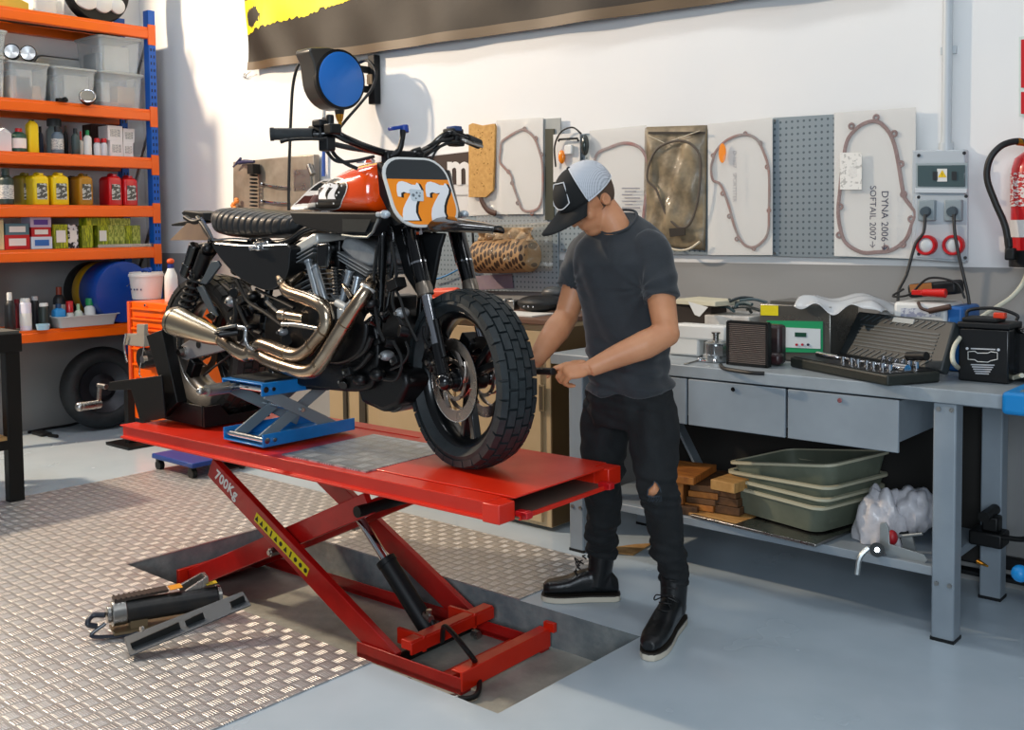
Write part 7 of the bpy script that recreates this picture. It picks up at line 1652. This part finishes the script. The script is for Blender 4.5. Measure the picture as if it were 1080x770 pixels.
# ---- exhaust
def pipe(pts, r, nm, mt=M_exh, bands=()):
    m = MB(); Q3 = [P(*p) for p in pts]; m.tube(Q3, r, n=22, sub=6); o = m.build(nm, mt, bike, ang=180)
    return o, Q3
pipe([(290, 282, 2.56), (293, 290, 2.52), (297, 298, 2.49)], [.011, .013, .017], 'exhaust_stub')
pipe([(320, 287, 2.58), (310, 295, 2.54), (301, 302, 2.50), (305, 308, 2.475), (316, 312, 2.46), (330, 317, 2.455), (341, 324, 2.45), (345, 335, 2.45), (343, 347, 2.45), (335, 358, 2.45), (325, 369, 2.45), (315, 374.5, 2.45), (303, 373, 2.45), (288, 367, 2.455), (276, 363.5, 2.46), (268, 367, 2.465), (262, 372, 2.46)], [.018, .0255, .0275, .028, .028, .028, .027], 'rear_header_pipe')
pipe([(394, 293, 2.55), (388, 304, 2.50), (379, 318, 2.475), (368, 335, 2.46), (354, 358, 2.45), (343, 376, 2.445), (333, 389, 2.445), (321, 392, 2.445), (305, 388, 2.445), (288, 382, 2.45), (278, 377, 2.46), (272, 374, 2.465), (264, 374, 2.465)], [.021, .028, .0285, .0285, .0285, .0285, .028], 'front_header_pipe')
m = MB()
for a, b, a2, b2, y in ((363.5, 342, 365, 340, 2.457), (336, 385.5, 338, 383, 2.445), (341.5, 349.5, 342.5, 348, 2.45), (329, 364.5, 330.3, 363, 2.45), (302, 372.8, 304, 373.2, 2.45), (298, 385.8, 300, 386.4, 2.446)):
    m = MB(); m.cyl(P(a, b, y), P(a2, b2, y), .0292, n=22); m.build('weld_ring', mat('weld', '#7a6a58', .35, 1.), bike)
m = MB(); m.lathe([(.026, 0), (.03, .004), (.03, .012), (.026, .016)], P(389, 302, 2.505), (P(379, 318, 2.475)-P(388, 304, 2.5)), n=24, closed=True); m.build('exhaust_clamp', M_engl, bike)
pipe([(269, 367, 2.475), (262, 374, 2.46), (252, 371, 2.445), (241, 363, 2.44), (230, 356, 2.435)], [.034, .032, .030, .028, .026], 'collector_pipe')
e0, e1 = P(182.5, 337.5, 2.40), P(233, 357.5, 2.435)
m = MB(); L_ = (e1-e0).length
m.lathe([(.033, .012), (.035, 0), (.054, -.002), (.060, .004), (.0625, .02), (.0615, .04), (.056, .09), (.043, L_*.75), (.033, L_*.93), (.028, L_), (.0, L_)], e0, (e1-e0), n=40); mf = m.build('muffler', M_muf, bike)
m = MB(); m.lathe([(0, .02), (.031, .02), (.031, .012)], e0, e1-e0, n=28); m.build('muffler_bore', M_blackp, mf)
m = MB(); m.lathe([(.0624, .026), (.063, .026), (.063, .030), (.0624, .030)], e0, e1-e0, n=40, closed=True); m.build('end_cap_seam', M_blackp, mf)
m = MB(); q = P(226, 352, 2.42); m.ell(q, .008); m.tube([P(228, 352, 2.42), P(240, 352, 2.44), P(250, 350, 2.47)], .012, n=10); m.build('muffler_hanger', M_eng, bike)
# ---------------------------------------------------------------- the mechanic
man = thing('person', 'man in cap, charcoal T-shirt, ripped black jeans and boots reaching to the wheel', 'person', (-2.15, 3.15, 0))
M_skin = mat('skin', '#d0926a', .48, col2='#c4845c', cs=9, sub=.12, bump=.04, bs=160)
M_shirt = mat('tshirt_charcoal', '#2c3035', .85, col2='#282c30', cs=30, bump=.12, bs=220, sheen=.2)
M_jeans = mat('jeans_black', '#0d1012', .85, col2='#14181b', cs=14, bump=.15, bs=160)
M_boot = mat('boot_leather', '#111315', .35, bump=.1, bs=120)
M_sole = mat('boot_sole', '#cfc6b4', .7)
def cap_(m, a, b, r0, r1=None, n=16, fl=1., up=None):
    # tapered limb piece with rounded ends
    a, b = Vector(a), Vector(b); r1 = r0 if r1 is None else r1
    u, v, d = frame(b-a, up); R = []
    for k in range(5): t = -pi/2+pi/2*k/4; R.append((a+d*r0*math.sin(t), max(r0*math.cos(t), 1e-4)))
    for k in range(5): t = pi/2*k/4; R.append((b+d*r1*math.sin(t), max(r1*math.cos(t), 1e-4)))
    return m.rings([[p+(u*math.cos(2*pi*j/n)+v*fl*math.sin(2*pi*j/n))*r for j in range(n)] for p, r in R])
def limb(m, pts, rs, n=18, sub=4, fl=1., up=None): return m.tube(pts, rs, n=n, sub=sub, flat=fl, up=up)
hlR, toR = Pz(652, 632, 0), Pz(573, 633, 0); hlL, toL = Pz(716, 655, 0), Pz(684, 697, 0)
def _an(h_, t_): d_ = (t_-h_).normalized(); return h_+d_*.062+EZ*.165
JL = dict(sh=P(690, 266, 3.10), el=P(703, 352, 3.02), wr=P(622, 389, 2.83), hip=P(687, 418, 3.17), kn=P(693, 512, 3.11), an=_an(hlL, toL))
JR = dict(sh=P(620, 262, 3.13), el=P(597, 334, 3.06), wr=P(562, 384, 2.88), hip=P(640, 418, 3.19), kn=P(635, 510, 3.15), an=_an(hlR, toR))
chest = P(658, 275, 3.12); pelvis = P(663, 412, 3.18); neck = P(652, 238, 3.09)
# head frame
hc = P(621, 208, 3.02)
fh = V(-.36, -.93, 0).normalized(); ph = math.radians(38)
HF = (fh*math.cos(ph)-EZ*math.sin(ph)).normalized(); HU = (fh*math.sin(ph)+EZ*math.cos(ph)).normalized(); HS = HF.cross(HU)   # his right
if HS.dot(EX) > 0: HS = -HS       # his right points to -X
HL = -HS
def hp(f, l, u): return hc+HF*f+HL*l+HU*u
HR = Matrix((HF, HL, HU)).transposed()
m = MB()
# cranium, face, jaw
m.ell(hc+HU*.02-HF*.008, (.096, .075, .098), rot=HR, n=28, k=18)
m.ell(hp(.028, 0, -.055), (.066, .060, .070), rot=HR, n=24, k=14)
m.ell(hp(.052, 0, -.098), (.034, .038, .030), rot=HR)           # chin
m.ell(hp(.0, 0, -.07), (.07, .058, .045), rot=HR)               # jaw
m.ell(hp(.070, 0, .012), (.022, .052, .016), rot=HR)            # brow
cap_(m, hp(.082, 0, -.002), hp(.108, 0, -.038), .008, .012, n=12)   # nose
m.ell(hp(.094, .011, -.044), (.012, .009, .009), rot=HR); m.ell(hp(.094, -.011, -.044), (.012, .009, .009), rot=HR)
m.ell(hp(.086, 0, -.066), (.010, .024, .0065), rot=HR); m.ell(hp(.083, 0, -.078), (.011, .021, .0065), rot=HR)   # lips
for s in (-1, 1):
    m.ell(hp(.052, s*.040, -.035), (.026, .022, .026), rot=HR)   # cheeks
    m.torus(hp(-.012, s*.080, -.022), (HL*s+HF*-.3), .017, .0055, n=20, k=8); m.ell(hp(-.010, s*.075, -.022), (.016, .008, .022), rot=HR)
limb(m, [hp(-.02, 0, -.05), neck+V(-.01, -.015, .01), chest+V(0, -.01, .05)], [.054, .052, .06], fl=1.)
# trunk under the clothes
limb(m, [chest+V(0, 0, .06), chest-V(0, -.01, .12), pelvis], [.09, .10, .09])
for s in (JL, JR):
    limb(m, [chest+V(0, 0, .05), s['sh']], [.06, .05])
    limb(m, [pelvis, s['hip'], s['kn'], s['kn'].lerp(s['an'], .7)], [.07, .07, .050, .034])
# arms with muscle
def arm(sh, el, wr, mid):
    limb(m, [sh, sh.lerp(el, .45), el], [.056, .052, .043], n=20)
    m.ell(el, .0455); m.ell(el.lerp(sh, .12), .0455); m.ell(el.lerp(wr, .12), .0465)
    limb(m, [el, el.lerp(wr, .28)+mid, el.lerp(wr, .62), wr], [.045, .050, .041, .029], n=20)
arm(JL['sh'], JL['el'], JL['wr'], V(0, 0, -.004)); arm(JR['sh'], JR['el'], JR['wr'], V(0, 0, 0))
# hands: palm, four curled fingers, thumb
def hand(wr, d, palm_n, curl, spread, thumb_side, L=.088):
    d = d.normalized(); n_ = (palm_n-d*palm_n.dot(d)).normalized(); s_ = d.cross(n_)*thumb_side
    pc = wr+d*.045
    Rm = Matrix((d, s_, n_)).transposed()
    cap_(m, wr-d*.01, wr+d*.02, .024, .026, fl=.75, up=s_)
    m.ell(pc, (.050, .040, .017), rot=Rm, n=20); m.ell(wr+d*.03+s_*.018+n_*.004, (.03, .018, .016), rot=Rm)
    for k in range(4):
        o = wr+d*(.082-.004*abs(k-1))+s_*(.030-.020*k); lens = [(.040, .026, .020), (.044, .029, .021), (.041, .027, .020), (.032, .021, .018)][k]
        ang_ = 0; p = o-d*.025; cap_(m, p, o, .0105, .0098, n=12); p = o
        for q_, l in enumerate(lens):
            ang_ += curl[k][q_]; dd_ = d*math.cos(ang_)+n_*math.sin(ang_)+s_*spread*(1.5-k)*.1; dd_.normalize(); nx = p+dd_*l; cap_(m, p, nx, .0095-.0008*q_, .0088-.0010*q_, n=12); p = nx
    t0 = wr+d*.02+s_*.028; t1 = t0+d*.030+s_*.018+n_*.012; t2 = t1+d*.028+n_*.016-s_*.002; t3 = t2+d*.022+n_*.006-s_*.010
    cap_(m, t0, t1, .0145, .012, n=12); cap_(m, t1, t2, .0115, .0105, n=12); cap_(m, t2, t3, .0105, .0085, n=12)
hdL = (P(596, 391, 2.77)-JL['wr']).normalized()
toolp = P(578, 392, 2.76)
hand(JL['wr'], hdL, V(-.35, .45, -.80), [(.35, .5, .35), (.9, 1.1, .8), (1.05, 1.2, .8), (1.1, 1.2, .8)], 0, -1 if hdL.cross(V(-.35, .45, -.80)).z < 0 else 1)
hdR = (P(540, 402, 2.80)-JR['wr']).normalized()
hand(JR['wr'], hdR, V(.5, -.3, -.6), [(.5, .7, .4)]*4, 0, 1)
body = m.build('body', M_skin, man, remesh=.0042, smooth=5)
# eyes
for s in (-1, 1):
    m = MB(); m.ell(hp(.073, s*.030, -.006), (.011, .013, .008), rot=HR); m.build('eye', mat('eye', '#d8d2cc', .2), man)
    m = MB(); m.bar(hp(.088, s*.018, .014), hp(.078, s*.047, .016), .006, .007); m.build('eyebrow', mat('hair_dark', '#2e2118', .8), man)
# short hair round the nape and temples
m = MB(); m.ell(hc+HU*.012-HF*.011, (.096, .0765, .0985), rot=HR, n=32, k=20)
keep = [i for i, v in enumerate(m.v) if (v-hc).dot(HU) > -.075 and (v-hc).dot(HF) < .02]
ks = set(keep); f2 = [f for f in m.f if all(i in ks for i in f)]; m.mi = [0]*len(f2); m.f = f2
m.build('hair', mat('hair_brown', '#5a4434', .85, bump=.4, bs=300), man, solid=-.002)
# ---- cap
CU = HU; capc = hc+HU*.030+HF*.004
def dome(th, ph_, R=(.117, .089, .102)):   # th azimuth from front, ph elevation 0..pi/2
    return capc+HF*(R[0]*math.cos(ph_)*math.cos(th))+HL*(R[1]*math.cos(ph_)*math.sin(th))+HU*(R[2]*math.sin(ph_)**.85)
ct = thing_cap = None
def dgrid(t0, t1, nm, mt, par, lift=0., p0=-.10, p1=pi/2, nu=24, nv=14):
    m = MB()
    def fn(u_, v):
        th = lerp(t0, t1, u_); ph_ = lerp(p0, p1, v)
        if ph_ < 0: b = dome(th, 0)+HU*(ph_*.12); return b+(b-capc).normalized()*lift
        b = dome(th, ph_); return b+(b-capc).normalized()*lift
    m.grid(fn, nu, nv); return m.build(nm, mt, par, solid=.0025, ang=180)
front = dgrid(-1.15, 1.15, 'cap_front', mat('cap_black', '#0d0f10', .85), man)
M_mesh = perf_mat('cap_mesh_white', '#c9ccd2', '#8f949c', s=.0045, r=.28); M_mesh.node_tree.nodes['Principled BSDF'].inputs['Metallic'].default_value = 0; M_mesh.node_tree.nodes['Principled BSDF'].inputs['Roughness'].default_value = .8
dgrid(1.15, 2*pi-1.15, 'cap_mesh_back', M_mesh, man, nu=40)
m = MB(); m.tube([dome(1.15, p) for p in np.linspace(0, pi/2, 8)], .0022, n=6, sub=2); m.tube([dome(-1.15, p) for p in np.linspace(0, pi/2, 8)], .0022, n=6, sub=2); m.tube([dome(t, 0)-HU*.010 for t in np.linspace(1.15, 2*pi-1.15, 20)], .003, n=6, sub=1); m.tube([dome(2.2, p) for p in np.linspace(0, pi/2, 8)], .0015, n=6, sub=2); m.build('cap_piping', mat('cap_white', '#d4d6da', .8), front)
m = MB(); m.ell(dome(0, pi/2)+HU*.002, (.007, .007, .004), rot=HR); m.build('cap_button', mat('cap_navy', '#12202c', .7), front)
# brim
m = MB()
def brim(u_, v):
    th = lerp(-1.12, 1.12, u_); base = dome(th, 0)-HU*.010; out = v*(.108*(1-abs(u_-.5)**3*5.2)); return base+HF*out*1.0-HU*(abs(u_-.5)**2*.085*v+.014*v)+HL*(math.sin(th)*.010*v)
m.grid(brim, 26, 8); m.build('cap_brim', mat('cap_black', '#0d0f10', .85), man, solid=.003, ang=180)
# patch outline on the front panel
pp = []
for (t, p) in ((-.50, .22), (-.5, .82), (-.42, .90), (0, .93), (.42, .90), (.5, .82), (.50, .22), (.45, .15), (.2, .08), (0, .06), (-.2, .08), (-.45, .15)):
    b = dome(t+.12, p); pp.append(b+(b-capc).normalized()*.004)
m = MB(); m.tube(pp, .0021, n=6, closed=True, sub=5); m.build('cap_patch_outline', mat('cap_white', '#d4d6da', .8), front)
m = MB(); m.grid(lambda u_, v: (lambda b: b+(b-capc).normalized()*.0028)(dome(lerp(-.36, .60, u_), lerp(.12, .86, v))), 12, 10); m.build('cap_patch', mat('cap_patch_dark', '#14181a', .8), front, ang=180)
# ---- T-shirt
def ring_at(c, w, d_, tilt=0., yaw=0., n=40, e=2.3):
    out = []
    for j in range(n):
        a_ = 2*pi*j/n; c_, s_ = math.cos(a_), math.sin(a_); x = w*abs(c_)**(2/e)*(1 if c_ > 0 else -1); y = d_*abs(s_)**(2/e)*(1 if s_ > 0 else -1)
        q = V(x, y*math.cos(tilt), y*math.sin(tilt)); out.append(Vector(c)+Matrix.Rotation(yaw, 3, 'Z') @ q)
    return out
m = MB()
bl = P(664, 411, 3.16); z_h = bl.z
yw = .10
tor = [(P(664, 412, 3.155), .163, .125), (P(664, 392, 3.155), .160, .122), (P(662, 360, 3.15), .157, .118), (P(660, 325, 3.13), .168, .122), (P(658, 295, 3.12), .182, .128), (P(656, 272, 3.11), .186, .125), (P(655, 255, 3.11), .170, .105), (P(654, 243, 3.11), .120, .090), (P(652, 234, 3.095), .069, .072)]
m.rings([ring_at(c, w, d_, tilt=tl, yaw=yw) for (c, w, d_), tl in zip(tor, (.02, .02, .03, .05, .10, .16, .28, .45, .62))])
for J, outv in ((JL, V(.02, 0, 0)), (JR, V(-.02, 0, 0))):
    sh, el = J['sh'], J['el']; d = (el-sh)
    limb(m, [sh-d*.08+V(0, 0, .012)+(chest-sh)*.25, sh+V(0, 0, .002), sh+d*.3, sh+d*.60], [.060, .070, .071, .070], n=22)
sh_o = m.build('t_shirt', M_shirt, man, remesh=.007, smooth=6)
def fold_shirt(p):
    N_ = mnoise.noise
    dx = p.x-chest.x; w = 0
    w += .011*N_(Vector((p.x*11+p.z*4, p.y*11, p.z*3)))*(1 if abs(dx) < .3 else .6)          # long drapes down the front
    lowz = max(0, min(1, (1.12-p.z)/.18)); w += .014*lowz*N_(Vector((p.x*5+3, p.y*5, p.z*30+p.x*6)))     # creases above the hem
    for s_ in (JL['sh'], JR['sh']):
        q = s_-V(0, 0, .13); r = (p-q).length; k = math.exp(-(r/.13)**2); w += .009*k*N_(Vector((math.atan2(p.z-q.z, p.x-q.x)*3, r*3, p.y*3)))   # fans at the armpits
    w += .0015*N_(p*16)
    return w*1.7
bake(sh_o, fold_shirt)
# collar and sleeve hems
m = MB(); m.tube(ring_at(P(652, 233.5, 3.094), .067, .072, tilt=.62, yaw=yw, n=16), .005, n=8, closed=True, sub=3); m.build('collar', M_shirt, man)
# ---- jeans
m = MB()
m.rings([ring_at(P(664, 400, 3.16), .148, .112, yaw=yw), ring_at(P(664, 412, 3.16), .155, .118, yaw=yw), ring_at(P(664, 430, 3.17), .160, .124, yaw=yw), ring_at(P(664, 447, 3.175), .150, .11, yaw=yw)])
for J, (wk, cf) in ((JL, (.066, .062)), (JR, (.064, .060))):
    hip, kn, an = J['hip'], J['kn'], J['an']
    limb(m, [hip+V(0, 0, .03), hip.lerp(kn, .3), hip.lerp(kn, .7), kn, kn.lerp(an, .3)+V(0, .012, 0), kn.lerp(an, .65), an+V(0, 0, .05), an+V(0, 0, .0)], [.078, .094, .084, .071, .069, .061, .055, .057], n=24)
je = m.build('jeans', M_jeans, man, remesh=.007, smooth=5)
def fold_jeans(p):
    N_ = mnoise.noise; w = .004*N_(p*22)
    for (z0, sg, am) in ((.22, .10, .016), (.52, .07, .010), (.84, .07, .008)):
        w += am*math.exp(-((p.z-z0)/sg)**2)*N_(Vector((p.x*6, p.y*6, p.z*42+p.x*8)))
    w += .006*N_(Vector((p.x*20, p.y*20, p.z*4)))
    return w*1.4
bake(je, fold_jeans)
# torn knee: skin showing, with frayed threads
kc = JL['kn']; kd = (CAMP-kc); kd.z = 0; kd.normalize(); 
kq = P(690.5, 516.5, 3.05); kf = V(kq.x, kq.y, kq.z)
kn_c = P(690.5, 516.5, JL['kn'].y); side = kd.cross(EZ).normalized()
kfront = JL['kn']+(kd*.060)
m = MB(); pc_ = P(690, 516, JL['kn'].y); base = pc_+ (CAMP-pc_).normalized()*.078
uu = CAMR @ Vector((1, 0, 0)); vv_ = CAMR @ Vector((0, 1, 0)); uu.z = 0; uu.normalize(); vv_ = EZ.copy(); nn = uu.cross(vv_)
if nn.dot(CAMP-base) < 0: nn = -nn
poly = [(-.024, -.022), (-.006, -.027), (.014, -.024), (.024, -.014), (.020, .004), (.010, .022), (.000, .030), (-.006, .016), (-.022, .000)]
A_ = [base+uu*x+vv_*y+nn*(.004-abs(x)*.25) for x, y in poly]; c0_ = base+nn*.010
m.add([c0_]+A_, [(0, i+1, (i+1) % len(A_)+1) for i in range(len(A_))]); m.build('knee_skin', M_skin, man, solid=-.01)
m = MB()
for k in range(9):
    x = -.022+.0055*k; m.tube([base+uu*x+vv_*(-.020)+nn*.006, base+uu*(x+.003)+vv_*(-.030-.004*(k % 3))+nn*.009, base+uu*(x-.002)+vv_*(-.040-.004*(k % 2))+nn*.007], .0009, n=4, sub=2)
m.tube([q+nn*.003 for q in A_], .0022, n=5, closed=True, sub=1); m.build('frayed_edge', mat('thread', '#3a434c', .9), man)
# pocket seam
# ---- boots
def boot(heel, toe, an, nm='boot'):
    heel = Vector(heel); toe = Vector(toe); d = (toe-heel); Lb = d.length; d.normalize(); s_ = V(-d.y, d.x, 0)
    t = None
    m = MB(); secs = []
    st2 = [(0.0, .030, .05), (.03, .038, .085), (.09, .041, .10), (.15, .043, .088), (.20, .047, .066), (.25, .046, .056), (.285, .038, .050), (.305, .022, .036)]
    k_ = Lb/.305
    for x, w, h_ in st2:
        ring = []
        for j in range(20):
            a_ = 2*pi*j/20; c_, q_ = math.cos(a_), math.sin(a_); zz = .030+(h_)*(.5+.5*abs(q_)**.8*(1 if q_ > 0 else -1)); ring.append(heel+d*(x*k_)+s_*(w*abs(c_)**.8*(1 if c_ > 0 else -1))+EZ*zz)
        secs.append(ring)
    m.rings(secs)
    top = V(an.x, an.y, 0); c_low = heel+d*.085
    limb(m, [c_low+EZ*.06, c_low.lerp(top, .6)+EZ*.12, top+EZ*.19], [.046, .048, .052], n=20)
    bt = m.build(nm, M_boot, man, remesh=.0045, smooth=3)
    # sole
    m = MB(); outl = []
    for x, w in ((-.008, .012), (-.002, .028), (.02, .037), (.07, .037), (.12, .036), (.17, .042), (.22, .047), (.26, .044), (.29, .033), (.308, .018), (.313, .0)): outl.append((x*k_, w+.003))
    pl = [heel+d*x+s_*w for x, w in outl]+[heel+d*x-s_*w for x, w in reversed(outl[:-1])]
    m.solid([p+EZ*.0005 for p in pl], EZ*.027); m.build('sole', M_sole, bt, bevel=.004)
    m = MB(); m.solid([p+EZ*.0225 for p in [heel+(p-heel)*1.0 for p in pl]], EZ*.006); m.build('welt', mat('welt', '#2c2620', .6), bt)
    m = MB()
    for k in range(6):
        t_ = k/5; b = (heel+d*(.185*k_-.085*t_*1.0)+EZ*(.105+.075*t_)); w = .022
        top_c = lerp(0, 1, t_)
        b = (heel+d*(.175*k_)+EZ*.088).lerp(top+d*.052+EZ*.19, t_)
        m.tube([b-s_*w+d*.002, b+d*.014+EZ*.004, b+s_*w+d*.002], .0028, n=6, sub=3)
    b = (heel+d*(.175*k_)+EZ*.088).lerp(top+d*.052+EZ*.19, .6)+d*.012
    m.tube([b, b+s_*.03+d*.02+EZ*.01, b+s_*.045+d*.01-EZ*.01, b+s_*.01+d*.01], .0025, n=6); m.tube([b, b-s_*.03+d*.02+EZ*.008, b-s_*.04+d*.01-EZ*.015, b-s_*.012+d*.012], .0025, n=6); m.tube([b, b+s_*.02+d*.02-EZ*.03, b+s_*.035+d*.0-EZ*.07], .0022, n=6)
    m.build('laces', M_cable, bt)
boot(hlR, toR, JR['an'])
boot(hlL, toL, JL['an'])
# tool held in the left hand
t0 = P(548, 391, 2.81); t1 = P(570, 391.5, 2.775)
th_ = thing('tyre_tool', 'short black handled tool held in the hand of the mechanic', 'tool', t0)
m = MB(); m.cyl(t0+(t0-t1)*.2, t1+(t1-t0)*.6, .0125, n=14); m.build('tool_handle', M_blackp, th_, bevel=.003)
m = MB(); m.cyl(t0+(t0-t1)*1.6, t0+(t0-t1)*.1, .005, n=12); m.build('tool_shaft', M_steel, th_)
# ---------------------------------------------------------------- camera, light
cam = bpy.data.cameras.new('camera'); co = bpy.data.objects.new('camera', cam); COL.objects.link(co)
cam.sensor_width = 36; cam.lens = FPX/1080*36; cam.shift_y = -(385-PY)/1080; cam.clip_start = .05
co.matrix_world = Matrix.Translation(CAMP) @ CAMR.to_4x4()
sc = bpy.context.scene; sc.camera = co
def area(nm, loc, tgt, size, e, col, sy=None):
    l = bpy.data.lights.new(nm, 'AREA'); l.energy = e; l.color = col; l.size = size
    if sy: l.shape = 'RECTANGLE'; l.size_y = sy
    o = bpy.data.objects.new(nm, l); COL.objects.link(o); o.location = loc
    o.rotation_euler = (Vector(tgt)-Vector(loc)).to_track_quat('-Z', 'Y').to_euler()
    return o
# ceiling strips, and a cool fill from behind the camera
for i, (x, y) in enumerate(((-6.2, 1.0), (-3.6, 1.2), (-1.2, 1.2), (-5.4, 3.0), (-2.4, 3.2), (.8, 2.2))):
    area('ceiling_light', (x, y, 4.3), (x, y, 0), 1.5, (30, 17, 17, 30, 17, 17)[i], (.93, .97, 1.), .35)
area('front_fill', (1.6, -3.2, 2.5), (-2.4, 3.0, .9), 2.4, 230, (.80, .90, 1.), 2.2)  # unseen fill added to brighten surfaces facing the camera
# warm light from high on the left, its source out of view
area('warm_left_light', (-7.8, .9, 4.2), (-4.6, 3.6, 1.2), .2, 290, (1., .79, .57))
w = bpy.data.worlds.new('world'); sc.world = w; w.use_nodes = True
bg = w.node_tree.nodes['Background']; bg.inputs['Color'].default_value = (.80, .88, 1., 1); bg.inputs['Strength'].default_value = .17
sc.view_settings.view_transform = 'Standard'; sc.view_settings.look = 'None'; sc.view_settings.exposure = 0; sc.view_settings.gamma = 1
sc.view_settings.use_curve_mapping = False
sc.cycles.use_denoising = True; sc.cycles.max_bounces = 8; sc.cycles.transparent_max_bounces = 16
sc.cycles.caustics_reflective = False; sc.cycles.caustics_refractive = False; sc.cycles.sample_clamp_indirect = 8
